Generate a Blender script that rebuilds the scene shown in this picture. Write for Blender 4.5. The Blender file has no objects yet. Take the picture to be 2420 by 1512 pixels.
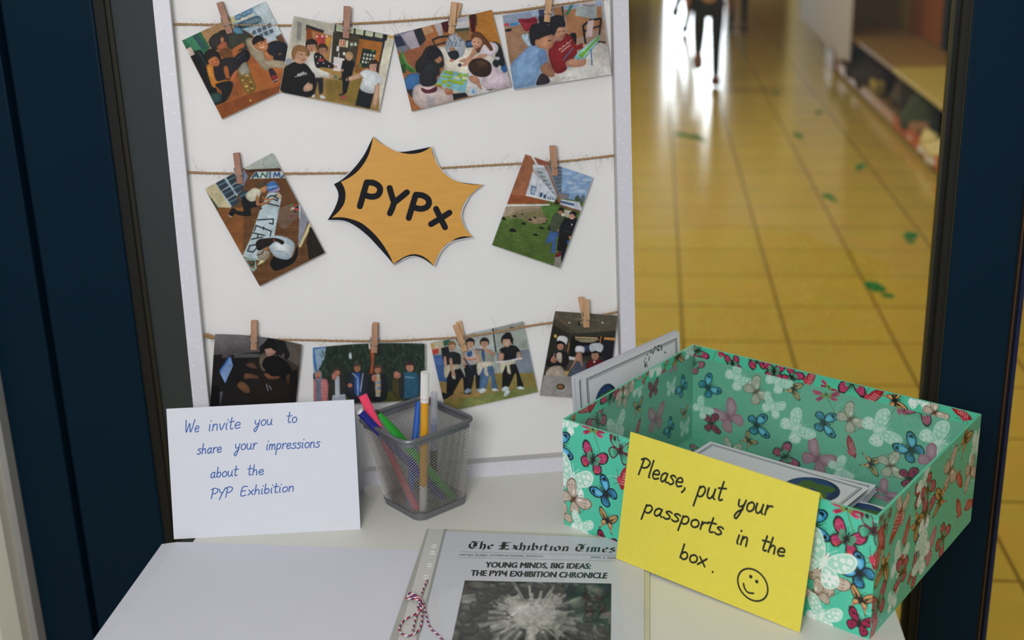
import bpy, bmesh, math, random
import numpy as np
from mathutils import Vector, Matrix

# ------------------------------------------------------------------ camera, world, lights, exposure
SC = bpy.context.scene
COL = SC.collection
RND = random.Random(7)
TZ = 0.75                                   # table top height
def unit(v):
    v = np.array(v, float); return v / np.linalg.norm(v)
F_PX, CX, CY = 2940.0, 1210.0, 756.0        # focal length and centre in pixels of a 2420 x 1512 frame
_up = -unit([1466 - CX, 9340 - CY, F_PX])
_fw = unit([1557 - CX, -255 - CY, F_PX])
_fw = unit(_fw - _up * (_fw @ _up))
CAMR = np.array([np.cross(_fw, _up), _fw, _up])          # camera axes (right, down, forward) to world
EYE = np.array([0.0, 0.0, TZ + 0.67846])
cam_data = bpy.data.cameras.new('camera')
cam_data.sensor_fit = 'HORIZONTAL'; cam_data.sensor_width = 36.0
cam_data.lens = F_PX / 2420 * 36.0
cam_data.clip_start = 0.02; cam_data.clip_end = 100
cam_data.dof.use_dof = True; cam_data.dof.focus_distance = 1.36; cam_data.dof.aperture_fstop = 4.6
cam = bpy.data.objects.new('camera', cam_data); COL.objects.link(cam)
_r, _d, _f = CAMR[:, 0], CAMR[:, 1], CAMR[:, 2]
cam.matrix_world = Matrix(((_r[0], -_d[0], -_f[0], EYE[0]), (_r[1], -_d[1], -_f[1], EYE[1]), (_r[2], -_d[2], -_f[2], EYE[2]), (0, 0, 0, 1)))
SC.camera = cam

world = bpy.data.worlds.new('world'); SC.world = world; world.use_nodes = True
world.node_tree.nodes['Background'].inputs[0].default_value = (0.93, 0.97, 1.0, 1)
world.node_tree.nodes['Background'].inputs[1].default_value = 0.30

def area_light(name, loc, target, size, power, color=(1, 1, 1), size_y=None):
    l = bpy.data.lights.new(name, 'AREA'); l.energy = power; l.color = color
    l.shape = 'RECTANGLE'; l.size = size; l.size_y = size_y or size
    o = bpy.data.objects.new(name, l); COL.objects.link(o); o.location = loc
    o.rotation_euler = (Vector(target) - Vector(loc)).to_track_quat('-Z', 'Y').to_euler()
    return o
area_light('room_lamp', (-0.28, -0.30, 1.66), (-0.05, 1.3, 0.95), 0.5, 16.5, (1.0, 0.985, 0.975))
area_light('room_ceiling_lamp', (-0.6, 0.2, 2.95), (-0.4, 0.7, 0.7), 1.8, 6, (0.97, 0.98, 1.0))
for k, yy in enumerate((4.4, 7.0, 10.0)):
    area_light('corridor_lamp', (-0.85, yy, 2.9), (-0.3, yy, 0), 0.7, (66, 68, 40)[k], (1.0, 0.94, 0.75), 1.6)
SC.view_settings.view_transform = 'Standard'; SC.view_settings.look = 'None'
SC.view_settings.exposure = 0.0; SC.view_settings.gamma = 1.0
SC.view_settings.use_curve_mapping = False
SC.render.film_transparent = False

# ------------------------------------------------------------------ geometry helpers
ZU = np.array([0, 0, 1.0])
def ray(px, py):
    return CAMR @ np.array([(px - CX) / F_PX, (py - CY) / F_PX, 1.0])
def on_plane(px, py, p0, n):                # the point of a plane that the photograph shows at a pixel
    d = ray(px, py); t = ((np.array(p0) - EYE) @ np.array(n)) / (d @ np.array(n)); return EYE + t * d
def on_z(px, py, z=TZ): return on_plane(px, py, (0, 0, z), (0, 0, 1.0))
def on_y(px, py, y): return on_plane(px, py, (0, y, 0), (0, 1.0, 0))
def project(p):
    d = CAMR.T @ (np.array(p) - EYE); return np.array([CX + F_PX * d[0] / d[2], CY + F_PX * d[1] / d[2]])
def spline(pts, k=8, closed=False):         # Catmull-Rom
    P = [np.array(p, float) for p in pts]; n = len(P); out = []
    if n < 3 and not closed: return P
    for i in range(n if closed else n - 1):
        a, b, c, d = [P[j % n] if closed else P[min(max(j, 0), n - 1)] for j in (i - 1, i, i + 1, i + 2)]
        for s in range(k):
            t = s / k
            out.append(0.5 * (2 * b + (c - a) * t + (2 * a - 5 * b + 4 * c - d) * t * t + (3 * b - a - 3 * c + d) * t ** 3))
    if not closed: out.append(P[-1])
    return out

class MB:
    def __init__(s): s.v = []; s.f = []; s.c = []
    def add(s, vs, fs, col=None):
        o = len(s.v); s.v += [np.array(p, float) for p in vs]; s.f += [tuple(i + o for i in f) for f in fs]
        if col is not None: s.c += list(col)
        return s
    def frame(s, o, ax, ay, az):            # box on three edge vectors
        o, ax, ay, az = [np.array(q, float) for q in (o, ax, ay, az)]
        vs = [o, o + ax, o + ax + ay, o + ay]; vs = vs + [p + az for p in vs]
        fs = [(0, 3, 2, 1), (4, 5, 6, 7), (0, 1, 5, 4), (1, 2, 6, 5), (2, 3, 7, 6), (3, 0, 4, 7)]
        if np.cross(ax, ay) @ az < 0: fs = [f[::-1] for f in fs]
        return s.add(vs, fs)
    def box(s, a, b):
        a = np.minimum(a, b) * 1.0, np.maximum(a, b) * 1.0; d = a[1] - a[0]
        return s.frame(a[0], (d[0], 0, 0), (0, d[1], 0), (0, 0, d[2]))
    def prism(s, pts, t):                   # polygon extruded along vector t
        pts = [np.array(p, float) for p in pts]; t = np.array(t, float); n = len(pts)
        nor = sum(np.cross(pts[i] - pts[0], pts[(i + 1) % n] - pts[0]) for i in range(1, n - 1))
        if nor @ t > 0: pts = pts[::-1]
        return s.add(pts + [p + t for p in pts], [tuple(range(n)), tuple(range(2 * n - 1, n - 1, -1))] + [(i, i + n, (i + 1) % n + n, (i + 1) % n) for i in range(n)])
    def tube(s, pts, r, n=8, closed=False, cap=True, twist=None):
        P = [np.array(p, float) for p in pts]; m = len(P)
        rr = r if hasattr(r, '__len__') else [r] * m
        T = []
        for i in range(m):
            a, b = (P[(i - 1) % m], P[(i + 1) % m]) if closed else (P[max(i - 1, 0)], P[min(i + 1, m - 1)])
            T.append(unit(b - a + 1e-12))
        u = np.cross(T[0], (0, 0, 1.0) if abs(T[0][2]) < 0.9 else (1.0, 0, 0)); u = unit(u)
        vs = []; cs = []; L = 0
        for i in range(m):
            u = unit(np.cross(T[i], ZU)) if closed else unit(u - T[i] * (u @ T[i])); w = np.cross(T[i], u)
            if i: L += np.linalg.norm(P[i] - P[i - 1])
            for k in range(n):
                a = 2 * math.pi * k / n
                vs.append(P[i] + rr[i] * (math.cos(a) * u + math.sin(a) * w))
                if twist: cs.append(twist(a, L))
        fs = []
        for i in range(m if closed else m - 1):
            j = (i + 1) % m
            fs += [(i * n + k, i * n + (k + 1) % n, j * n + (k + 1) % n, j * n + k) for k in range(n)]
        if not closed and cap: fs += [tuple(range(n))[::-1], tuple(range((m - 1) * n, m * n))]
        return s.add(vs, fs, cs if twist else None)
    def stroke(s, pts, w, up, lift=0.0):     # flat ribbon with round ends lying on a surface with normal up
        P = [np.array(p, float) for p in pts]; m = len(P); up = np.array(up, float); vs = []
        for i in range(m):
            t = unit(P[min(i + 1, m - 1)] - P[max(i - 1, 0)] + 1e-12); q = np.cross(up, t) * w / 2
            vs += [P[i] + q + up * lift, P[i] - q + up * lift]
        s.add(vs, [(2 * i, 2 * i + 1, 2 * i + 3, 2 * i + 2) for i in range(m - 1)])
        for e in (0, m - 1):
            a = unit(np.cross(up, (1.0, 0.13, 0.2))); b = np.cross(up, a)
            s.add([P[e] + up * (lift + .00002) + w / 2 * (math.cos(k * math.pi / 5) * a + math.sin(k * math.pi / 5) * b) for k in range(10)], [tuple(range(10))])
        return s
    def lathe(s, o, ax, prof, n=24):         # profile of (radius, height along ax)
        o = np.array(o, float); ax = unit(ax); u = unit(np.cross(ax, (0.3, 1.0, 0.2))); w = np.cross(ax, u)
        vs = [o + ax * h + r * (math.cos(2 * math.pi * k / n) * u + math.sin(2 * math.pi * k / n) * w) for r, h in prof for k in range(n)]
        fs = [(i * n + k, i * n + (k + 1) % n, (i + 1) * n + (k + 1) % n, (i + 1) * n + k) for i in range(len(prof) - 1) for k in range(n)]
        fs += [tuple(range(n))[::-1], tuple(range((len(prof) - 1) * n, len(prof) * n))]
        return s.add(vs, fs)
    def build(s, name, mat, parent=None, smooth=False, origin=None, bevel=0, subd=0):
        V = np.array(s.v, float)
        if parent is not None: off = np.array(ORIGIN[parent.name])
        elif origin is not None: off = np.array(origin, float)
        else: off = np.array([V[:, 0].mean(), V[:, 1].mean(), V[:, 2].min()])
        me = bpy.data.meshes.new(name); me.from_pydata([tuple(p) for p in V - off], [], s.f)
        if s.c:
            at = me.color_attributes.new('Col', 'FLOAT_COLOR', 'POINT')
            at.data.foreach_set('color', np.c_[np.array(s.c, float), np.ones(len(s.c))].astype(np.float32).ravel())
        o = bpy.data.objects.new(name, me); COL.objects.link(o); me.materials.append(mat)
        if parent is not None: o.parent = parent
        else: o.location = off
        ORIGIN[o.name] = off
        if smooth: me.polygons.foreach_set('use_smooth', [True] * len(me.polygons))
        if bevel:
            b = o.modifiers.new('bevel', 'BEVEL'); b.width = bevel; b.segments = 2; b.limit_method = 'ANGLE'
        if subd:
            b = o.modifiers.new('sub', 'SUBSURF'); b.levels = subd; b.render_levels = subd
        return o
ORIGIN = {}
def tag(o, label=None, cat=None, group=None, kind=None):
    for k, v in (('label', label), ('category', cat), ('group', group), ('kind', kind)):
        if v: o[k] = v
    return o
def empty(name, loc, label, cat, group=None):
    o = bpy.data.objects.new(name, None); COL.objects.link(o); o.location = loc; o.empty_display_size = 0.05
    ORIGIN[o.name] = np.array(loc, float); return tag(o, label, cat, group)
def struct(o): o['kind'] = 'structure'; return o

# ------------------------------------------------------------------ materials
def lin(c):
    c = np.array([int(c[i:i + 2], 16) for i in (0, 2, 4)]) / 255.0 if isinstance(c, str) else np.array(c, float) / 255.0
    return np.where(c <= 0.04045, c / 12.92, ((c + 0.055) / 1.055) ** 2.4)
def mat(name, col, rough=0.5, metal=0.0, var=0.04, scale=40.0, bump=0.0, coat=0.0, spec=0.5, trans=0.0, emit=0, alpha=1.0, stretch=None, col2=None, sheen=0):
    m = bpy.data.materials.new(name); m.use_nodes = True; nt = m.node_tree; N = nt.nodes; L = nt.links
    b = N['Principled BSDF']; c = lin(col)
    b.inputs['Roughness'].default_value = rough; b.inputs['Metallic'].default_value = metal
    b.inputs['Specular IOR Level'].default_value = spec; b.inputs['Coat Weight'].default_value = coat; b.inputs['Coat Roughness'].default_value = 0.12
    b.inputs['Transmission Weight'].default_value = trans; b.inputs['Alpha'].default_value = alpha
    b.inputs['Sheen Weight'].default_value = sheen
    tc = N.new('ShaderNodeTexCoord'); src = tc.outputs['Object']
    if stretch:
        mp = N.new('ShaderNodeMapping'); mp.inputs['Scale'].default_value = stretch; L.new(src, mp.inputs['Vector']); src = mp.outputs[0]
    nz = N.new('ShaderNodeTexNoise'); nz.inputs['Scale'].default_value = scale; nz.inputs['Detail'].default_value = 4; L.new(src, nz.inputs['Vector'])
    rp = N.new('ShaderNodeValToRGB'); c2 = lin(col2) if col2 else c * (1 - var); c1 = c if col2 else np.minimum(c * (1 + var), 1)
    rp.color_ramp.elements[0].position = 0.3; rp.color_ramp.elements[1].position = 0.7
    rp.color_ramp.elements[0].color = (*c2, 1); rp.color_ramp.elements[1].color = (*c1, 1)
    L.new(nz.outputs['Fac'], rp.inputs['Fac']); L.new(rp.outputs['Color'], b.inputs['Base Color'])
    if bump:
        bp = N.new('ShaderNodeBump'); bp.inputs['Strength'].default_value = bump; bp.inputs['Distance'].default_value = 0.002
        L.new(nz.outputs['Fac'], bp.inputs['Height']); L.new(bp.outputs[0], b.inputs['Normal'])
    if emit:
        b.inputs['Emission Color'].default_value = (*c, 1); b.inputs['Emission Strength'].default_value = emit
    return m
def mat_print(name, rough=0.5, coat=0.0, spec=0.4):       # reads the print stored in the mesh
    m = bpy.data.materials.new(name); m.use_nodes = True; nt = m.node_tree; b = nt.nodes['Principled BSDF']
    a = nt.nodes.new('ShaderNodeAttribute'); a.attribute_name = 'Col'
    nz = nt.nodes.new('ShaderNodeTexNoise'); nz.inputs['Scale'].default_value = 900
    bp = nt.nodes.new('ShaderNodeBump'); bp.inputs['Strength'].default_value = 0.02; bp.inputs['Distance'].default_value = 0.0005
    nt.links.new(nz.outputs['Fac'], bp.inputs['Height']); nt.links.new(bp.outputs[0], b.inputs['Normal'])
    nt.links.new(a.outputs['Color'], b.inputs['Base Color'])
    b.inputs['Roughness'].default_value = rough; b.inputs['Coat Weight'].default_value = coat
    b.inputs['Coat Roughness'].default_value = 0.25; b.inputs['Specular IOR Level'].default_value = spec
    return m
M = {}
M['navy'] = mat('navy_paint', '0a2436', 0.45, var=0.05, scale=6, spec=0.1)
M['black'] = mat('black_rubber', '0b0b0a', 0.6)
M['bead'] = mat('brass_bead', '26251a', 0.5)
M['charcoal'] = mat('charcoal_panel', '353b3e', 0.5, scale=5)
M['plaster'] = mat('plaster', 'ebe6dc', 0.8, var=0.03, scale=8, bump=0.05)
M['plaster_edge'] = mat('plaster_edge', 'a2a3a4', 0.7)
M['table'] = mat('white_laminate', 'd6d5cc', 0.45, var=0.01, scale=300)
M['steel'] = mat('steel', '9a9a9a', 0.3, 1.0)
M['paper'] = mat('white_paper', 'd0d0da', 0.75, var=0.012, scale=25, bump=0.03)
M['card'] = mat('card_paper', 'd6d9e2', 0.7, var=0.01, scale=60, bump=0.03)
M['yellow'] = mat('yellow_card', 'ddd04a', 0.7, var=0.02, scale=120, bump=0.03)
M['blue_ink'] = mat('blue_ink', '2557a6', 0.5)
M['black_ink'] = mat('black_ink', '1f2216', 0.5)
M['print_ink'] = mat('printing_ink', '14221c', 0.5)
M['wood'] = mat('peg_wood', 'b58d70', 0.65, var=0.1, scale=60, stretch=(6, 6, 0.6), col2='a07458')
M['wood_b'] = mat('peg_wood_pale', 'c9a27c', 0.65, var=0.1, scale=60, stretch=(6, 6, 0.6), col2='b0875f')
M['jute'] = mat('jute', 'b8966c', 0.9, scale=900, col2='8d6a46', bump=0.5)
M['photo'] = mat_print('photo_print', 0.6, 0.0, 0.15)
M['wrap'] = mat_print('wrapping_paper', 0.4, 0.25)
M['cord'] = mat_print('twisted_cord', 0.8)
# ------------------------------------------------------------------ the setting
YW = 1.55                                   # face of the blue door frame
def floor_mat():
    m = bpy.data.materials.new('floor_tiles'); m.use_nodes = True; nt = m.node_tree; N = nt.nodes; L = nt.links; b = N['Principled BSDF']
    tc = N.new('ShaderNodeTexCoord'); mp = N.new('ShaderNodeMapping'); mp.inputs['Location'].default_value = (-0.094, -3.946, 0)
    L.new(tc.outputs['Object'], mp.inputs['Vector'])
    br = N.new('ShaderNodeTexBrick'); br.offset = 0; br.squash = 1; L.new(mp.outputs[0], br.inputs['Vector'])
    br.inputs['Scale'].default_value = 1; br.inputs['Brick Width'].default_value = 0.346; br.inputs['Row Height'].default_value = 0.374
    br.inputs['Mortar Size'].default_value = 0.0058; br.inputs['Mortar Smooth'].default_value = 0.3
    br.inputs['Color1'].default_value = (*lin('c8b054'), 1); br.inputs['Color2'].default_value = (*lin('c3ab50'), 1); br.inputs['Mortar'].default_value = (*lin('7c662e'), 1)
    nz = N.new('ShaderNodeTexNoise'); nz.inputs['Scale'].default_value = 7; nz.inputs['Detail'].default_value = 5; L.new(tc.outputs['Object'], nz.inputs['Vector'])
    mx = N.new('ShaderNodeMix'); mx.data_type = 'RGBA'; mx.blend_type = 'MULTIPLY'; mx.inputs[0].default_value = 0.25
    L.new(br.outputs['Color'], mx.inputs[6]); L.new(nz.outputs['Color'], mx.inputs[7]); L.new(mx.outputs[2], b.inputs['Base Color'])
    b.inputs['Roughness'].default_value = 0.16; b.inputs['Specular IOR Level'].default_value = 0.5
    return m
M['floor'] = floor_mat()
struct(MB().box((-3.2, -1.5, -0.05), (3.2, 20.0, 0)).build('floor', M['floor'], origin=(0, 0, 0)))
M['cream_wall'] = mat('cream_wall', 'c9b258', 0.7, var=0.03, scale=5)
M['ceil'] = mat('ceiling_paint', 'e4e0d2', 0.8)
M['brown_wall'] = mat('brown_panelling', '4a3320', 0.5, var=0.1, scale=12)
M['orange_wood'] = mat('orange_wood', '8a4f1c', 0.45, var=0.12, scale=14, stretch=(8, 8, 0.8))
M['tan_wood'] = mat('tan_laminate', '83683c', 0.35, var=0.05, scale=9)
M['cream_wood'] = mat('cream_laminate', 'b5a860', 0.3, var=0.05, scale=9)
M['day'] = mat('daylight_glass', 'eef6ff', 0.3, emit=9.0, var=0)
struct(MB().box((-3.2, 1.55, 3.0), (3.2, 20.0, 3.06)).build('ceiling', M['ceil']))
struct(MB().box((-1.36, 1.62, 0), (-1.3, 20.0, 3.0)).build('wall_corridor_left', M['cream_wall']))
struct(MB().box((1.88, 1.62, 0), (1.94, 20.0, 3.0)).build('wall_right', M['cream_wall']))
struct(MB().box((-1.36, 20.0, 0), (1.94, 20.06, 3.0)).build('wall_end', M['cream_wall']))
# glazed door letting daylight in at the far end of the corridor
d2 = MB().box((0.12, 19.93, 0.04), (1.02, 19.96, 2.15)).build('door_2', M['day']); struct(d2)
MB().box((0.06, 19.92, 0.0), (0.12, 19.98, 2.2)).box((1.02, 19.92, 0.0), (1.08, 19.98, 2.2)).box((0.12, 19.92, 2.15), (1.02, 19.98, 2.2)).box((0.12, 19.92, 0.0), (1.02, 19.98, 0.04)).build('door_frame', M['charcoal'], d2)
o = MB().box((-1.2, 19.88, 1.7), (-0.02, 19.98, 2.9)).build('wall_panel', M['orange_wood'], bevel=0.01)
tag(o, 'orange wooden wall panel at the far end of the corridor, left of the bright door', 'panel')
o = empty('low_cupboard', (1.5, 19.6, 0), 'dark brown cupboard at the far end of the corridor, right of the bright door', 'cupboard')
MB().box((1.1, 19.4, 0.0), (1.86, 19.95, 1.5)).build('cabinet_body', M['brown_wall'], o, bevel=0.01)
MB().box((1.13, 19.38, 0.06), (1.47, 19.4, 1.45)).build('cabinet_door', M['orange_wood'], o)
MB().box((1.49, 19.38, 0.06), (1.83, 19.4, 1.45)).build('cabinet_door', M['orange_wood'], o)
o = empty('sideboard', (-0.7, 19.6, 0), 'dark brown sideboard at the far end of the corridor, left of the bright door', 'sideboard')
MB().box((-1.25, 19.4, 0.0), (-0.1, 19.9, 1.3)).build('cabinet_body', M['brown_wall'], o, bevel=0.01)
MB().box((-1.22, 19.38, 0.06), (-0.7, 19.4, 1.25)).build('cabinet_door', M['brown_wall'], o)
MB().box((-0.66, 19.38, 0.06), (-0.13, 19.4, 1.25)).build('cabinet_door', M['brown_wall'], o)

# plaster wall and door frame on the left
wl = MB().prism([(-3.2, 1.475, 0), (-0.944, 1.475, 0), (-0.928, 1.50, 0), (-0.928, 1.62, 0), (-3.2, 1.62, 0)], (0, 0, 3.0)).build('wall_left', M['plaster']); struct(wl)
struct(MB().box((-0.928, 1.525, 0), (-0.918, 1.62, 3.0)).build('trim_1', M['plaster_edge']))
struct(MB().box((-0.918, 1.545, 0), (-0.842, 1.62, 3.0)).build('trim_2', M['navy'], bevel=0.002))
d1 = MB().box((-0.834, YW, 0), (-0.712, 1.60, 2.3)).build('door_1', M['navy'], bevel=0.003); struct(d1)
MB().box((-0.842, YW + 0.022, 0), (-0.834, 1.60, 2.3)).build('rebate', M['black'], d1)
MB().box((-0.712, YW + 0.004, 0), (-0.698, 1.598, 2.3)).build('gasket', M['black'], d1)
MB().box((-0.698, YW + 0.008, 0.02), (-0.692, YW + 0.03, 2.28)).build('bead', M['bead'], d1)
MB().box((-0.692, YW + 0.012, 0), (-0.22, 1.594, 2.3)).build('door_panel', M['charcoal'], d1)
MB().box((-0.22, YW + 0.004, 0), (-0.16, 1.60, 2.3)).build('stile', M['navy'], d1, bevel=0.003)
# glazed leaf with the blue stile on the right
d3 = MB().box((0.367, YW, 0), (0.448, 1.583, 2.3)).build('door_3', M['navy'], bevel=0.003); struct(d3)
MB().box((0.448, YW + 0.010, 0), (0.457, 1.60, 2.3)).build('gasket', M['black'], d3)
MB().box((0.4522, YW + 0.006, 0), (0.4532, YW + 0.012, 2.3)).build('bead', mat('brown_bead', '6b4a34', 0.4), d3)
MB().box((0.457, YW + 0.004, 0), (0.462, 1.60, 2.3)).build('edge_strip', mat('bright_navy', '0a1c44', 0.4), d3)
MB().box((0.3575, YW + 0.004, 0), (0.3662, 1.579, 2.3)).build('gasket', M['black'], d3)
MB().box((0.353, YW + 0.018, 0), (0.3575, 1.579, 2.3)).build('bead', mat('grey_bead', '2c2e2e', 0.3, 0.4), d3)
MB().box((0.349, YW + 0.022, 0), (0.353, 1.579, 2.3)).build('bead', mat('olive_bead', '3a3620', 0.5), d3)
MB().box((0.3662, YW - 0.001, 0), (0.367, YW + 0.01, 2.3)).build('bead', bpy.data.materials['olive_bead'], d3)
def glass_mat():
    m = bpy.data.materials.new('pane_glass'); m.use_nodes = True; nt = m.node_tree; N = nt.nodes; L = nt.links
    N.remove(N['Principled BSDF']); t = N.new('ShaderNodeBsdfTransparent'); g = N.new('ShaderNodeBsdfGlossy'); mx = N.new('ShaderNodeMixShader')
    t.inputs[0].default_value = (0.97, 0.98, 0.97, 1); g.inputs['Roughness'].default_value = 0.02; mx.inputs[0].default_value = 0.035
    L.new(t.outputs[0], mx.inputs[1]); L.new(g.outputs[0], mx.inputs[2]); L.new(mx.outputs[0], N['Material Output'].inputs[0]); return m
M['glass'] = glass_mat()
MB().box((-0.16, 1.578, 0.03), (0.362, 1.583, 2.28)).build('pane', M['glass'], d3)

# green footprint stickers on the corridor floor
M['green_stick'] = mat('green_sticker', '17703a', 0.75, spec=0.1)
def foot_outline(c, ang, s):
    sole = [(-.045, .02), (-.052, .07), (-.04, .125), (0, .145), (.035, .125), (.042, .07), (.03, .02), (-.01, .0)]
    heel = [(-.03, -.06), (-.033, -.03), (0, -.018), (.026, -.03), (.026, -.06), (0, -.08)]
    out = []
    for sh in (sole, heel):
        P = spline([(x * s * .62, y * s * .85, 0) for x, y in sh], 5, True)
        out.append([np.array((c[0] + p[0] * math.cos(ang) - p[1] * math.sin(ang), c[1] + p[0] * math.sin(ang) + p[1] * math.cos(ang), 0)) for p in P])
    return out
FOOT = [(2087, 690, .25, 1.1, 'nearest the box, with separate heel mark'), (2153, 566, -.2, 1, 'second nearest, close to the door'),
        (1968, 470, .2, .9, 'third nearest, mid corridor'), (2032, 397, -.3, .9, 'fourth nearest, beside the orange rail'),
        (1890, 323, .1, .9, 'fifth nearest, left of the bench'), (1935, 267, -.2, .8, 'sixth nearest, pale'),
        (1835, 222, .1, .8, 'farthest of the single row on the right'), (1626, 322, .5, 1.1, 'left one of the sideways pair'), (1656, 328, .35, 1.1, 'right one of the sideways pair')]
for px, py, a, s, lab in FOOT:
    p = on_z(px, py, 0.0); q = MB()
    for pl in foot_outline(p, a, s): q.prism([v + np.array((0, 0, .0006)) for v in pl], (0, 0, 0.0010))
    tag(q.build('footprint_sticker', M['green_stick']), 'green footprint sticker on the corridor floor, ' + lab, 'sticker', 'green footprint stickers')

# ------------------------------------------------------------------ bench row along the right wall of the corridor
HB = 0.385
yb = on_z(2180, 158, HB)[1]; yf = on_z(2060, 54, HB)[1]
bn = empty('bench', (1.62, 4.2, 0), 'cream bench unit nearest the door with orange rail along the lower shelf', 'bench')
MB().box((1.40, 3.0, HB - 0.03), (1.88, yb, HB)).build('seat', M['cream_wood'], bn, bevel=0.004)
MB().box((1.86, 3.0, 0.04), (1.879, yb, HB - 0.03)).build('back_panel', mat('dark_back', '3a332c', 0.7), bn)
MB().box((1.44, 3.0, 0.03), (1.86, yb, 0.05)).build('lower_shelf', mat('shelf_board', '6a5038', 0.6), bn)
MB().box((1.42, 3.0, 0.03), (1.44, yb - .03, 0.10)).build('rail', mat('orange_rail', 'b5532a', 0.4), bn, bevel=0.004)
MB().box((1.45, yb - .02, 0), (1.86, yb - .001, HB - 0.03)).build('end_panel', mat('dark_end', '40382c', 0.6), bn)
MB().box((1.42, 3.0, 0), (1.86, 3.02, HB - 0.03)).build('end_panel', M['cream_wood'], bn)
bf = empty('bench', (1.62, 9.0, 0), 'tan bench unit farther down the corridor, behind the white display panel', 'bench')
MB().box((1.40, yb + .002, HB - 0.03), (1.88, yf, HB)).build('seat', M['tan_wood'], bf, bevel=0.004)
MB().box((1.86, yb + .002, 0.04), (1.879, yf, HB - 0.03)).build('back_panel', mat('dark_back_far', '2c2420', 0.7), bf)
MB().box((1.44, yb + .002, 0.03), (1.86, yf, 0.05)).build('lower_shelf', M['tan_wood'], bf)
MB().box((1.42, yb + .002, 0.03), (1.44, yf, 0.10)).build('rail', mat('rail_highlight', 'b08a78', 0.3), bf, bevel=0.004)  # pinkish white colour paints the highlight on the far stretch of orange rail
MB().box((1.42, yf - .02, 0), (1.86, yf, HB - 0.03)).build('end_panel', M['tan_wood'], bf)
o = MB().box((1.40, yf + .01, 0), (1.878, yf + .5, 1.6)).build('tall_cabinet', M['tan_wood'], bevel=0.006)
tag(o, 'tall tan cabinet standing at the far end of the tan bench', 'cabinet')
ya = on_plane(2150, 60, (1.86, 0, 0), (1, 0, 0))[1]; yc = on_plane(2232, 60, (1.86, 0, 0), (1, 0, 0))[1]; yd = on_plane(2245, 60, (1.86, 0, 0), (1, 0, 0))[1]
wc = empty('wall_cabinet', (1.87, (ya + yc) / 2, HB), 'orange wooden cupboard front on the right wall above the bench', 'cupboard')
MB().box((1.85, yc, HB + .005), (1.879, ya, 2.0)).build('cabinet_door', M['orange_wood'], wc, bevel=0.004)
MB().box((1.845, yd, HB + .005), (1.879, yc - .002, 2.0)).build('frame', M['navy'], wc)
# white panel with a stepped lower edge standing in front of the far bench
M['white_panel'] = mat('white_panel', 'c2bec8', 0.5, var=0.03, scale=6)
XP = 1.385
def xp(px, py): return on_plane(px, py, (XP, 0, 0), (1, 0, 0))
pts = [xp(2009, 145), xp(1998, 138), xp(1990, 142), xp(1982, 140), xp(1978, 118), xp(1966, 108), xp(1962, 120), xp(1955, 116), xp(1952, 100), xp(1930, 78), xp(1912, 60), xp(1893, 40)]
far = pts[-1]; near = pts[0]
o = MB().prism(pts + [np.array((XP, far[1], 1.25)), np.array((XP, near[1], 1.25))], (-0.012, 0, 0)).build('display_panel', M['white_panel'])
tag(o, 'tall white display panel with stepped lower edge in front of the far bench', 'panel')

# soft things stowed on the bench shelf
def lump(name, c, size, m, label, cat, seed, group=None, sub=2):
    r = random.Random(seed); bm = bmesh.new(); bmesh.ops.create_icosphere(bm, subdivisions=3, radius=1.0)
    ph = [r.uniform(0, 6.28) for _ in range(6)]
    for v in bm.verts:
        p = v.co; k = 1 + .10 * math.sin(4 * p.x + ph[0]) + .09 * math.sin(5 * p.y + ph[1]) + .08 * math.sin(6 * p.z + ph[2])
        z = max(p.z, -0.55)
        v.co = Vector((p.x * size[0] * k, p.y * size[1] * k, (z + .55) * size[2] * k))
    me = bpy.data.meshes.new(name); bm.to_mesh(me); bm.free(); me.polygons.foreach_set('use_smooth', [True] * len(me.polygons))
    o = bpy.data.objects.new(name, me); COL.objects.link(o); o.location = c; me.materials.append(m); ORIGIN[o.name] = np.array(c, float)
    return tag(o, label, cat, group)
def shelf_pt(px, py, z): return on_z(px, py, z)
def cloth(n, c): return mat(n, c, 0.85, var=0.25, scale=22, bump=0.2)
def bag(px, py, z, size, m, label, seed, d=(0, 0)):
    p = on_z(px, py, z) + np.array((*d, 0)); r = empty('bag', (p[0], p[1], 0.052), label, 'bag', 'bags and shoes on the bench shelf')
    b = lump('bag_body', (0, 0, 0), size, m, None, None, seed); b.parent = r
    h = spline([(p[0] - .05, p[1] - .05, .052 + size[2] * 1.35), (p[0] - .04, p[1], .052 + size[2] * 1.75), (p[0] - .05, p[1] + .06, .052 + size[2] * 1.35)], 6)
    MB().tube(h, 0.008, 6).build('handle', m, r, smooth=True)
bag(2040, 155, .15, (.13, .30, .14), cloth('black_cloth', '15100f'), 'black bag under the far bench beside the white panel', 1)
bag(2068, 190, .12, (.13, .15, .13), cloth('plum_cloth', '2a1a1c'), 'dark plum bag with orange trim behind the yellow cap on the shelf', 2)
bag(2152, 262, .13, (.14, .24, .14), cloth('green_cloth', '2c3a22'), 'dark green bag in the middle of the bench shelf', 3, (.02, -.27))
bag(2118, 215, .14, (.11, .16, .13), cloth('taupe_cloth', '4a4036'), 'taupe bag between the plum bag and the green bag', 4, (.06, -.1))
bag(2212, 318, .14, (.12, .20, .14), cloth('grey_cloth', '33322c'), 'dark grey bag at the right end of the bench shelf', 8, (.17, -.02))
o = lump('cap', on_z(2078, 222, .06) + np.array((-.02, -.03, 0)), (.05, .10, .07), cloth('yellow_cloth', '9c8a40'), 'mustard yellow cap lying on the bench shelf rail', 'cap', 5, 'bags and shoes on the bench shelf')
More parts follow.
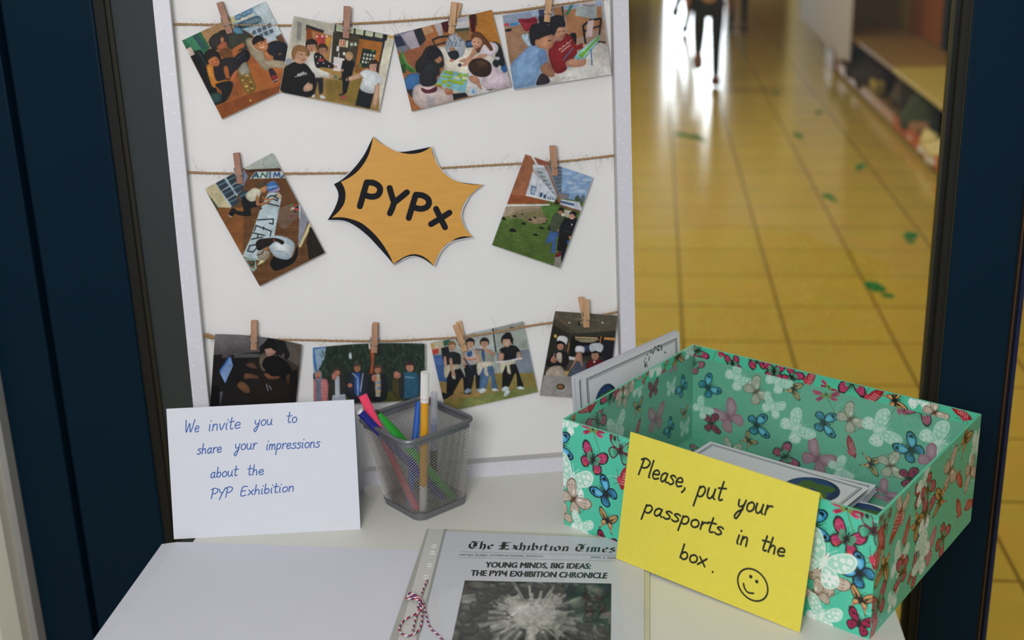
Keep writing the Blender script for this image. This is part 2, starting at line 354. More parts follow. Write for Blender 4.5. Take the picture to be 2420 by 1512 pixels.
for i, (px, py, c, lab) in enumerate(((2172, 322, '8d6248', 'brown shoe on the shelf behind the orange rail'), (2196, 350, 'c8bc88', 'cream shoe at the near end of the bench shelf'), (2214, 372, 'd0c494', 'pale cream shoe nearest the door on the bench shelf'))):
    p = on_z(px, py, .07); r = empty('shoe', (p[0], p[1], .052), lab, 'shoe', 'bags and shoes on the bench shelf')
    b = lump('shoe_upper', (0, 0, 0.012), (.05, .12, .06), cloth('shoe_cloth', c), None, None, 20 + i); b.parent = r
    MB().prism([(p[0] + .055 * math.cos(a), p[1] + .13 * math.sin(a), .052) for a in np.linspace(0, 6.0, 14)], (0, 0, .018)).build('sole', M['paper'], r)

# ------------------------------------------------------------------ people walking away down the corridor
def skin_mesh(name, pts, edges, mat_, parent, sub=2, root=0):
    me = bpy.data.meshes.new(name); off = ORIGIN[parent.name] if parent else np.zeros(3)
    me.from_pydata([tuple(np.array(p[:3]) ) for p in pts], edges, [])
    o = bpy.data.objects.new(name, me); COL.objects.link(o)
    if parent: o.parent = parent
    md = o.modifiers.new('skin', 'SKIN'); md.use_smooth_shade = True
    for i, p in enumerate(pts):
        sv = me.skin_vertices[0].data[i]; sv.radius = (p[3], p[3]); sv.use_root = (i == root)
    ss = o.modifiers.new('sub', 'SUBSURF'); ss.levels = ss.render_levels = sub
    me.materials.append(mat_); ORIGIN[o.name] = off; return o
def hand(side, w, s):                       # palm and five fingers below the wrist
    pts = [(w[0], w[1], w[2], .017 * s), (w[0], w[1] + .005 * s, w[2] - .045 * s, .019 * s), (w[0], w[1] + .008 * s, w[2] - .075 * s, .018 * s)]; ed = [(0, 1), (1, 2)]
    for k, (dy, ln) in enumerate(((-.026, .05), (-.009, .06), (.009, .055), (.026, .042))):
        i = len(pts); pts += [(w[0], w[1] + dy * s, w[2] - (.09) * s, .0075 * s), (w[0] - side * .006 * s, w[1] + dy * s, w[2] - (.09 + ln * .6) * s, .007 * s), (w[0] - side * .018 * s, w[1] + dy * s, w[2] - (.09 + ln) * s, .006 * s)]
        ed += [(2, i), (i, i + 1), (i + 1, i + 2)]
    i = len(pts); pts += [(w[0] - side * .012 * s, w[1] + .03 * s, w[2] - .05 * s, .008 * s), (w[0] - side * .02 * s, w[1] + .04 * s, w[2] - .085 * s, .007 * s)]; ed += [(1, i), (i, i + 1)]
    return pts, ed
def person(loc, h, rz, legs, cols, label, hairlong=False):
    root = empty('person', loc, label, 'person', 'people walking down the corridor'); root.rotation_euler = (0, 0, rz)
    s = h / 1.7
    H = lambda x, y, z, r: (x * h, y * h, z * h, r * h)
    sk = mat('skin', 'a8745a', 0.55, var=0.05, scale=30)
    core = [H(0, 0, .50, .062), H(0, .005, .58, .058), H(0, .01, .68, .066), H(0, .01, .77, .07), H(0, .012, .83, .030), H(0, .018, .87, .030)]
    e = [(0, 1), (1, 2), (2, 3), (3, 4), (4, 5)]; pts = list(core)
    pts += [H(0, .022, .905, .050), H(0, .022, .945, .056), H(0, .018, .975, .040)]; e += [(5, 6), (6, 7), (7, 8)]
    pts += [H(0, .075, .915, .012)]; e += [(6, 9)]                        # nose
    arms = {}
    for sd in (-1, 1):
        i = len(pts); sw = legs['swing'] * sd
        pts += [H(sd * .095, .01, .795, .036), H(sd * .125, .01 - sw * .35, .64, .027), H(sd * .13, .05 + sw * .6, .50, .019)]
        e += [(3, i), (i, i + 1), (i + 1, i + 2)]; arms[sd] = i
        hp, he = hand(sd, pts[i + 2][:3], s); j = len(pts); pts += hp[1:]; e += [((a - 1 + j) if a else i + 2, b - 1 + j) for a, b in he]
    li = {}
    for sd in (-1, 1):
        i = len(pts); k, a, t = legs[sd]
        pts += [H(sd * .052, 0, .485, .045), H(*k, .027), H(*a, .018), H(*t, .016)]; e += [(0, i), (i, i + 1), (i + 1, i + 2), (i + 2, i + 3)]; li[sd] = i
    skin_mesh('body', pts, e, sk, root)
    tr = [(*core[0][:3], .070 * h)]; te = []
    for sd in (-1, 1):
        i = len(tr); q = li[sd]
        mid = np.array(pts[q + 1][:3]) * .25 + np.array(pts[q + 2][:3]) * .75
        tr += [(*pts[q][:3], .052 * h), (*pts[q + 1][:3], .034 * h), (*mid, .027 * h), (*(np.array(pts[q + 2][:3]) * .9 + mid * .1), .023 * h)]; te += [(0, i), (i, i + 1), (i + 1, i + 2), (i + 2, i + 3)]
    skin_mesh('trousers', tr, te, mat('trousers', cols[0], 0.9, var=0.1), root)
    jk = [(*core[i][:3], core[i][3] + .014 * h) for i in range(0, 4)] + [(*core[4][:3], .036 * h)]; je = [(0, 1), (1, 2), (2, 3), (3, 4)]
    for sd in (-1, 1):
        i = len(jk); q = arms[sd]; jk += [(*pts[q][:3], .044 * h), (*pts[q + 1][:3], .036 * h), (*(np.array(pts[q + 2][:3]) * .9 + np.array(pts[q + 1][:3]) * .1), .028 * h)]; je += [(3, i), (i, i + 1), (i + 1, i + 2)]
    skin_mesh('jacket', jk, je, mat('jacket', cols[1], 0.9, var=0.1), root, root=1)
    hr = [H(0, .008, .915, .050), H(0, .010, .955, .064), H(0, .012, .985, .040)]; he = [(0, 1), (1, 2)]
    if hairlong: hr += [H(0, -.03, .86, .04), H(0, -.045, .78, .03)]; he += [(0, 3), (3, 4)]
    skin_mesh('hair', hr, he, mat('hair', cols[2], 0.7), root)
    for sd in (-1, 1):
        q = li[sd]; a = np.array(pts[q + 2][:3]); t = np.array(pts[q + 3][:3]); d = t - a
        skin_mesh('shoe', [(*(a - d * .25), .034 * h), (*(a + d * .5), .036 * h), (*(t + d * .12), .028 * h)], [(0, 1), (1, 2)], mat('shoe_leather', cols[3], 0.6), root)
    return root
walk = {'swing': .12, -1: ((-.055, .02, .26), (-.065, -.16, .215), (-.062, -.20, .145)), 1: ((.05, .03, .27), (.05, .0, .05), (.052, .075, .022))}
p = on_z(1690, 208, 0)
person((p[0] - .06, p[1], 0), 1.24, 0, walk, ('0b0b0c', 'b08a68', '2a1c14', '6a4432'), 'person in tan jacket and black trousers walking away, one foot lifted', True)
walk2 = {'swing': -.1, -1: ((-.06, .03, .28), (-.09, -.15, .22), (-.10, -.19, .16)), 1: ((.04, .03, .27), (-.01, .02, .05), (-.02, .09, .022))}
p = on_z(1616, 82, 0)
person((p[0] + .03, p[1], 0), 1.3, 0, walk2, ('1d1d12', '3a3a40', '1c1410', '2c2c1c'), 'person in dark trousers farther down the corridor, left of the nearest walker')
walk3 = {'swing': .1, -1: ((-.05, .05, .27), (-.05, .02, .05), (-.05, .09, .022)), 1: ((.05, .02, .26), (.05, -.06, .06), (.05, .0, .024))}
p = on_z(1742, 78, 0)
person((p[0], p[1], 0), 1.3, 0, walk3, ('121210', '26262c', '1c1410', '22201a'), 'person in black farther down the corridor, right of the nearest walker')
# ------------------------------------------------------------------ table and flat things on it
tb = empty('table', (-0.137, 1.12, 0), 'white laminate table in front of the blue door frame', 'table')
MB().box((-0.514, 0.72, TZ - 0.025), (0.239, 1.515, TZ)).build('tabletop', M['table'], tb, bevel=0.0015)
for x in (-0.47, 0.195):
    for y in (0.77, 1.465):
        MB().box((x - .02, y - .02, 0), (x + .02, y + .02, TZ - 0.025)).build('leg', M['steel'], tb, bevel=0.003)
MB().box((-0.45, 0.76, TZ - .075), (0.175, 0.78, TZ - .025)).build('apron', M['steel'], tb)
MB().box((-0.45, 1.455, TZ - .075), (0.175, 1.475, TZ - .025)).build('apron', M['steel'], tb)

class Face:                                  # a rectangle in space with millimetre coordinates from its top left corner
    def __init__(s, o, ax, ay): s.o = np.array(o, float); s.ax = unit(ax); s.ay = unit(ay); s.n = np.cross(s.ay, s.ax)
    def at(s, x, y, w=0.0): return s.o + s.ax * x / 1000 + s.ay * y / 1000 + s.n * w / 1000
    def mm(s, px, py):
        p = on_plane(px, py, s.o, s.n) - s.o; return p @ s.ax * 1000, p @ s.ay * 1000

# big white paper sheet reaching past the table's left edge
q = MB(); nx, ny = 24, 24; c0 = on_z(380, 1280, TZ + .001); c1 = on_z(315, 1372, TZ + .001); c2 = on_z(215, 1512, TZ + .001)
def sheet_left(t): return (c0 * (1 - t / .2) + c1 * t / .2) if t < .2 else c1 + (c2 - c1) * (t - .2) / .24
vs = []
for layer in (0, -1):
    for j in range(ny + 1):
        t = j / ny; y = 1.1903 - t * .44; xl = sheet_left(t)[0]
        for i in range(nx + 1):
            x = xl + (-0.12 - xl) * i / nx; yy = y - .004 * (i / nx)
            vs.append((x, yy, TZ + .0010 + layer * .0003 - (.004 * max(0, (-0.52 - x) / .03) ** 2)))
n1 = (nx + 1) * (ny + 1)
fs = [(j * (nx + 1) + i + 1, j * (nx + 1) + i, (j + 1) * (nx + 1) + i, (j + 1) * (nx + 1) + i + 1) for j in range(ny) for i in range(nx)]
fs += [tuple(k + n1 for k in f[::-1]) for f in fs]
ring = [i for i in range(nx + 1)] + [j * (nx + 1) + nx for j in range(1, ny + 1)] + [ny * (nx + 1) + i for i in range(nx - 1, -1, -1)] + [j * (nx + 1) for j in range(ny - 1, 0, -1)]
fs += [(ring[k], ring[(k + 1) % len(ring)], ring[(k + 1) % len(ring)] + n1, ring[k] + n1) for k in range(len(ring))]
tag(q.add(vs, fs).build('paper_sheet', M['paper'], smooth=False), 'large blank white paper sheet hanging over the left edge of the table', 'paper')

# ------------------------------------------------------------------ notice board
e1 = unit(on_z(1327.6, 1112.6) - on_z(861.3, 1148.4)); _n = np.array([-e1[1], e1[0], 0]); _a = math.radians(6.5)
e2 = math.cos(_a) * ZU + math.sin(_a) * _n; en = np.cross(e1, e2)          # en points out of the board
b0 = on_z(861.3, 1148.4)
def bd(u, v, w=0.0): return b0 + e1 * u + e2 * v + en * w
def buv(px, py, w=0.0):
    p = on_plane(px, py, bd(0, 0, w), en) - b0; return p @ e1, p @ e2
UL, UR, VT, FW, DP = -0.1943, 0.3398, 0.70, 0.0178, 0.018
def glitter():
    m = bpy.data.materials.new('glitter_white'); m.use_nodes = True; nt = m.node_tree; N = nt.nodes; L = nt.links; b = N['Principled BSDF']
    tc = N.new('ShaderNodeTexCoord'); vo = N.new('ShaderNodeTexVoronoi'); vo.inputs['Scale'].default_value = 420; L.new(tc.outputs['Object'], vo.inputs['Vector'])
    a = N.new('ShaderNodeMath'); a.operation = 'LESS_THAN'; a.inputs[1].default_value = 0.24; L.new(vo.outputs['Distance'], a.inputs[0])
    sp = N.new('ShaderNodeSeparateColor'); L.new(vo.outputs['Color'], sp.inputs[0])
    g = N.new('ShaderNodeMath'); g.operation = 'GREATER_THAN'; g.inputs[1].default_value = 0.83; L.new(sp.outputs[0], g.inputs[0])
    k = N.new('ShaderNodeMath'); k.operation = 'MULTIPLY'; L.new(a.outputs[0], k.inputs[0]); L.new(g.outputs[0], k.inputs[1])
    mx = N.new('ShaderNodeMix'); mx.data_type = 'RGBA'; mx.inputs[6].default_value = (*lin('d2d1da'), 1); mx.inputs[7].default_value = (1, 1, 1, 1)
    L.new(k.outputs[0], mx.inputs[0]); L.new(mx.outputs[2], b.inputs['Base Color']); b.inputs['Roughness'].default_value = 0.45
    return m
M['glitter'] = glitter(); M['edge_grey'] = mat('frame_inner_edge', 'b9b8b6', 0.6); M['panel_white'] = mat('board_panel', 'e1e0df', 0.55, var=0.01, scale=30)
nb = empty('notice_board', tuple(bd(0.07, 0)), 'white framed memo board with glittery border leaning behind the table things', 'board')
def rail(u0, u1, v0, v1, inner):             # one frame rail with its grey inner lip
    z = {k: 0 for k in 'a'}
    lo = .0026 if v0 == 0 else v0
    f = [bd(u0, v0), bd(u1, v0), bd(u1, v1), bd(u0, v1)]; bk = [bd(u0, lo, -DP - .004), bd(u1, lo, -DP - .004), bd(u1, v1, -DP - .004), bd(u0, v1, -DP - .004)]
    o = MB().add(f + bk, [(0, 1, 2, 3), (7, 6, 5, 4), (0, 4, 5, 1), (1, 5, 6, 2), (2, 6, 7, 3), (3, 7, 4, 0)]).build('frame_rail', M['glitter'], nb)
    lp = MB()
    ax = (np.array(inner[1]) - np.array(inner[0])); t = .0007
    nrm = {'l': (1, 0), 'r': (-1, 0), 'b': (0, 1), 't': (0, -1)}[inner[2]]
    (ua, va), (ub, vb) = inner[0], inner[1]
    lp.prism([bd(ua, va, -.0006), bd(ub, vb, -.0006), bd(ub, vb, -DP), bd(ua, va, -DP)], e1 * nrm[0] * t + e2 * nrm[1] * t)
    lp.build('inner_lip', M['edge_grey'], o)
iu0, iu1, iv0, iv1 = UL + FW, UR - FW, 0.0178, VT - FW
rail(UL, iu0, 0, VT, ((iu0, iv0), (iu0, iv1), 'l'))
rail(iu1, UR, 0, VT, ((iu1, iv0), (iu1, iv1), 'r'))
rail(iu0, iu1, 0, iv0, ((iu0, iv0), (iu1, iv0), 'b'))
rail(iu0, iu1, iv1, VT, ((iu0, iv1), (iu1, iv1), 't'))
MB().frame(bd(iu0, iv0, -DP - .003), e1 * (iu1 - iu0), e2 * (iv1 - iv0), en * .003).build('backing_panel', M['panel_white'], nb)

# jute strings across the board
WS = -DP + 0.005
def bpx(px, py, w): u, v = buv(px, py, w); return bd(u, v, w)
STR = [([(409, 57), (560, 59), (700, 60), (830, 56), (930, 51), (1060, 41), (1200, 28), (1300, 14), (1447, -6)], 'top jute string holding four photos', 2.6),
       ([(443, 407), (560, 410), (800, 409), (930, 404), (1060, 396), (1200, 388), (1330, 381), (1453, 367)], 'middle jute string behind the orange burst sign', 2.4),
       ([(484, 794), (520, 799), (700, 803), (880, 806), (980, 803), (1120, 793), (1245, 771), (1320, 760), (1400, 748), (1460, 737)], 'bottom jute string holding four photos', 2.6)]
for pts, lab, wd in STR:
    P = spline([bpx(x, y, WS) for x, y in pts], 14); root = empty('jute_string', tuple(P[0]), lab, 'string', 'jute strings on the board')
    L = np.cumsum([0] + [np.linalg.norm(P[i] - P[i - 1]) for i in range(1, len(P))]); mb = MB()
    for ph in (0, 2.1, 4.2):
        mb.tube([p + .0007 * (math.cos(l / .0011 * .6 + ph) * e2 + math.sin(l / .0011 * .6 + ph) * en) for p, l in zip(P, L)], .00095, 6)
    mb.build('twisted_strand', M['jute'], root, smooth=True)
    fz = MB(); R = random.Random(len(lab))
    for k in range(170):
        i = R.randrange(len(P)); s = R.choice((-1, 1)); ln = R.uniform(.002, .007) if R.random() < .9 else R.uniform(.01, .022); a = R.uniform(-1, 1)
        p = P[i] + e1 * R.uniform(-.003, .003)
        fz.tube(spline([p, p + e2 * s * ln * .5 + e1 * a * ln * .3, p + e2 * s * ln + e1 * a * ln + en * R.uniform(0, .001)], 3), .00009, 3, cap=False)
    fo = fz.build('loose_fibres', M['jute'], root); fo['kind'] = 'stuff'
MB_knot = MB()
MB_knot.tube(spline([bpx(485, 790, WS), bpx(496, 792, WS + .001), bpx(507, 797, WS + .001), bpx(520, 800, WS)], 5), [.0016] * 16, 8)
MB_knot.build('frayed_end', M['jute'], bpy.data.objects['jute_string.002'], smooth=True)
# ------------------------------------------------------------------ printing: shapes rasterised into the vertices of a sheet
def homog(dst):                              # unit square (u right, v down) to four points TL TR BR BL
    A = []; B = []
    for (u, v), (x, y) in zip(((0, 0), (1, 0), (1, 1), (0, 1)), dst):
        A += [[u, v, 1, 0, 0, 0, -u * x, -v * x], [0, 0, 0, u, v, 1, -u * y, -v * y]]; B += [x, y]
    h = np.linalg.solve(np.array(A, float), np.array(B, float)); return np.append(h, 1).reshape(3, 3)
class Art:
    def __init__(s, nu, nv, quad=None, size=None, bg='ffffff', ss=2):
        s.nu, s.nv, s.ss = nu, nv, ss
        u = (np.arange(nu * ss) + .5) / (nu * ss); v = (np.arange(nv * ss) + .5) / (nv * ss); U, V = np.meshgrid(u, v)
        s.U, s.V = U, V
        if quad is not None:
            h = homog(quad); w = h[2, 0] * U + h[2, 1] * V + 1
            s.X = (h[0, 0] * U + h[0, 1] * V + h[0, 2]) / w; s.Y = (h[1, 0] * U + h[1, 1] * V + h[1, 2]) / w
        else: s.X = U * size[0]; s.Y = V * size[1]
        s.X = s.X.ravel(); s.Y = s.Y.ravel(); s.rgb = np.tile(s.c(bg), (s.X.size, 1)); s.mix = None; s.pre = None; s.form = False
    def c(s, h):
        return np.array([int(h[i:i + 2], 16) for i in (0, 2, 4)], float) / 255
    def _col(s, h):
        k = s.c(h)
        return k if s.mix is None else k * (1 - s.mix[1]) + s.c(s.mix[0]) * s.mix[1]
    def _tr(s, P):
        P = np.array(P, float)
        return P if s.pre is None else s.pre(P)
    def _fill(s, P, col, a=1.0, col2=None):
        lo = P.min(0); hi = P.max(0)
        idx = np.nonzero((s.X >= lo[0]) & (s.X <= hi[0]) & (s.Y >= lo[1]) & (s.Y <= hi[1]))[0]
        if not idx.size: return
        x = s.X[idx]; y = s.Y[idx]; ins = np.zeros(idx.size, bool); n = len(P)
        for i in range(n):
            (xa, ya), (xb, yb) = P[i], P[(i + 1) % n]
            if ya == yb: continue
            ins ^= ((ya > y) != (yb > y)) & (x < (xb - xa) * (y - ya) / (yb - ya) + xa)
        idx = idx[ins]; c = s._col(col)
        if col2 is not None:
            t = ((s.Y[idx] - lo[1]) / max(hi[1] - lo[1], 1e-9))[:, None]; c = c * (1 - t) + s._col(col2) * t
        s.rgb[idx] = s.rgb[idx] * (1 - a) + c * a
    def p(s, col, *xy, a=1.0, to=None): s._fill(s._tr(np.array(xy, float).reshape(-1, 2)), col, a, to); return s
    def b(s, col, *xy, a=1.0, to=None):
        P = np.array([q[:2] for q in spline([(x, y, 0) for x, y in np.array(xy, float).reshape(-1, 2)], 5, True)]); s._fill(s._tr(P), col, a, to)
        if s.form and s.pre is None and to is None and a == 1:
            m = P.mean(0); z = s._col(col)
            s._shade(m + (P - m) * 1.0, .88); s._shade(m + (P - m) * .84 + np.array((-.02, -.03)) * np.ptp(P, 0), 1.10); s._shade(m + (P - m) * .55 + np.array((-.06, -.08)) * np.ptp(P, 0), 1.07)
        return s
    def _shade(s, P, k):
        o = s.rgb; lo = P.min(0); hi = P.max(0); n = o.copy(); s._fill(P, 'ffffff'); ch = (s.rgb != n).any(1); s.rgb = n; s.rgb[ch] = np.clip(n[ch] * k, 0, 1)
    def e(s, col, cx, cy, rx, ry=None, rot=0, a=1.0, to=None):
        ry = rx if ry is None else ry; t = np.linspace(0, 2 * np.pi, 22, endpoint=False); r = math.radians(rot)
        x = rx * np.cos(t); y = ry * np.sin(t)
        s._fill(s._tr(np.c_[cx + x * math.cos(r) - y * math.sin(r), cy + x * math.sin(r) + y * math.cos(r)]), col, a, to); return s
    def l(s, col, w, *xy, a=1.0, sm=False):
        P = np.array(xy, float).reshape(-1, 2)
        if sm: P = np.array([q[:2] for q in spline([(x, y, 0) for x, y in P], 6)])
        for i in range(len(P) - 1):
            d = P[i + 1] - P[i]; n = np.array([-d[1], d[0]]) / max(np.hypot(*d), 1e-9) * w / 2; k = d / max(np.hypot(*d), 1e-9) * w * .3
            s._fill(s._tr(np.array([P[i] + n - k, P[i + 1] + n + k, P[i + 1] - n + k, P[i] - n - k])), col, a)
        return s
    def noise(s, amt, seed=0, cell=1):
        r = np.random.RandomState(seed); H, W = s.nv * s.ss, s.nu * s.ss
        q = r.normal(0, 1, (H // cell + 1, W // cell + 1)).repeat(cell, 0).repeat(cell, 1)[:H, :W].ravel()
        s.rgb = np.clip(s.rgb * (1 + amt * q[:, None]), 0, 1); return s
    def mottle(s, amt, seed=0):
        H, W = s.nv * s.ss, s.nu * s.ss; r = np.random.RandomState(seed); t = np.zeros((H, W))
        for cell, w in ((40, 1.0), (18, .8), (8, .6)):
            g = r.normal(0, 1, (H // cell + 3, W // cell + 3)); y = np.arange(H) / cell; x = np.arange(W) / cell; yi = y.astype(int); xi = x.astype(int); fy = (y - yi)[:, None]; fx = (x - xi)[None]
            t += w * ((g[yi][:, xi] * (1 - fx) + g[yi][:, xi + 1] * fx) * (1 - fy) + (g[yi + 1][:, xi] * (1 - fx) + g[yi + 1][:, xi + 1] * fx) * fy)
        s.rgb = np.clip(s.rgb * (1 + amt * t.ravel()[:, None]), 0, 1); return s
    def border(s, col, fu, fv):
        m = ((s.U < fu) | (s.U > 1 - fu) | (s.V < fv) | (s.V > 1 - fv)).ravel(); s.rgb[m] = s.c(col); return s
    def out(s, blur=0, dim=1.0, sat=1.0):
        k = s.rgb.reshape(s.nv, s.ss, s.nu, s.ss, 3).mean((1, 3))
        for _ in range(blur):
            q = np.pad(k, ((1, 1), (1, 1), (0, 0)), 'edge'); k = (q[1:-1, 1:-1] * 2 + q[:-2, 1:-1] + q[2:, 1:-1] + q[1:-1, :-2] + q[1:-1, 2:]) / 6
        g = k.mean(2, keepdims=True); k = np.clip(g + (k - g) * sat, 0, 1) * dim
        return np.where(k <= 0.04045, k / 12.92, ((k + 0.055) / 1.055) ** 2.4).reshape(-1, 3)
def grid_sheet(nu, nv, pos, cols, back=None, edge=(.8, .8, .8), solid=False):
    # front grid of coloured vertices, plus a solid back and edges offset by vector back
    u = np.linspace(0, 1, nu); v = np.linspace(0, 1, nv); U, V = np.meshgrid(u, v); P = pos(U.ravel(), V.ravel())
    i = np.arange(nu * nv).reshape(nv, nu); a, b, c, d = i[:-1, :-1].ravel(), i[1:, :-1].ravel(), i[1:, 1:].ravel(), i[:-1, 1:].ravel()
    F = np.c_[a, b, c, d].tolist(); C = cols
    if back is not None and solid:
        n0 = len(P); P = np.r_[P, P + np.array(back)]; C = np.r_[C, np.tile(edge, (n0, 1))]; F += [tuple(k + n0 for k in f[::-1]) for f in F]
        ring = np.concatenate([i[0, :], i[1:, -1], i[-1, -2::-1], i[-2:0:-1, 0]]); m = len(ring)
        F += [(ring[k], ring[(k + 1) % m], n0 + ring[(k + 1) % m], n0 + ring[k]) for k in range(m)]
    elif back is not None:
        ring = np.concatenate([i[0, :], i[1:, -1], i[-1, -2::-1], i[-2:0:-1, 0]]); n0 = len(P); m = len(ring)
        P = np.r_[P, P[ring], P[ring] + np.array(back)]; C = np.r_[C, np.tile(edge, (2 * m, 1))]
        F += [(n0 + k, n0 + (k + 1) % m, n0 + m + (k + 1) % m, n0 + m + k) for k in range(m)] + [tuple(range(n0 + m, n0 + 2 * m))]
    return P, F, C
def mesh_print(name, parts, mat_, parent=None, origin=None):
    V = []; F = []; C = []; o = 0
    for P, f, c in parts: V.append(P); F += [tuple(k + o for k in q) for q in f]; C.append(c); o += len(P)
    V = np.concatenate(V); C = np.concatenate(C); off = ORIGIN[parent.name] if parent is not None else (np.array(origin) if origin is not None else np.array([V[:, 0].mean(), V[:, 1].mean(), V[:, 2].min()]))
    me = bpy.data.meshes.new(name); me.from_pydata((V - off).tolist(), [], F)
    at = me.color_attributes.new('Col', 'FLOAT_COLOR', 'POINT'); at.data.foreach_set('color', np.c_[C, np.ones(len(C))].astype(np.float32).ravel())
    ob = bpy.data.objects.new(name, me); COL.objects.link(ob); me.materials.append(mat_)
    if parent is not None: ob.parent = parent
    else: ob.location = off
    ORIGIN[ob.name] = off; return ob
# ------------------------------------------------------------------ photos pegged to the strings
# each picture is drawn in the coordinates of a study crop: (offset x, offset y, scale)
def photo(crop, quad, draw, label, w=-DP + .008, curl=None, n=210, border=.005, seed=1, lift=0):
    ox, oy, sc = crop; px = [(ox + x / sc, oy + y / sc) for x, y in quad]
    uv = [buv(x, y, w) for x, y in px]; W = np.hypot(uv[1][0] - uv[0][0], uv[1][1] - uv[0][1]); Hh = np.hypot(uv[3][0] - uv[0][0], uv[3][1] - uv[0][1])
    nv = max(40, int(n * Hh / W)); A = Art(n, nv, quad); A.form = True; draw(A); A.mottle(.045, seed); A.noise(.05, seed); A.noise(.03, seed + 5, 3)
    if border: A.border('e6e6ea', border, border * W / Hh)
    cols = A.out(1, .93, .92)
    q = [np.array(k) for k in uv]
    def pos(U, V):
        P2 = (1 - V)[:, None] * ((1 - U)[:, None] * q[0] + U[:, None] * q[1]) + V[:, None] * ((1 - U)[:, None] * q[3] + U[:, None] * q[2])
        z = np.full_like(U, w) + lift * V
        if curl: du, dz = curl(U, V); P2 = P2 + np.c_[np.zeros_like(U), du]; z = z + dz
        return b0 + P2[:, :1] * e1 + P2[:, 1:] * e2 + z[:, None] * en
    o = mesh_print('photo_print', [grid_sheet(n, nv, pos, cols, -en * .00035, tuple(lin('d8d8dc')), curl is not None)], M['photo'])
    return tag(o, label, 'photo', 'photos pegged to the board')
def face(A, skin, hair, cx, cy, r, rot=0, eyes=True, top=True):
    if top: A.e(hair, cx, cy - r * .25, r * 1.08, r * 1.1, rot)
    A.e(skin, cx, cy + r * .12, r * .82, r * .98, rot)
    if top: A.b(hair, cx - r, cy - r * .3, cx - r * .5, cy - r * 1.15, cx + r * .5, cy - r * 1.15, cx + r, cy - r * .3, cx + r * .6, cy - r * .45, cx - r * .5, cy - r * .4)
    if eyes:
        for d in (-.33, .33): A.e('2a1c18', cx + d * r, cy + .05 * r, r * .1, r * .07)
        A.l('8a4038', r * .1, cx - .25 * r, cy + .62 * r, cx + .25 * r, cy + .62 * r); A.l('9a5c44', r * .08, cx, cy + .1 * r, cx + .05 * r, cy + .38 * r)
C1 = (350, 0, 4.032); C2 = (900, 0, 4.032); C3 = (400, 320, 3.98); C5 = (1130, 330, 4.087); C6 = (440, 720, 4.033); C7 = (980, 680, 4.4815)

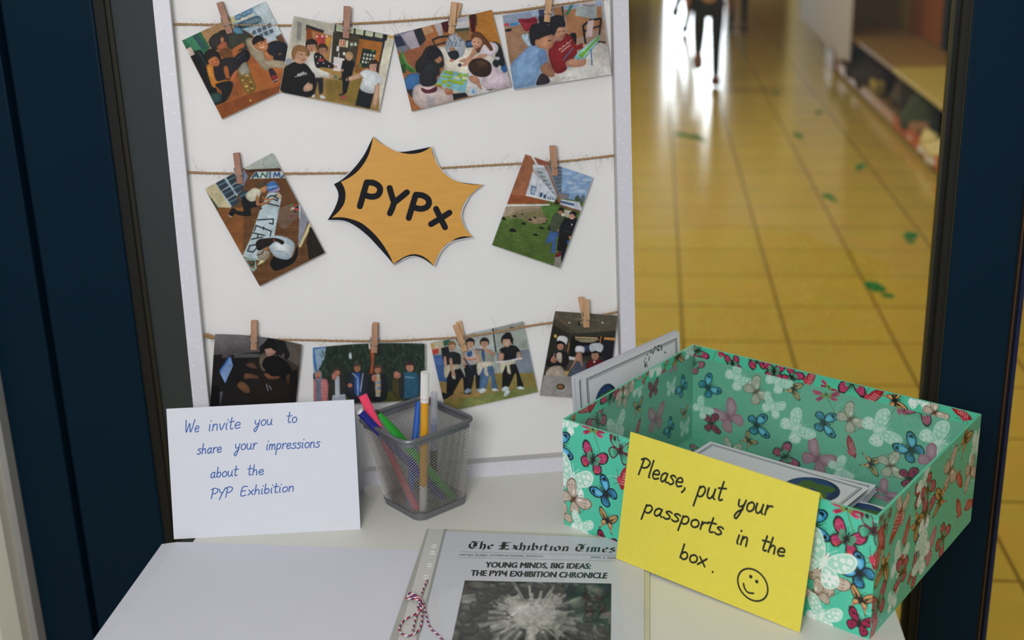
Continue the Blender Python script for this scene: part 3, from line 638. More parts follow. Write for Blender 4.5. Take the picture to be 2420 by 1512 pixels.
def d1(A):
    A.p('a0562a', 0, 0, 2000, 0, 2000, 1500, 0, 1500)
    A.p('b5632c', 900, 620, 1500, 500, 1500, 800, 900, 900); A.p('8e4a20', 640, 980, 1300, 800, 1300, 900, 720, 1140)
    for k in range(12): A.l('b46a32', 5, 640 + k * 40, 1010 - k * 14, 1000 + k * 40, 850 - k * 18, a=.5)
    A.p('b98d5e', 490, 290, 800, 150, 860, 400, 600, 520); A.p('9fb9c6', 760, 150, 1150, -20, 1360, 420, 1010, 330, 830, 270)
    A.p('c4d4da', 1010, 90, 1150, -10, 1300, 300, 1210, 340); A.p('c9bf8a', 775, 165, 828, 140, 850, 205, 795, 235)
    A.p('dcd8c4', 828, 140, 985, 75, 1005, 165, 850, 208)
    for x, y in ((858, 170), (920, 140), (963, 118)): A.b('5f8cab', x - 28, y - 22, x + 26, y - 36, x + 28, y + 10, x - 22, y + 26); A.l('b8d0dc', 5, x - 24, y + 2, x + 26, y - 16)
    A.b('4d6b80', 820, 240, 900, 200, 1040, 150, 1080, 200, 960, 260, 850, 275); A.b('2d4656', 850, 240, 930, 210, 940, 250, 880, 270)
    for x in range(900, 1080, 22): A.l('c2d6dc', 6, x, 250 - (x - 900) * .3, x + 8, 215 - (x - 900) * .3)
    A.p('b9c9d2', 960, 290, 1140, 205, 1215, 380, 1070, 430)
    for i in range(4):
        for j in range(2): A.p('53677a', 985 + i * 48 + j * 18, 300 - i * 22 + j * 52, 1020 + i * 48 + j * 18, 283 - i * 22 + j * 52, 1034 + i * 48 + j * 18, 318 - i * 22 + j * 52, 999 + i * 48 + j * 18, 336 - i * 22 + j * 52)
    A.p('6a4630', 1210, 350, 1270, 320, 1340, 440, 1260, 440)
    A.p('2f6e4c', 300, 390, 500, 300, 590, 450, 500, 560, 400, 540); A.p('3f8a62', 350, 372, 420, 340, 520, 470, 470, 500); A.p('2f5a58', 420, 340, 460, 322, 570, 450, 520, 480)
    A.p('14181b', 345, 440, 470, 500, 560, 600, 640, 820, 700, 980, 640, 1000, 420, 560); A.p('cbb3a4', 358, 468, 410, 445, 448, 515, 400, 537)
    A.p('1b2428', 455, 480, 500, 470, 590, 600, 580, 700, 520, 640); A.l('3a5a56', 6, 480, 490, 570, 640)
    A.b('2f4d4c', 590, 900, 680, 880, 700, 940, 640, 980)
    A.b('3c4137', 730, 330, 860, 270, 985, 340, 1000, 420, 900, 480, 770, 460); A.b('5b92b4', 800, 275, 860, 265, 905, 310, 840, 320)
    A.b('a3977c', 930, 380, 1000, 365, 1090, 480, 1160, 610, 1120, 670, 1040, 590, 960, 480)
    A.b('c0a987', 940, 390, 985, 385, 1060, 490, 1050, 520, 980, 450)
    A.b('33312f', 578, 400, 610, 340, 690, 305, 755, 330, 765, 430, 700, 465, 620, 470); A.b('2c2a28', 670, 310, 710, 285, 750, 290, 740, 330)
    A.e('c8764c', 705, 378, 16, 24); A.b('b0603c', 655, 450, 700, 405, 745, 400, 748, 460, 690, 485)
    A.b('7d4c2a', 680, 490, 740, 455, 800, 500, 810, 560, 740, 560)
    A.b('c06a38', 840, 440, 905, 405, 915, 440, 860, 480, 840, 545, 805, 530, 800, 470)
    A.b('1b1e28', 825, 540, 930, 470, 970, 520, 950, 580, 860, 640, 820, 620); A.e('10121a', 940, 510, 22, 48, -28); A.l('4a5068', 6, 835, 560, 925, 500)
    A.b('29252b', 630, 620, 700, 560, 820, 550, 860, 640, 850, 720, 760, 760, 640, 800, 620, 720)
    A.b('d07f2a', 555, 640, 580, 605, 615, 630, 650, 765, 745, 752, 748, 795, 630, 832, 590, 770); A.b('e0943c', 565, 650, 585, 625, 600, 680, 610, 760, 590, 740)
    A.b('241f1e', 538, 510, 600, 462, 672, 500, 690, 560, 640, 575, 560, 590); A.b('c06f40', 570, 575, 640, 535, 682, 585, 660, 628, 600, 615)
    A.e('2a1814', 610, 585, 7, 5); A.e('2a1814', 648, 570, 7, 5); A.l('8a3a30', 6, 620, 608, 655, 600)
    A.b('1d1f22', 640, 800, 790, 770, 800, 850, 740, 960, 690, 970, 700, 870)
    A.b('b3602f', 718, 640, 755, 630, 775, 740, 740, 735); A.b('b86434', 780, 740, 850, 655, 840, 740, 800, 780)
    A.b('8d6a2c', 850, 670, 930, 585, 975, 690, 1030, 830, 960, 892, 900, 840); A.b('9a968a', 860, 660, 925, 590, 965, 690, 900, 720)
    for x, y, r in ((900, 690, 14), (940, 720, 22), (900, 760, 16), (975, 780, 14), (935, 820, 20), (990, 840, 14), (950, 860, 12)): A.b('dcb45c', x - r, y, x, y - r * .6, x + r, y - 4, x + 2, y + r * .5)
    for k in range(7): A.l('4a3614', 5, 880 + k * 16, 740 + k * 12, 930 + k * 12, 700 + k * 22)
    A.b('202430', 1140, 420, 1220, 388, 1330, 430, 1330, 570, 1230, 585, 1180, 545, 1130, 480)
    A.b('1d1a1b', 990, 390, 1035, 335, 1110, 365, 1130, 395, 1080, 395, 1010, 430); A.b('c98054', 1005, 430, 1085, 388, 1140, 430, 1120, 478, 1045, 470)
    A.e('c07048', 1118, 385, 13, 20); A.e('2a1814', 1040, 425, 8, 5); A.e('2a1814', 1078, 405, 8, 5); A.l('f0d8c8', 8, 1062, 455, 1105, 442)
    A.b('c07848', 1098, 500, 1115, 480, 1150, 515, 1190, 535, 1180, 580, 1120, 565); A.e('d07a34', 1252, 512, 14, 6, -15)
    A.b('a9967c', 1090, 585, 1200, 570, 1320, 590, 1310, 650, 1200, 640, 1130, 630); A.b('2c2430', 1145, 665, 1190, 655, 1236, 750, 1190, 778); A.b('8c2c34', 1168, 720, 1220, 712, 1232, 748, 1190, 766); A.l('d8c8c0', 7, 1185, 775, 1236, 752)
    A.e('e8cc80', 975, 955, 9, 8)
photo(C1, [(320, 385), (1113, 12), (1498, 765), (705, 1138)], d1, 'tilted photo of boys crouching on a wooden floor with a foil wrapped bottle', w=-DP + .006, seed=3)

def d2(A):
    A.p('c9c2b0', 1100, 0, 2500, 0, 2500, 1200, 1100, 1200); A.p('b8b3a4', 1390, 150, 1780, 225, 1770, 450, 1370, 400); A.p('d8d2bb', 2210, 330, 2360, 350, 2220, 1070, 2150, 700)
    A.p('9c7a44', 1280, 600, 2200, 640, 2200, 1060, 1240, 880); A.p('8a7030', 1700, 740, 2060, 720, 2000, 980, 1700, 950); A.p('a88448', 1560, 560, 2010, 700, 1960, 760, 1640, 760)
    A.p('8a8a86', 1420, 205, 1465, 215, 1455, 390, 1418, 385); A.p('24282c', 1505, 235, 1672, 292, 1668, 330, 1505, 300); A.p('8d4520', 1512, 262, 1665, 315, 1640, 480, 1500, 440)
    A.p('b07a48', 1555, 292, 1750, 340, 1720, 600, 1600, 540); A.p('c84a34', 1598, 318, 1650, 335, 1642, 430, 1590, 415); A.p('b8404a', 1650, 335, 1690, 345, 1680, 440, 1642, 430); A.p('d09830', 1692, 345, 1735, 355, 1725, 440, 1682, 440)
    for x in (1608, 1658, 1700): A.e('f0e8e0', x, 348, 9, 10)
    A.p('39352c', 1760, 305, 2020, 340, 1980, 640, 1740, 600); A.p('4a4234', 1900, 330, 2020, 340, 1985, 620, 1890, 600); A.p('1c2020', 1780, 220, 2280, 325, 2270, 390, 1770, 305)
    for k in range(5): A.p('b9bfa0', 1792 + k * 92, 232 + k * 20, 1868 + k * 92, 247 + k * 20, 1862 + k * 92, 312 + k * 14, 1786 + k * 92, 298 + k * 14)
    A.p('d0a04c', 2285, 332, 2350, 345, 2345, 372, 2280, 360); A.p('2a2f30', 2015, 345, 2260, 375, 2190, 690, 2170, 690, 2230, 405, 2010, 380); A.p('b06828', 2010, 370, 2232, 405, 2180, 680, 1970, 640); A.p('8a5424', 1990, 600, 2080, 620, 2040, 700, 1960, 690)
    A.p('22342c', 2040, 460, 2175, 485, 2120, 650, 2005, 640)
    for i in range(4):
        for j in range(3): A.p('d0d0c0', 2052 + i * 30 - j * 8, 505 + j * 36 + i * 5, 2070 + i * 30 - j * 8, 508 + j * 36 + i * 5, 2066 + i * 30 - j * 8, 530 + j * 36 + i * 5, 2048 + i * 30 - j * 8, 527 + j * 36 + i * 5)
    A.e('3a9a4c', 2138, 488, 14, 10); A.e('2f8a44', 2018, 622, 16, 20); A.e('c84040', 2018, 620, 9, 10)
    A.p('e0d0a0', 1822, 375, 1875, 380, 1868, 450, 1812, 440); A.p('c0504a', 1832, 380, 1845, 382, 1838, 440, 1826, 438); A.p('c0504a', 1855, 384, 1868, 386, 1862, 444, 1848, 440); A.p('dcd8b0', 1882, 385, 1905, 388, 1898, 455, 1874, 450)
    for x in (1935, 1972): A.e('c8d8b8', x, 425, 15, 16); A.l('c8d8b8', 6, x - 10, 405, x - 4, 425); A.l('c8d8b8', 6, x + 8, 402, x + 3, 425)
    A.p('dcd4d4', 1765, 540, 1870, 560, 1830, 680, 1760, 670); A.l('efefef', 8, 1815, 505, 1812, 545); A.p('e8e4dc', 1795, 440, 1820, 442, 1815, 490, 1790, 485); A.e('e8e8e0', 1864, 512, 13, 16)
    A.p('a8aab0', 1260, 560, 1380, 560, 1370, 620, 1270, 620)
    # back pair
    A.b('d8d4cc', 1490, 560, 1570, 500, 1600, 560, 1620, 650, 1740, 705, 1730, 745, 1640, 735, 1580, 760, 1520, 660)
    face(A, 'b88468', '1f1a1a', 1555, 440, 52); A.p('22201f', 1508, 430, 1530, 380, 1590, 378, 1605, 420)
    A.b('1d1f24', 1580, 520, 1640, 505, 1690, 570, 1770, 620, 1760, 650, 1660, 640, 1600, 640)
    for x, y in ((1600, 540), (1640, 545), (1670, 600), (1720, 630), (1615, 600)): A.e('c8c4c4', x, y, 7, 9)
    A.p('b83a3c', 1620, 560, 1670, 560, 1672, 585, 1622, 585); face(A, 'b07c60', '3f2a1c', 1660, 475, 45); A.p('26282c', 1580, 740, 1665, 740, 1665, 880, 1630, 900, 1615, 770, 1585, 900, 1560, 890)
    A.p('cfd6de', 1555, 895, 1590, 900, 1580, 930, 1550, 915); A.p('cfd6de', 1632, 905, 1665, 905, 1695, 935, 1640, 935)
    A.e('c08c70', 1782, 635, 20, 12, 20)
    # blond boy
    A.p('191a1e', 1850, 580, 1930, 560, 1965, 600, 1940, 720, 1850, 740, 1835, 660); face(A, 'c49a78', 'b08c58', 1912, 540, 36); A.p('1b1c20', 1835, 720, 1930, 720, 1890, 880, 1850, 910, 1850, 780)
    A.b('b05048', 1830, 930, 1870, 905, 1888, 930, 1850, 948); A.b('503a34', 1812, 900, 1845, 885, 1855, 905, 1830, 912); A.e('c09070', 1845, 668, 18, 12)
    # front left boy
    A.b('1a1b1d', 1278, 700, 1310, 640, 1400, 590, 1500, 610, 1560, 680, 1590, 740, 1550, 920, 1275, 870)
    A.b('8a5c38', 1368, 520, 1390, 450, 1460, 430, 1525, 470, 1530, 540, 1400, 580); A.e('c89878', 1450, 540, 68, 68); A.b('9c6c40', 1368, 510, 1400, 445, 1470, 432, 1528, 480, 1500, 500, 1420, 490, 1400, 560, 1380, 560)
    A.e('3a2a22', 1462, 520, 8, 6); A.e('3a2a22', 1505, 520, 8, 6); A.l('a05048', 7, 1465, 572, 1500, 570)
    for k in range(6): A.b('dcdcdc', 1395 + k * 23, 735 - k * 9 - (k % 2) * 6, 1412 + k * 23, 680 - (k == 0) * -20 + abs(k - 3) * 8, 1420 + k * 23, 730 - k * 4); A.b('1a1b1d', 1402 + k * 23, 722 - k * 8, 1412 + k * 23, 698 + abs(k - 3) * 7, 1415 + k * 23, 720 - k * 5)
    A.b('c89c82', 1480, 830, 1530, 780, 1565, 800, 1560, 855, 1490, 870); A.p('1c1c1e', 1530, 770, 1560, 740, 1570, 790, 1540, 800)
    # girl front right
    A.p('1d2226', 2010, 840, 2150, 880, 2110, 1034, 1970, 1000); A.b('d8dde0', 2010, 700, 2080, 660, 2180, 690, 2225, 740, 2220, 815, 2165, 815, 2140, 890, 2020, 850, 2040, 740)
    A.b('c89c82', 1890, 740, 2010, 705, 2025, 740, 1900, 772); A.l('1a1a1a', 9, 1898, 740, 1905, 772); A.b('c89c82', 2170, 815, 2205, 815, 2175, 1000, 2140, 995); face(A, 'c89c84', '3a2c24', 2145, 630, 48); A.b('3a2c24', 2180, 610, 2200, 620, 2190, 690, 2170, 660)
    A.b('c09278', 1722, 710, 1770, 715, 1765, 745, 1730, 740); A.p('5a7a60', 1770, 715, 1800, 722, 1800, 750, 1765, 745); A.e('4a3830', 1830, 752, 20, 10)
photo(C1, [(1387, 150), (2350, 342), (2200, 1068), (1250, 878)], d2, 'photo of four boys and a girl in a classroom, second in the top row', seed=4)

def d3(A):
    A.p('a8683a', 0, 0, 1400, 0, 1400, 1200, 0, 1200); A.p('b9762c', 850, 80, 1080, 80, 1170, 500, 1030, 400, 900, 310)
    for k in range(10): A.l('c88a3c', 5, 900 + k * 14, 160 + k * 30, 1080 + k * 6, 130 + k * 34, a=.5)
    A.p('9a5c3c', 110, 470, 500, 380, 440, 560, 330, 660, 180, 690); A.p('7a7a88', 118, 332, 300, 285, 330, 420, 220, 500, 140, 480)
    A.p('b0a4b4', 190, 335, 310, 290, 375, 440, 290, 470); A.p('2c3550', 118, 345, 190, 340, 240, 430, 150, 450); A.p('282c34', 310, 290, 385, 265, 430, 380, 370, 440)
    A.p('c09068', 385, 262, 470, 240, 500, 300, 420, 340); A.p('b0a8ac', 500, 232, 570, 215, 590, 330, 560, 360); A.p('4a1c28', 570, 212, 650, 195, 650, 300, 600, 310)
    A.p('d8d4d8', 700, 180, 835, 152, 838, 270, 710, 280); A.p('b8bcc8', 720, 185, 830, 160, 832, 205, 725, 215); A.p('40523c', 705, 275, 838, 262, 838, 300, 710, 310); A.p('8a6a40', 720, 300, 835, 290, 838, 380, 760, 370)
    A.p('3c8a34', 830, 155, 858, 150, 850, 195); A.b('4a1420', 845, 150, 895, 140, 895, 290, 860, 300, 850, 220); A.l('24381c', 9, 903, 135, 910, 245)
    A.l('26282c', 18, 490, 380, 560, 352, 640, 345, sm=True); A.l('26282c', 12, 490, 380, 520, 440, sm=True); A.l('26282c', 14, 520, 430, 580, 410, 650, 400, sm=True)
    A.b('dad2c4', 500, 470, 640, 430, 820, 390, 1000, 470, 1130, 560, 1260, 780, 1240, 840, 840, 915, 680, 880, 560, 800, 600, 640)
    A.p('e4dcc8', 610, 590, 820, 560, 830, 690, 650, 660); A.p('c9c6c8', 820, 590, 1130, 560, 1240, 800, 1040, 870, 830, 910)
    A.p('20262f', 800, 388, 872, 372, 885, 445, 808, 452); A.p('3f5a88', 810, 400, 866, 388, 874, 436, 815, 442)
    A.p('3f7034', 190, 500, 215, 490, 240, 590, 340, 670, 300, 690, 210, 640, 165, 580); A.l('63a050', 12, 200, 500, 250, 600, 330, 665, sm=True); A.p('284a24', 190, 620, 230, 600, 240, 690, 200, 690)
    A.b('3d6ea8', 225, 790, 250, 715, 350, 690, 380, 760, 330, 845, 240, 850); A.p('2c3038', 240, 850, 330, 845, 350, 940, 300, 930)
    # hooded kid
    A.b('a4aab4', 620, 400, 650, 340, 705, 310, 740, 350, 795, 390, 800, 470, 760, 540, 660, 545, 615, 470)
    for k in range(8): A.l('4a5570', 6, 640 + k * 18, 350 + (k % 3) * 24, 655 + k * 17, 395 + (k % 2) * 30, 635 + k * 18, 440); A.l('e0e2e8', 4, 650 + k * 16, 345 + (k % 2) * 50, 670 + k * 14, 370 + (k % 3) * 30)
    A.b('a87858', 650, 460, 690, 448, 705, 480, 680, 500); A.b('23282e', 635, 500, 720, 480, 740, 540, 680, 570); A.e('f0f0f0', 768, 410, 15, 17); A.e('202020', 768, 410, 7, 8); A.e('b07858', 672, 572, 24, 14)
    # girl leaning
    A.b('24262a', 1050, 400, 1120, 410, 1160, 500, 1160, 620, 1110, 600, 1080, 500); A.b('d8ccd4', 930, 440, 1010, 400, 1095, 410, 1115, 470, 1060, 530, 960, 520, 930, 495)
    A.b('c89478', 880, 450, 920, 480, 870, 545, 790, 590, 740, 575, 830, 530); A.b('c89478', 960, 510, 1010, 530, 900, 580, 800, 625, 770, 615, 830, 570)
    A.b('6c4028', 855, 350, 900, 300, 960, 320, 1020, 390, 1065, 460, 1040, 480, 980, 420, 930, 500, 900, 470); A.b('d09a7c', 860, 385, 900, 350, 955, 375, 955, 430, 900, 460, 868, 430); A.e('2c1c18', 888, 395, 7, 5); A.e('2c1c18', 925, 402, 7, 5); A.l('a04848', 6, 885, 432, 920, 440)
    A.e('34303c', 748, 616, 18, 18)
    # dark-haired pair on left
    A.b('2c2a2c', 330, 600, 390, 520, 430, 450, 510, 430, 580, 500, 600, 600, 580, 640, 480, 660, 350, 690); A.b('b07a58', 505, 560, 560, 530, 580, 570, 540, 600); A.b('23232a', 440, 480, 520, 445, 570, 500, 520, 560, 450, 560)
    A.b('d0bcb8', 300, 900, 330, 810, 440, 790, 560, 830, 670, 890, 690, 960, 560, 990, 410, 1032, 330, 980)
    A.b('2a2c32', 370, 700, 420, 600, 520, 590, 560, 680, 530, 780, 460, 820, 380, 800); A.b('5c2838', 385, 830, 450, 850, 530, 820, 520, 870, 430, 885, 390, 860); A.e('b07858', 545, 750, 16, 36); A.b('b07a5c', 605, 850, 650, 820, 680, 860, 670, 900, 620, 895); A.l('c05040', 8, 625, 890, 675, 880)
    A.p('8c93a4', 430, 900, 520, 930, 500, 1000, 440, 1020, a=.4)
    # green sheet
    A.p('7ebbc8', 590, 660, 835, 700, 800, 885, 520, 800)
    for x, y, w, h in ((600, 670, 80, 20), (650, 690, 40, 16), (580, 712, 40, 18), (625, 718, 50, 20), (585, 755, 45, 30), (640, 750, 60, 24), (690, 762, 60, 26), (735, 772, 50, 26), (735, 690, 40, 18), (730, 712, 48, 18), (785, 698, 40, 18), (760, 750, 50, 16), (620, 795, 50, 20), (530, 785, 50, 22)): A.p('9db828', x, y, x + w, y + 5, x + w - 4, y + h + 5, x - 4, y + h); A.l('6a8a1c', 4, x - 4, y + h, x + w - 4, y + h + 5)
    A.p('dcd8a0', 700, 720, 745, 728, 738, 755, 695, 746); A.p('dcd8a0', 775, 725, 825, 732, 820, 755, 770, 748)
    # boy on the right
    A.b('d4c2cc', 960, 780, 1050, 610, 1110, 660, 1240, 730, 1250, 830, 1080, 860, 980, 830); A.b('38281f', 828, 640, 860, 570, 950, 550, 1040, 600, 1045, 690, 980, 730, 880, 710); A.b('543c2c', 900, 580, 980, 570, 1020, 620, 950, 640); A.b('b8846a', 835, 730, 890, 715, 940, 770, 900, 800, 850, 770); A.b('b8846a', 900, 780, 940, 790, 960, 850, 930, 830)
    A.b('23282c', 1060, 600, 1085, 560, 1115, 570, 1130, 600, 1100, 640); A.e('c8c8cc', 1108, 552, 22, 16); A.b('2c60a0', 1140, 640, 1185, 600, 1205, 660, 1170, 690); A.p('202a34', 1140, 560, 1175, 540, 1180, 610, 1150, 640)
    A.p('20262c', 680, 890, 800, 880, 830, 915, 690, 950); A.e('b4ccdc', 875, 868, 28, 38, 10); A.e('6aa0cc', 876, 872, 14, 20); A.p('6f6b70', 990, 850, 1080, 845, 1040, 865)
photo(C2, [(118, 332), (1055, 92), (1245, 825), (295, 1062)], d3, 'photo of children around a table with green notes, third in the top row', border=.0, seed=5)

def d4(A):
    A.p('8e9cb4', 1100, -50, 2300, -50, 2300, 900, 1100, 900); A.p('a08470', 1165, 260, 2180, 180, 2200, 520, 1230, 650); A.p('9c7458', 1180, 270, 1400, 220, 1450, 420, 1230, 610); A.p('a4714c', 1740, 100, 2100, 60, 2120, 260, 1800, 400)
    for k in range(9): A.l('b48a70', 5, 1190, 310 + k * 32, 1400, 270 + k * 30, a=.6)
    A.b('b4c8dc', 1340, 340, 1420, 330, 1450, 420, 1400, 440); A.p('a9bcd4', 1420, 70, 1500, 60, 1500, 150, 1440, 160); A.p('3c3f60', 1500, 80, 1570, 70, 1560, 170, 1510, 160)
    A.b('a02a38', 1310, 185, 1400, 180, 1470, 165, 1495, 210, 1440, 270, 1400, 300, 1370, 290, 1340, 240); A.b('7c1c2a', 1340, 195, 1460, 180, 1480, 205, 1380, 220); A.l('505058', 5, 1380, 295, 1378, 350); A.l('505058', 5, 1410, 300, 1408, 395); A.b('c84050', 1172, 230, 1215, 222, 1225, 245, 1180, 252); A.p('3a80c0', 1240, 225, 1322, 208, 1300, 245, 1225, 248); A.e('1c2028', 1218, 290, 34, 14, -8)
    A.p('20242a', 1500, 160, 1600, 150, 1600, 240, 1510, 225); A.p('9a6a44', 1630, 60, 1730, 45, 1735, 190, 1650, 150); A.l('202428', 14, 1725, 40, 1740, 170); A.l('2f7a64', 22, 1830, 30, 1770, 140); A.p('9aa4a4', 1870, 40, 2050, 10, 2060, 190, 1850, 150); A.p('c0b0b4', 1890, 20, 2040, 0, 2040, 50, 1900, 60); A.l('3a3230', 5, 1920, 45, 1980, 60, 2040, 50)
    A.l('1c1c22', 18, 1925, 250, 1990, 195, 2095, 180); A.l('1c1c22', 18, 1925, 250, 1950, 420); A.l('1c1c22', 16, 2095, 185, 2080, 340); A.l('1c1c22', 14, 1935, 300, 2080, 250); A.p('ccb4b4', 1970, 200, 2030, 190, 2010, 350, 1950, 360); A.b('1c1c22', 1800, 330, 1855, 320, 1860, 420, 1840, 400); A.p('3c2c28', 2040, 385, 2150, 400, 2080, 445)
    A.b('cfc9c2', 1500, 760, 1650, 690, 1850, 620, 2050, 420, 2150, 440, 2300, 600, 2250, 750, 1700, 820); A.p('d8d6d0', 1700, 700, 2000, 620, 2190, 640, 2195, 708, 1720, 780)
    # red jumper
    A.b('8c2226', 1600, 480, 1680, 380, 1760, 320, 1830, 370, 1860, 430, 1920, 415, 1925, 460, 1870, 480, 1860, 540, 1790, 570, 1760, 600, 1770, 660, 1700, 700, 1650, 680, 1610, 580)
    for (x, y, t) in ((1690, 480, 7), (1730, 455, 5)): pass
    for k in range(10): A.l('dcc4bc', 7, 1695 + k * 12, 480 - k * 9, 1703 + k * 12, 462 - k * 9 + (k % 3) * 8); A.l('dcc4bc', 6, 1718 + k * 9, 500 - k * 7, 1725 + k * 9, 486 - k * 7)
    for k in range(7): A.l('5a6a98', 9, 1738 + k * 14, 575 - k * 17, 1756 + k * 12, 540 - k * 14)
    A.b('c08a6c', 1640, 320, 1680, 250, 1755, 250, 1755, 330, 1720, 390, 1660, 380); A.b('26262c', 1600, 200, 1640, 155, 1720, 150, 1755, 210, 1750, 260, 1690, 265, 1650, 340, 1620, 300); A.l('3a221c', 6, 1680, 308, 1710, 302); A.l('3a221c', 6, 1732, 298, 1750, 296); A.e('b06458', 1722, 352, 14, 5)
    A.b('c48a70', 1760, 600, 1850, 550, 1950, 560, 1940, 620, 1850, 640, 1780, 630); A.b('c48a70', 1920, 430, 1980, 418, 1985, 450, 1930, 455)
    A.b('7fc0c8', 1840, 545, 2060, 350, 2085, 335, 2070, 400, 1990, 500, 1940, 560); A.b('74b434', 1880, 530, 1950, 470, 2075, 345, 2060, 390, 1990, 470, 1940, 545); A.l('a8d4e0', 10, 1930, 545, 2050, 400); A.l('2a5c9c', 10, 2000, 470, 2010, 620)
    # blue shirt
    A.b('7fa4d0', 1235, 640, 1330, 520, 1440, 430, 1560, 470, 1590, 590, 1520, 650, 1480, 760, 1440, 820, 1260, 855); A.b('6a8cba', 1500, 500, 1560, 480, 1590, 590, 1530, 640); A.b('a8745a', 1520, 650, 1590, 590, 1655, 690, 1640, 730, 1570, 720); A.b('302c34', 1480, 790, 1530, 700, 1600, 740, 1600, 790, 1500, 810)
    A.b('26242a', 1415, 320, 1440, 240, 1530, 225, 1620, 260, 1645, 320, 1560, 350, 1480, 430, 1430, 420); A.b('bc8464', 1470, 420, 1530, 360, 1630, 340, 1645, 420, 1600, 470, 1520, 460); A.e('b8805c', 1490, 405, 22, 30); A.l('2c1a14', 7, 1590, 392, 1625, 385); A.e('a86050', 1612, 440, 16, 6)
    for k in range(3): A.l('888484', 5, 1730 + k * 50, 745, 1760 + k * 50, 740)
photo(C2, [(1155, 145), (2104, -4), (2195, 708), (1265, 855)], d4, 'photo of boys in blue and red reading a sheet, rightmost in top row', w=-DP + .010, seed=6)

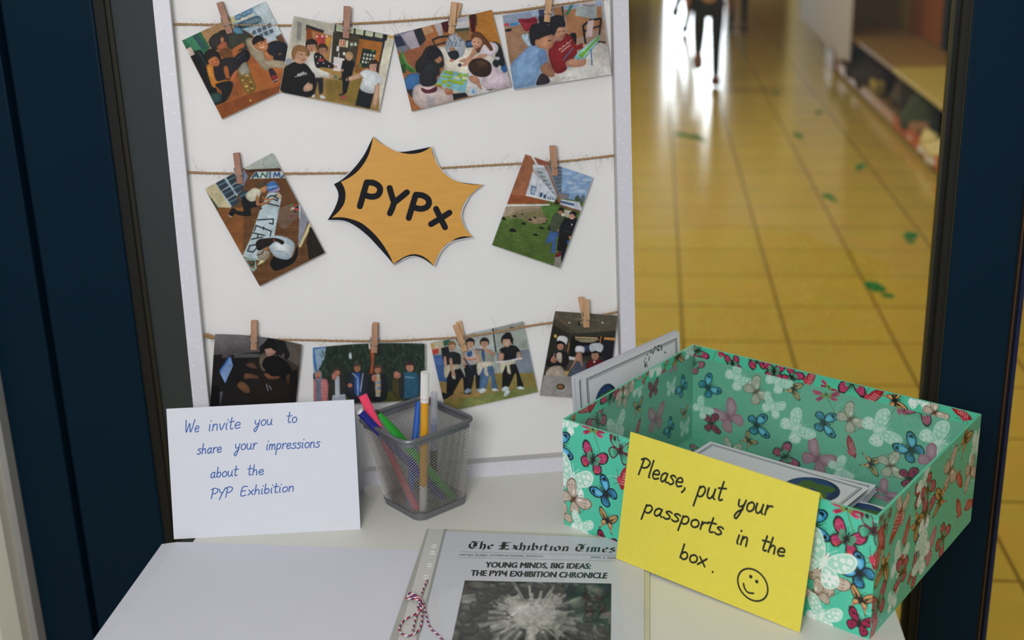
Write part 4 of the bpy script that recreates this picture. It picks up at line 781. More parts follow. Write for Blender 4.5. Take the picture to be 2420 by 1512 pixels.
def d5(A):
    A.p('6b4526', 0, 0, 1600, 0, 1600, 1500, 0, 1500)
    for k in range(16): A.l('7d5430' if k % 2 else '5c3a1e', 12, 400, 700 + k * 45, 1500, 600 + k * 48, a=.6)
    A.p('8a5428', 460, 690, 700, 680, 700, 1140, 560, 900); A.p('b8c0b4', 690, 300, 970, 160, 1060, 310, 730, 330); A.p('a4b0a8', 870, 220, 970, 165, 1055, 305, 880, 312); A.p('4a2c18', 720, 325, 1060, 310, 1070, 350, 730, 350)
    A.p('c9bc92', 330, 500, 430, 445, 580, 685, 460, 680); A.p('a8bcc8', 430, 445, 690, 305, 740, 390, 580, 685); A.p('7a86a4', 690, 305, 740, 390, 660, 560, 600, 520)
    for i in range(2):
        for j in range(3):
            x0, y0 = 440 + i * 95 + j * 55, 450 - i * 52 + j * 78; A.p('33404a', x0, y0, x0 + 75, y0 - 42, x0 + 120, y0 + 25, x0 + 48, y0 + 75); A.l('6d94a8', 8, x0 + 20, y0 + 28, x0 + 95, y0 - 12)
    A.p('2c4a30', 385, 590, 400, 590, 470, 690, 455, 690)
    A.p('c9d4d6', 755, 412, 810, 345, 1085, 340, 1110, 405); 
    for ch, x in zip('ANIMA', (780, 860, 945, 985, 1055)):
        d = '1d4a5c' if ch in 'AA' else ('2f6a4a' if ch == 'N' else '2a5494')
        if ch == 'A': A.l(d, 15, x, 405, x + 40, 355, x + 58, 400); A.l(d, 9, x + 18, 388, x + 50, 384)
        if ch == 'N': A.l(d, 14, x, 400, x + 14, 358, x + 52, 398, x + 66, 352)
        if ch == 'I': A.l(d, 14, x, 398, x + 4, 350)
        if ch == 'M': A.l(d, 13, x, 396, x + 6, 352, x + 28, 388, x + 48, 350, x + 56, 394)
    A.b('b4a0d0', 915, 465, 990, 435, 1040, 520, 960, 545, 925, 520); A.b('3a78c4', 918, 470, 985, 440, 1025, 490, 940, 530); A.l('dce8f4', 7, 925, 500, 1010, 480)
    A.p('b9cdd4', 930, 545, 1030, 540, 1060, 575, 1030, 720, 990, 940, 860, 1180, 690, 1140, 770, 960, 850, 720); A.b('c8b090', 1000, 550, 1050, 560, 1055, 600, 1020, 590)
    for seg in ((1010, 570, 950, 575, 920, 600), (975, 600, 1015, 620, 1025, 600, 985, 580), (900, 640, 1030, 670), (870, 690, 862, 700), (830, 800, 980, 790, 975, 840, 940, 830), (815, 850, 960, 905), (820, 850, 800, 905), (890, 865, 885, 890), (960, 905, 950, 950), (785, 920, 900, 945), (775, 980, 880, 960), (840, 930, 830, 965), (820, 1030, 760, 1040, 740, 1090, 790, 1100, 840, 1040)): A.l('1c242a', 11, *seg)
    A.b('8a8a90', 1020, 700, 1220, 660, 1200, 780, 1060, 880, a=.35)
    for x, y, c in ((1150, 660, '3a8a50'), (1180, 665, 'c03a3a'), (1205, 680, '2a2a30'), (1190, 700, 'c83a44'), (1150, 700, 'c0a060'), (1165, 690, 'd8c8c8'), (1185, 720, '303038'), (1150, 765, '803040'), (1210, 705, 'c84040')): A.e(c, x, y, 15, 10)
    A.p('8e90a0', 1225, 760, 1240, 690, 1310, 800, 1220, 1050, 1210, 1030); A.p('dccf94', 1215, 1050, 1320, 810, 1340, 850, 1235, 1055); A.p('b8c8d0', 1220, 650, 1240, 660, 1230, 800, 1220, 780); A.p('241f18', 1320, 865, 1350, 865, 1470, 1105, 1310, 1170, 1290, 1000)
    # girl kneeling
    A.b('181a1e', 680, 620, 720, 580, 830, 620, 870, 630, 860, 670, 770, 690, 765, 760, 640, 750, 620, 710, 700, 715); A.b('14161a', 562, 750, 590, 690, 630, 705, 600, 765); A.l('e0e0e0', 7, 562, 755, 590, 770); A.b('d4d0b8', 718, 570, 790, 500, 860, 520, 850, 580, 820, 615, 760, 625); A.b('b87c4c', 820, 570, 845, 590, 850, 640, 940, 620, 940, 640, 830, 670, 815, 620); A.b('b87c4c', 870, 575, 920, 600, 985, 595, 980, 612, 900, 615)
    A.b('c08458', 855, 500, 900, 470, 920, 490, 905, 540, 870, 535); A.b('55422a', 815, 490, 850, 440, 900, 432, 920, 465, 880, 490, 850, 500)
    # girl bent in front
    A.b('121316', 950, 1190, 1000, 1130, 1150, 1150, 1200, 1040, 1205, 1130, 1150, 1210, 1010, 1272, 960, 1240); A.b('b8ccd8', 935, 960, 1020, 945, 1120, 970, 1175, 1020, 1170, 1090, 1120, 1165, 1010, 1150, 960, 1100, 930, 1030); A.b('dce6ea', 960, 1030, 1060, 1010, 1160, 1050, 1110, 1130, 1000, 1080); A.l('8fa4b4', 8, 1000, 1090, 1080, 1100, 1120, 1140, sm=True)
    A.b('221a17', 815, 1020, 850, 980, 940, 970, 1010, 970, 1080, 1000, 1060, 1030, 1000, 1000, 930, 1050, 840, 1085); A.e('c84838', 985, 990, 7, 10); A.b('a87048', 880, 1070, 930, 1050, 935, 1075, 900, 1085); A.b('dcd49c', 830, 1220, 870, 1165, 910, 1165, 880, 1200); A.b('a89a84', 830, 1100, 940, 1090, 930, 1160, 850, 1170); A.l('1c242a', 8, 830, 1130, 880, 1110, 885, 1085)
    A.p('93a8a4', 705, 1150, 815, 1160, 825, 1250, 790, 1285, 750, 1240); A.p('3c4a34', 730, 1180, 810, 1180, 800, 1250, 770, 1240); A.l('c05030', 8, 735, 1190, 780, 1200); A.l('d08040', 7, 770, 1240, 805, 1232)
photo(C3, [(330, 500), (968, 162), (1468, 1105), (850, 1420)], d5, 'portrait photo of girls painting a long banner on the floor, left of the sign', border=.006, seed=7, n=190)

def d6(A):
    A.p('4f6a2c', 0, 0, 1300, 0, 1300, 1400, 0, 1400); r = random.Random(3)
    A.p('7fa0c8', 680, 150, 1120, 320, 1110, 600, 780, 560, 790, 300)
    for k in range(26): A.b('b8cce0', *[q for _ in range(1) for q in (lambda x, y: (x - 40, y, x, y - 14, x + 44, y + 4, x, y + 14))(r.uniform(800, 1080), r.uniform(270, 520))], a=.45)
    A.p('a86a48', 455, 138, 700, 225, 690, 330, 500, 560, 700, 610, 280, 620)
    for k in range(34): A.l('8c4c30', 4, 440 - k * 4.8, 170 + k * 13.5, 540 - k * 1.2, 185 + k * 12, a=.6)
    A.p('96502c', 460, 538, 670, 590, 660, 610, 280, 618, 300, 520); A.p('9c5440', 520, 165, 690, 220, 660, 300, 560, 240)
    A.p('dfe4ea', 510, 160, 540, 170, 580, 245, 560, 245); A.p('b4bcc4', 525, 240, 640, 255, 780, 550, 740, 545, 530, 290); A.p('dce0e6', 540, 235, 635, 250, 640, 270, 530, 270)
    for k in range(6): A.p('788690', 560 + k * 28, 300 + k * 38, 620 + k * 22, 310 + k * 38, 632 + k * 22, 330 + k * 36, 580 + k * 28, 330 + k * 38)
    A.p('d4dae4', 530, 300, 600, 380, 760, 560, 740, 590, 462, 530); A.p('3d5478', 520, 440, 568, 455, 545, 530, 505, 520); A.p('a8c4dc', 526, 452, 560, 462, 540, 520, 512, 512); A.p('3d5478', 600, 505, 625, 512, 615, 555, 590, 545); A.p('3d5478', 635, 525, 660, 530, 650, 568, 628, 560)
    for k in range(5): A.l('9aa8b8', 5, 570 + k * 34, 410 + k * 30, 545 + k * 36, 530 + k * 10)
    for k in range(4): A.p('4a6484', 672 + k * 22, 545 + k * 4, 682 + k * 22, 548 + k * 4, 676 + k * 22, 575 + k * 3, 666 + k * 22, 572 + k * 3)
    A.p('e4e4e0', 460, 525, 740, 588, 735, 600, 465, 540); A.p('6a7a8a', 690, 230, 810, 262, 805, 500, 770, 530, 680, 320)
    for k in range(7): A.l('3c4c5c', 8, 690 + k * 14, 260 + k * 40, 800, 275 + k * 34)
    A.p('a09890', 645, 245, 680, 250, 780, 550, 760, 550); A.l('8a4a3c', 8, 660, 260, 775, 545)
    A.p('6c7c90', 780, 500, 885, 520, 870, 570, 780, 555); A.l('c05c44', 9, 785, 535, 850, 550); A.p('c9d0dc', 785, 570, 980, 600, 1000, 660, 985, 690, 790, 620); A.l('4a6484', 22, 800, 595, 920, 625); A.p('7c4a34', 790, 622, 985, 680, 975, 695, 790, 640); A.b('3a2a20', 740, 590, 790, 570, 790, 610, 750, 625); A.p('a85c38', 775, 555, 800, 560, 795, 600, 770, 600)
    A.b('3f5444', 930, 570, 965, 535, 985, 590); A.b('5c6c78', 985, 560, 1020, 530, 1040, 590, 1000, 600)
    A.p('dcdcd8', 275, 620, 690, 618, 690, 632, 268, 640); A.p('a8937c', 262, 640, 640, 632, 560, 680, 240, 740)
    A.b('8c7c5c', 240, 760, 420, 670, 640, 660, 650, 740, 560, 810, 400, 760, a=.8); A.b('9c8468', 480, 760, 640, 740, 660, 790, 540, 810)
    A.p('557e34', 600, 640, 780, 640, 760, 800, 690, 800)
    for k in range(520):
        x, y = r.uniform(140, 800), r.uniform(700, 1240); A.l(r.choice(('6f8a3c', '3c5620', '7c8048', '46682c', '8a9a5c')), 6, x, y, x + r.uniform(-14, 14), y + r.uniform(-12, 12), a=.6)
    for x, y, a in ((250, 758, 28), (355, 735, 22), (428, 715, 12), (550, 747, 16), (505, 768, 20), (440, 806, 25), (660, 778, 12), (635, 806, 12), (612, 850, 25), (335, 872, 38), (555, 915, 26)): A.b('171a14', x - a, y, x, y - a * .5, x + a, y + a * .2, x, y + a * .45)
    A.p('b0a898', 830, 670, 930, 690, 900, 790, 830, 720); A.p('908c80', 740, 1130, 800, 1110, 800, 1240, 730, 1215)
    # two boys
    A.p('3e62a0', 700, 870, 770, 880, 755, 960, 745, 1090, 700, 1090, 720, 980, 690, 990, 645, 1000); A.b('4a5440', 690, 830, 730, 720, 770, 705, 840, 740, 820, 810, 790, 890, 700, 875); A.b('1d1d1f', 672, 850, 690, 825, 690, 860, 680, 870); A.b('1c1a1a', 775, 680, 800, 648, 828, 670, 820, 700, 780, 700); A.e('a87858', 795, 695, 22, 22); A.p('1f1c1c', 770, 680, 785, 652, 822, 660, 825, 690, 800, 680); A.e('d8d0c8', 820, 722, 18, 14)
    A.p('1a1a1e', 780, 910, 880, 950, 850, 1050, 830, 1160, 800, 1170, 800, 1080, 760, 1060); A.b('1c1e22', 780, 870, 830, 760, 880, 750, 960, 760, 950, 840, 900, 940, 820, 945, 780, 900); A.l('3c4048', 6, 830, 820, 900, 840); A.l('3c4048', 6, 820, 870, 890, 890); A.e('c89070', 905, 735, 30, 30); A.b('17161a', 885, 700, 920, 685, 948, 705, 940, 735, 910, 712, 885, 720); A.l('f0e0d8', 7, 890, 752, 920, 756); A.e('c87a48', 885, 938, 12, 14); A.e('2c54a8', 868, 985, 14, 16); A.b('7a1c2c', 740, 1120, 780, 1075, 800, 1110, 760, 1130); A.e('c08060', 772, 875, 10, 14)
    A.l('2a4a88', 14, 775, 880, 765, 925); A.e('e0e0e8', 905, 815, 7, 9)
photo(C5, [(455, 138), (1110, 365), (790, 1242), (130, 1018)], d6, 'portrait photo of two boys on grass beside a brick school building', border=.004, seed=8, n=190)

def d7(A):
    A.p('1c1a19', 0, 0, 1300, 0, 1300, 1200, 0, 1200); A.p('7c7a80', 250, 250, 840, 280, 830, 330, 720, 470, 450, 490, 430, 520, 260, 500, to='4c4644'); A.p('5a5048', 830, 330, 1110, 370, 1090, 640, 900, 500); A.p('3e342e', 900, 480, 1100, 600, 1080, 720, 980, 560)
    A.p('8c8a90', 470, 480, 730, 490, 720, 520, 480, 520, a=.5); A.p('17181a', 265, 480, 350, 475, 350, 570, 265, 570); A.p('141417', 430, 525, 610, 525, 650, 720, 470, 780)
    A.p('0e0f14', 325, 640, 432, 480, 470, 600, 388, 765); A.p('7ea0dc', 330, 650, 440, 505, 465, 590, 385, 755); A.p('2f6cc8', 328, 625, 430, 495, 436, 512, 330, 650); 
    for k in range(4): A.l('a8c0ec', 5, 355 + k * 14, 690 + k * 8, 440 + k * 6, 570 + k * 12, a=.6)
    A.b('17171b', 722, 430, 760, 390, 830, 320, 930, 330, 980, 430, 995, 490, 960, 530, 880, 480, 760, 500); A.e('4a4844', 938, 495, 14, 24); A.e('3a3a34', 862, 495, 14, 18)
    A.b('6c604c', 730, 500, 770, 480, 830, 520, 800, 600, 760, 650, 720, 580); A.b('b08474', 770, 440, 800, 420, 850, 440, 850, 490, 800, 515, 780, 490); A.e('b08070', 855, 462, 16, 20); A.b('0f0d0e', 755, 420, 780, 365, 830, 345, 875, 390, 875, 450, 845, 445, 830, 432, 770, 440); A.b('5c4030', 590, 580, 650, 570, 690, 600, 690, 625, 620, 610)
    A.b('201712', 600, 850, 700, 760, 780, 690, 980, 700, 1000, 800, 980, 925, 700, 925); A.b('7a4c30', 760, 670, 800, 660, 910, 690, 880, 715, 800, 715); A.b('0d0c0d', 745, 590, 780, 520, 880, 505, 980, 560, 1000, 650, 960, 740, 900, 690, 830, 690, 780, 640); A.l('101014', 8, 765, 660, 815, 668)
    A.b('6c4430', 570, 690, 600, 665, 700, 690, 700, 715, 610, 715, 585, 725); A.b('7a5234', 505, 770, 545, 740, 610, 780, 630, 840, 580, 845, 520, 800); A.b('4c2c1c', 960, 680, 1040, 650, 1040, 730, 980, 760); A.p('15110f', 1000, 640, 1060, 620, 1060, 920, 970, 925); A.l('9cb0c0', 7, 785, 765, 800, 830); A.l('9cb0c0', 7, 810, 780, 830, 815); A.p('50545c', 330, 830, 365, 830, 340, 950, 300, 950); A.p('0c0c0d', 230, 760, 330, 780, 330, 960, 230, 960)
photo(C6, [(278, 272), (1103, 372), (1036, 1020), (226, 1000)], d7, 'dark photo of two boys at a computer, leftmost in the bottom row', border=.0, seed=9,
      curl=lambda U, V: (.0025 * np.sin(np.pi * U) * (1 - V), .004 * (1 - np.sin(np.pi * U)) * (1 - V)))

def d8(A):
    A.p('26352c', 1100, 300, 2400, 300, 2400, 1100, 1100, 1100); r = random.Random(5)
    A.p('8ca8c0', 1190, 400, 1340, 395, 1320, 520, 1250, 640, 1200, 640); A.p('3a6cb0', 1200, 405, 1330, 395, 1340, 410, 1210, 425); A.p('3a74b8', 1205, 410, 1225, 410, 1250, 620, 1225, 640); A.p('c8ccd0', 1185, 545, 1215, 550, 1230, 640, 1200, 660)
    for k in range(330):
        x, y = r.uniform(1300, 2270), r.uniform(370, 700); A.l(r.choice(('38503f', '1c2820', '2a3c34', '445c4a', '182018')), 9, x, y, x + r.uniform(-26, 26), y - r.uniform(15, 50), a=.7)
    A.b('d0dce8', 1555, 480, 1578, 470, 1582, 520, 1562, 525); A.p('a8502c', 1745, 380, 1765, 380, 1800, 480, 1780, 690, 1745, 700, 1770, 560); A.p('c8c8c4', 1740, 390, 1765, 388, 1765, 440, 1745, 440)
    A.p('4a4c20', 1350, 840, 2270, 820, 2280, 960, 1350, 960)
    def kid(x, y, rr, hair, skin, coat, inner, w, long=False, wave=None, legs='22252c'):
        A.p(legs, x - w * .7, y + 200, x + w * .7, y + 200, x + w * .65, y + 420, x - w * .65, y + 420)
        if long: A.b(hair, x - rr * 1.2, y - rr * .6, x, y - rr * 1.35, x + rr * 1.2, y - rr * .6, x + rr * 1.5, y + rr * 2.2, x + rr * .7, y + rr * 1.4, x - rr * .9, y + rr * 1.5)
        A.b(coat, x - w, y + rr * 1.8, x - w * .4, y + rr * 1.1, x + w * .4, y + rr * 1.1, x + w, y + rr * 1.8, x + w * 1.1, y + 260, x, y + 280, x - w * 1.1, y + 260)
        if inner: A.p(inner, x - w * .3, y + rr * 1.2, x + w * .3, y + rr * 1.2, x + w * .35, y + 250, x - w * .25, y + 250)
        face(A, skin, hair, x, y, rr)
        if wave: A.b('c07868', wave[0] - 24, wave[1] - 10, wave[0] - 18, wave[1] - 34, wave[0], wave[1] - 40, wave[0] + 22, wave[1] - 24, wave[0] + 20, wave[1] + 22, wave[0] - 16, wave[1] + 22)
    kid(1262, 665, 34, '7c8496', 'b87860', 'c87a78', '6c7a94', 90); A.b('7c8496', 1225, 660, 1240, 625, 1285, 625, 1298, 665, 1290, 740, 1250, 745, 1235, 700); A.e('b87860', 1262, 668, 26, 32); A.l('8a3030', 8, 1250, 690, 1275, 690)
    for k in range(5): A.l('a85c5c', 5, 1210, 760 + k * 30, 1260, 765 + k * 30); A.l('a85c5c', 5, 1300, 760 + k * 30, 1370, 770 + k * 30)
    kid(1443, 645, 32, '4c3428', 'c08468', '33342f', 'b4bcc8', 74, True, (1415, 690)); A.p('b8c0cc', 1400, 860, 1520, 850, 1530, 910, 1390, 920)
    kid(1635, 610, 36, '4a4038', 'b87858', '262c38', '2450a0', 92); A.l('9aa8bc', 12, 1590, 660, 1640, 700, 1640, 870); A.l('9aa8bc', 12, 1690, 660, 1665, 830); A.e('b86c58', 1565, 770, 22, 20)
    kid(1828, 625, 34, '5a3c2a', 'c08468', '22262c', 'b0a890', 80, True, (1795, 710)); 
    for k in range(5): A.p('6c8cc0' if k % 2 else 'c8a070', 1820, 710 + k * 26, 1860, 710 + k * 26, 1860, 726 + k * 26, 1820, 726 + k * 26)
    kid(2132, 595, 42, '3a2c28', 'c08468', '2c5c78', None, 78, legs='26282c'); A.p('2c5c78', 2070, 660, 2195, 650, 2200, 890, 2075, 890); A.b('4c4224', 1960, 740, 2000, 690, 2060, 700, 2040, 900, 1980, 860); A.b('2c3438', 2030, 690, 2075, 665, 2075, 880, 2040, 880); A.l('a8bccc', 7, 2090, 688, 2170, 696); A.b('c47c68', 1980, 690, 1985, 645, 2010, 640, 2045, 660, 2040, 695, 2005, 705)
photo(C6, [(1205, 403), (2275, 362), (2283, 911), (1212, 965)], d8, 'photo of five children in coats waving in front of dark trees', border=.004, seed=10,
      curl=lambda U, V: (.0022 * np.sin(np.pi * U) * (1 - V), .003 * (1 - np.sin(np.pi * U)) * (1 - V)))

def d9(A):
    A.p('a4aca4', 100, 300, 1400, 300, 1400, 1400, 100, 1400); A.p('b4bcb8', 380, 480, 830, 420, 860, 680, 640, 700, 400, 640); A.p('9ca49c', 820, 420, 1160, 350, 1230, 640, 900, 640); A.p('7c8894', 860, 690, 1230, 640, 1260, 900, 900, 920); A.p('1d2024', 815, 425, 828, 425, 862, 680, 850, 690); A.l('c8ccc8', 8, 1100, 660, 1220, 640); A.p('3a3c40', 1000, 418, 1050, 420, 1060, 430, 1005, 430)
    A.p('8c7c40', 260, 1000, 900, 900, 1260, 900, 1310, 1105, 310, 1330); A.p('7c8448', 560, 1150, 1300, 1040, 1310, 1110, 400, 1310); A.p('a08048', 270, 1000, 560, 960, 700, 1150, 300, 1180)
    for k in range(6): A.l('a8a870', 7, 560 + k * 30, 1180 + (k % 3) * 10, 600 + k * 34, 1240, a=.5)
    A.p('c8bc9c', 160, 590, 300, 555, 320, 640, 190, 690); A.p('c84038', 185, 660, 260, 640, 250, 700, 195, 710); A.p('2c2c30', 280, 640, 360, 620, 370, 700, 290, 700); A.p('2c6a4c', 300, 565, 365, 550, 370, 600, 310, 620); A.p('c89c40', 170, 600, 200, 595, 205, 650, 180, 655)
    A.p('3c5c94', 190, 715, 300, 710, 400, 900, 380, 1000, 260, 990); A.p('4c6ca8', 200, 720, 290, 718, 330, 800, 230, 830); A.p('b8c478', 355, 905, 450, 900, 470, 995, 385, 1000); A.p('c8d4d8', 350, 880, 420, 870, 440, 905, 355, 912); A.b('22242a', 290, 660, 350, 630, 380, 760, 340, 860, 300, 760)
    def girl(x, y, rr, hair, top, hip, leg, shoe, lean=0):
        A.b(leg, x - 60, y + 210, x + 70, y + 210, x + 90 + lean, y + 400, x + 110 + lean, y + 480, x + 50 + lean, y + 490, x + 30 + lean, y + 330, x + 10, y + 490, x - 50, y + 490, x - 50, y + 340)
        A.b(shoe, x - 60, y + 500, x - 20, y + 470, x + 20, y + 490, x - 10, y + 520, x - 50, y + 525); A.b(shoe, x + 40 + lean, y + 490, x + 80 + lean, y + 470, x + 125 + lean, y + 495, x + 80 + lean, y + 505)
        A.b(top, x - 80, y + 90, x - 20, y + 60, x + 40, y + 60, x + 90, y + 95, x + 80, y + 210, x - 60, y + 215); A.b('c49478', x - 84, y + 120, x - 60, y + 110, x - 50, y + 250, x - 74, y + 240)
        if hip: A.b(hip, x - 70, y + 205, x + 80, y + 190, x + 80, y + 235, x + 30, y + 250, x + 40, y + 340, x + 5, y + 330, x - 10, y + 250, x - 50, y + 330, x - 74, y + 320)
        face(A, 'c4987c', hair, x, y, rr)
    girl(392, 622, 42, '8a6848', '26282c', 'c4bca0', '1c1e22', '20242a', 80); A.b('c49478', 365, 760, 395, 750, 410, 890, 440, 915, 400, 930, 380, 850)
    girl(583, 592, 46, '2a2426', 'b4b0b0', None, '1e2026', '8ca0b0', 20); A.b('3c5c8c', 550, 690, 600, 670, 600, 720, 560, 730); A.b('c49478', 510, 710, 560, 740, 640, 740, 640, 765, 540, 770); A.b('c49478', 630, 660, 660, 650, 700, 760, 670, 780); A.l('2c3c5c', 14, 520, 750, 600, 860)
    girl(735, 590, 46, '2e2828', '9c9c90', 'd8d0bc', '4c6c94', 'c8ccd0', 30); A.b('c49478', 690, 655, 740, 640, 840, 690, 840, 720, 760, 680, 700, 675); A.b('3c5c84', 700, 690, 730, 660, 740, 780, 720, 770)
    A.l('2c3c5c', 10, 650, 655, 720, 660)
    girl(975, 570, 60, '1c1a1e', '1d1f24', 'cfc8ac', '1b1c20', 'c4d4d8', 60); A.b('1d1f24', 905, 690, 940, 630, 1050, 610, 1112, 670, 1070, 690, 1060, 760, 940, 780, 940, 700); A.b('c49478', 915, 700, 940, 700, 935, 760, 890, 800, 870, 790); A.b('c49478', 1085, 690, 1108, 680, 1130, 760, 1095, 765); A.l('dcdce4', 16, 860, 790, 980, 775, 1130, 745); A.b('1c1a1e', 925, 530, 960, 480, 1010, 480, 1030, 540, 1040, 600, 1010, 570, 1000, 545, 950, 545); A.b('c8a088', 940, 570, 1005, 560, 1005, 610, 975, 632, 950, 610)
    A.b('c4d4d8', 935, 1140, 970, 1075, 1005, 1100, 960, 1150); A.b('20242a', 285, 1110, 340, 1120, 370, 1150, 300, 1180)
photo(C7, [(160, 582), (1150, 352), (1310, 1105), (330, 1322)], d9, 'photo of four girls in a classroom, third in the bottom row behind the string', border=.004, w=-DP + .0035, seed=11)

def d10(A):
    A.p('35342a', 1200, 200, 2300, 200, 2300, 1250, 1200, 1250); A.p('5c5646', 1487, 246, 2150, 292, 2130, 440, 1720, 470, 1480, 330); A.p('4a4638', 1500, 330, 1720, 460, 1660, 470, 1460, 380); A.p('2c2a22', 1450, 380, 1640, 480, 1600, 560, 1420, 700); A.l('8a5c48', 10, 1490, 280, 1600, 380); A.l('7c7460', 8, 1690, 325, 1960, 340)
    for x in (1640, 1760, 1990): A.e('dcd0b0', x, 362, 12, 7)
    A.p('1b1c1c', 1735, 350, 1755, 350, 1755, 390, 1735, 390); A.p('181818', 1660, 500, 2110, 500, 2090, 700, 1640, 700); A.p('c8a878', 1700, 500, 1940, 508, 1935, 522, 1705, 515); A.p('8c8468', 1690, 520, 1970, 525, 1880, 560, 1760, 555); A.l('e89040', 9, 1975, 500, 1960, 600); A.p('d8904c', 2010, 505, 2125, 512, 2120, 540, 2000, 530); A.l('d08848', 7, 1640, 560, 1625, 660); A.p('20242c', 1980, 540, 2120, 545, 2095, 760, 2000, 740); A.p('e8c848', 1485, 475, 1510, 482, 1505, 510, 1480, 505); A.p('3a3a3c', 1760, 590, 1860, 600, 1850, 660, 1780, 650); A.b('2c3c58', 1790, 600, 1840, 590, 1850, 640, 1810, 650)
    A.p('c0a060', 1580, 860, 1640, 860, 1640, 920, 1570, 930); A.p('c8c8cc', 1630, 700, 1710, 715, 1700, 745, 1620, 735); A.p('484438', 1620, 745, 1830, 745, 1830, 860, 1620, 860)
    A.b('201d20', 1400, 790, 1440, 690, 1520, 650, 1610, 660, 1640, 740, 1600, 820, 1500, 830); A.b('c4b4a4', 1510, 670, 1560, 670, 1560, 770, 1510, 740); A.b('b4a494', 1390, 910, 1440, 820, 1560, 810, 1590, 920, 1480, 925); A.b('b88064', 1445, 740, 1470, 700, 1510, 730, 1500, 770, 1460, 770); A.l('d8a8b0', 10, 1485, 670, 1478, 710)
    face(A, 'b8846c', '141214', 1548, 590, 42); A.b('141214', 1508, 580, 1520, 545, 1580, 545, 1592, 590, 1560, 570); A.b('d8d8dc', 1512, 545, 1520, 500, 1580, 490, 1625, 520, 1610, 580, 1590, 560, 1540, 540)
    A.b('4c5664', 1640, 870, 1680, 790, 1750, 750, 1820, 790, 1840, 860, 1800, 930, 1630, 930); A.b('b8846c', 1640, 850, 1660, 840, 1720, 740, 1710, 690, 1690, 760); A.b('b8846c', 1790, 860, 1780, 820, 1745, 740, 1752, 690, 1775, 760); face(A, 'b07c64', '5a4030', 1745, 690, 38, eyes=False, top=False); A.b('b8846c', 1705, 740, 1715, 680, 1740, 700, 1760, 680, 1780, 740, 1745, 760); A.b('d4d0d8', 1708, 660, 1705, 610, 1740, 590, 1800, 610, 1795, 665, 1750, 655)
    A.b('6c1c22', 1820, 790, 1860, 745, 1960, 735, 2020, 790, 1960, 810, 1830, 840); A.p('d8d8dc', 1890, 750, 1920, 750, 1905, 780); face(A, 'b8866c', '1c1818', 1912, 690, 48); A.b('c8d0d8', 1868, 655, 1850, 600, 1880, 570, 1960, 565, 2000, 600, 1975, 660, 1920, 645)
    for k in range(4): A.l('9aa4b0', 5, 1880 + k * 26, 575, 1886 + k * 22, 640)
    A.p('96928e', 1320, 1140, 1375, 910, 1640, 920, 2050, 930, 2030, 1190); A.e('a8b8b4', 1550, 1040, 58, 46); A.e('584030', 1548, 1036, 48, 38); A.e('8a6440', 1545, 1036, 30, 22)
photo(C7, [(1487, 246), (2150, 292), (2045, 1185), (1320, 1140)], d10, 'photo of three children in white chef hats, rightmost in the bottom row', border=.004, seed=12, n=180)

# ------------------------------------------------------------------ wooden clothes pegs
def peg(x0, y0, x1, y1, label, wood, rear=(0, 0), w0=-DP + .0088):
    a = bpx(x0, y0, w0); b = bpx(x1, y1, w0); t = unit(b - a); ln = .0355; c = (a + b) / 2; s = np.cross(en, t)
    r = empty('clothespin', tuple(c), label, 'clothespin', 'wooden pegs holding the photos'); hw = .0036
    tip = c + t * ln / 2; top = c - t * ln / 2
    for k, (off, tw) in enumerate(((.0021, 0), (-.0021, 1))):
        m = MB(); rr = (s * rear[0] + e2 * rear[1]) * tw
        prof = [(-ln / 2, .0030 * (1 if k == 0 else -1)), (0, 0), (ln / 2, 0)]
        sgn = 1 if k == 0 else -1
        th = .0033
        sect = [(ln / 2, 0), (ln / 2, th * .55), (.003, th), (-ln / 2, th * .8 + .0016), (-ln / 2, .0020), (.001, 0)]
        P = []
        for d in (-hw, hw):
            P.append([c + t * q + rr * (0.5 - q / ln) + en * sgn * (z + .0002) + s * d for q, z in sect])
        pts = P[0]; m.prism(pts, s * 2 * hw)
        m.build('prong', wood, r, bevel=.0004)
    sp = MB(); zf = .0036
    for d in (-1, 1):
        base = c + t * .0005 + s * d * (hw + .0006)
        sp.tube([base + (t * math.cos(q) + en * math.sin(q)) * .0014 + s * d * q * .00006 for q in np.linspace(0, 12.5, 40)], .00042, 5)
        sp.tube(spline([base + t * .001, base + t * .004 + en * .0025, c + t * .0085 + s * d * (hw + .0005) + en * (zf - .0008)], 5), .00042, 5)
    sp.tube([c + t * .0085 - s * (hw + .0005) + en * (zf - .0008), c + t * .0085 - s * hw + en * zf, c + t * .0085 + s * hw + en * zf, c + t * .0085 + s * (hw + .0005) + en * (zf - .0008)], .00042, 5)
    sp.build('spring', M['steel'], r, smooth=True)
M['wood_pink'] = mat('peg_wood_rosy', 'a9806a', 0.65, var=0.1, scale=60, col2='94695a')
peg(519.5, 6, 543.5, 79, 'rosy wooden peg on the tilted photo of boys with a foil bottle', M['wood_pink'])
peg(822.5, 15, 817.5, 90.5, 'rosy wooden peg on the classroom photo of four boys and a girl', M['wood_pink'], (-.0015, 0))
peg(1073, 6, 1066, 79, 'pale wooden peg on the photo of children around a table', M['wood_b'], (.006, 0))
peg(1299, -22, 1292, 51.5, 'pale wooden peg on the photo of two boys reading, top right', M['wood_b'])
peg(558.5, 360, 568, 435, 'rosy wooden peg on the portrait photo of girls painting a banner', M['wood_pink'])
peg(1306, 343, 1311, 416, 'tan wooden peg on the portrait photo of boys by the school', M['wood'])
peg(600.8, 756, 600.2, 828, 'tan wooden peg on the dark photo of boys at a computer', M['wood'])
peg(885.8, 764, 884.6, 834, 'tan wooden peg on the photo of five waving children', M['wood'], (.0012, .001))
peg(1076, 766, 1098.5, 829, 'slanted tan wooden peg on the photo of four girls', M['wood_b'], (.0045, .001))
peg(1384.5, 706, 1386, 773, 'pale wooden peg on the photo of children in chef hats', M['wood_b'], (-.0055, .002))
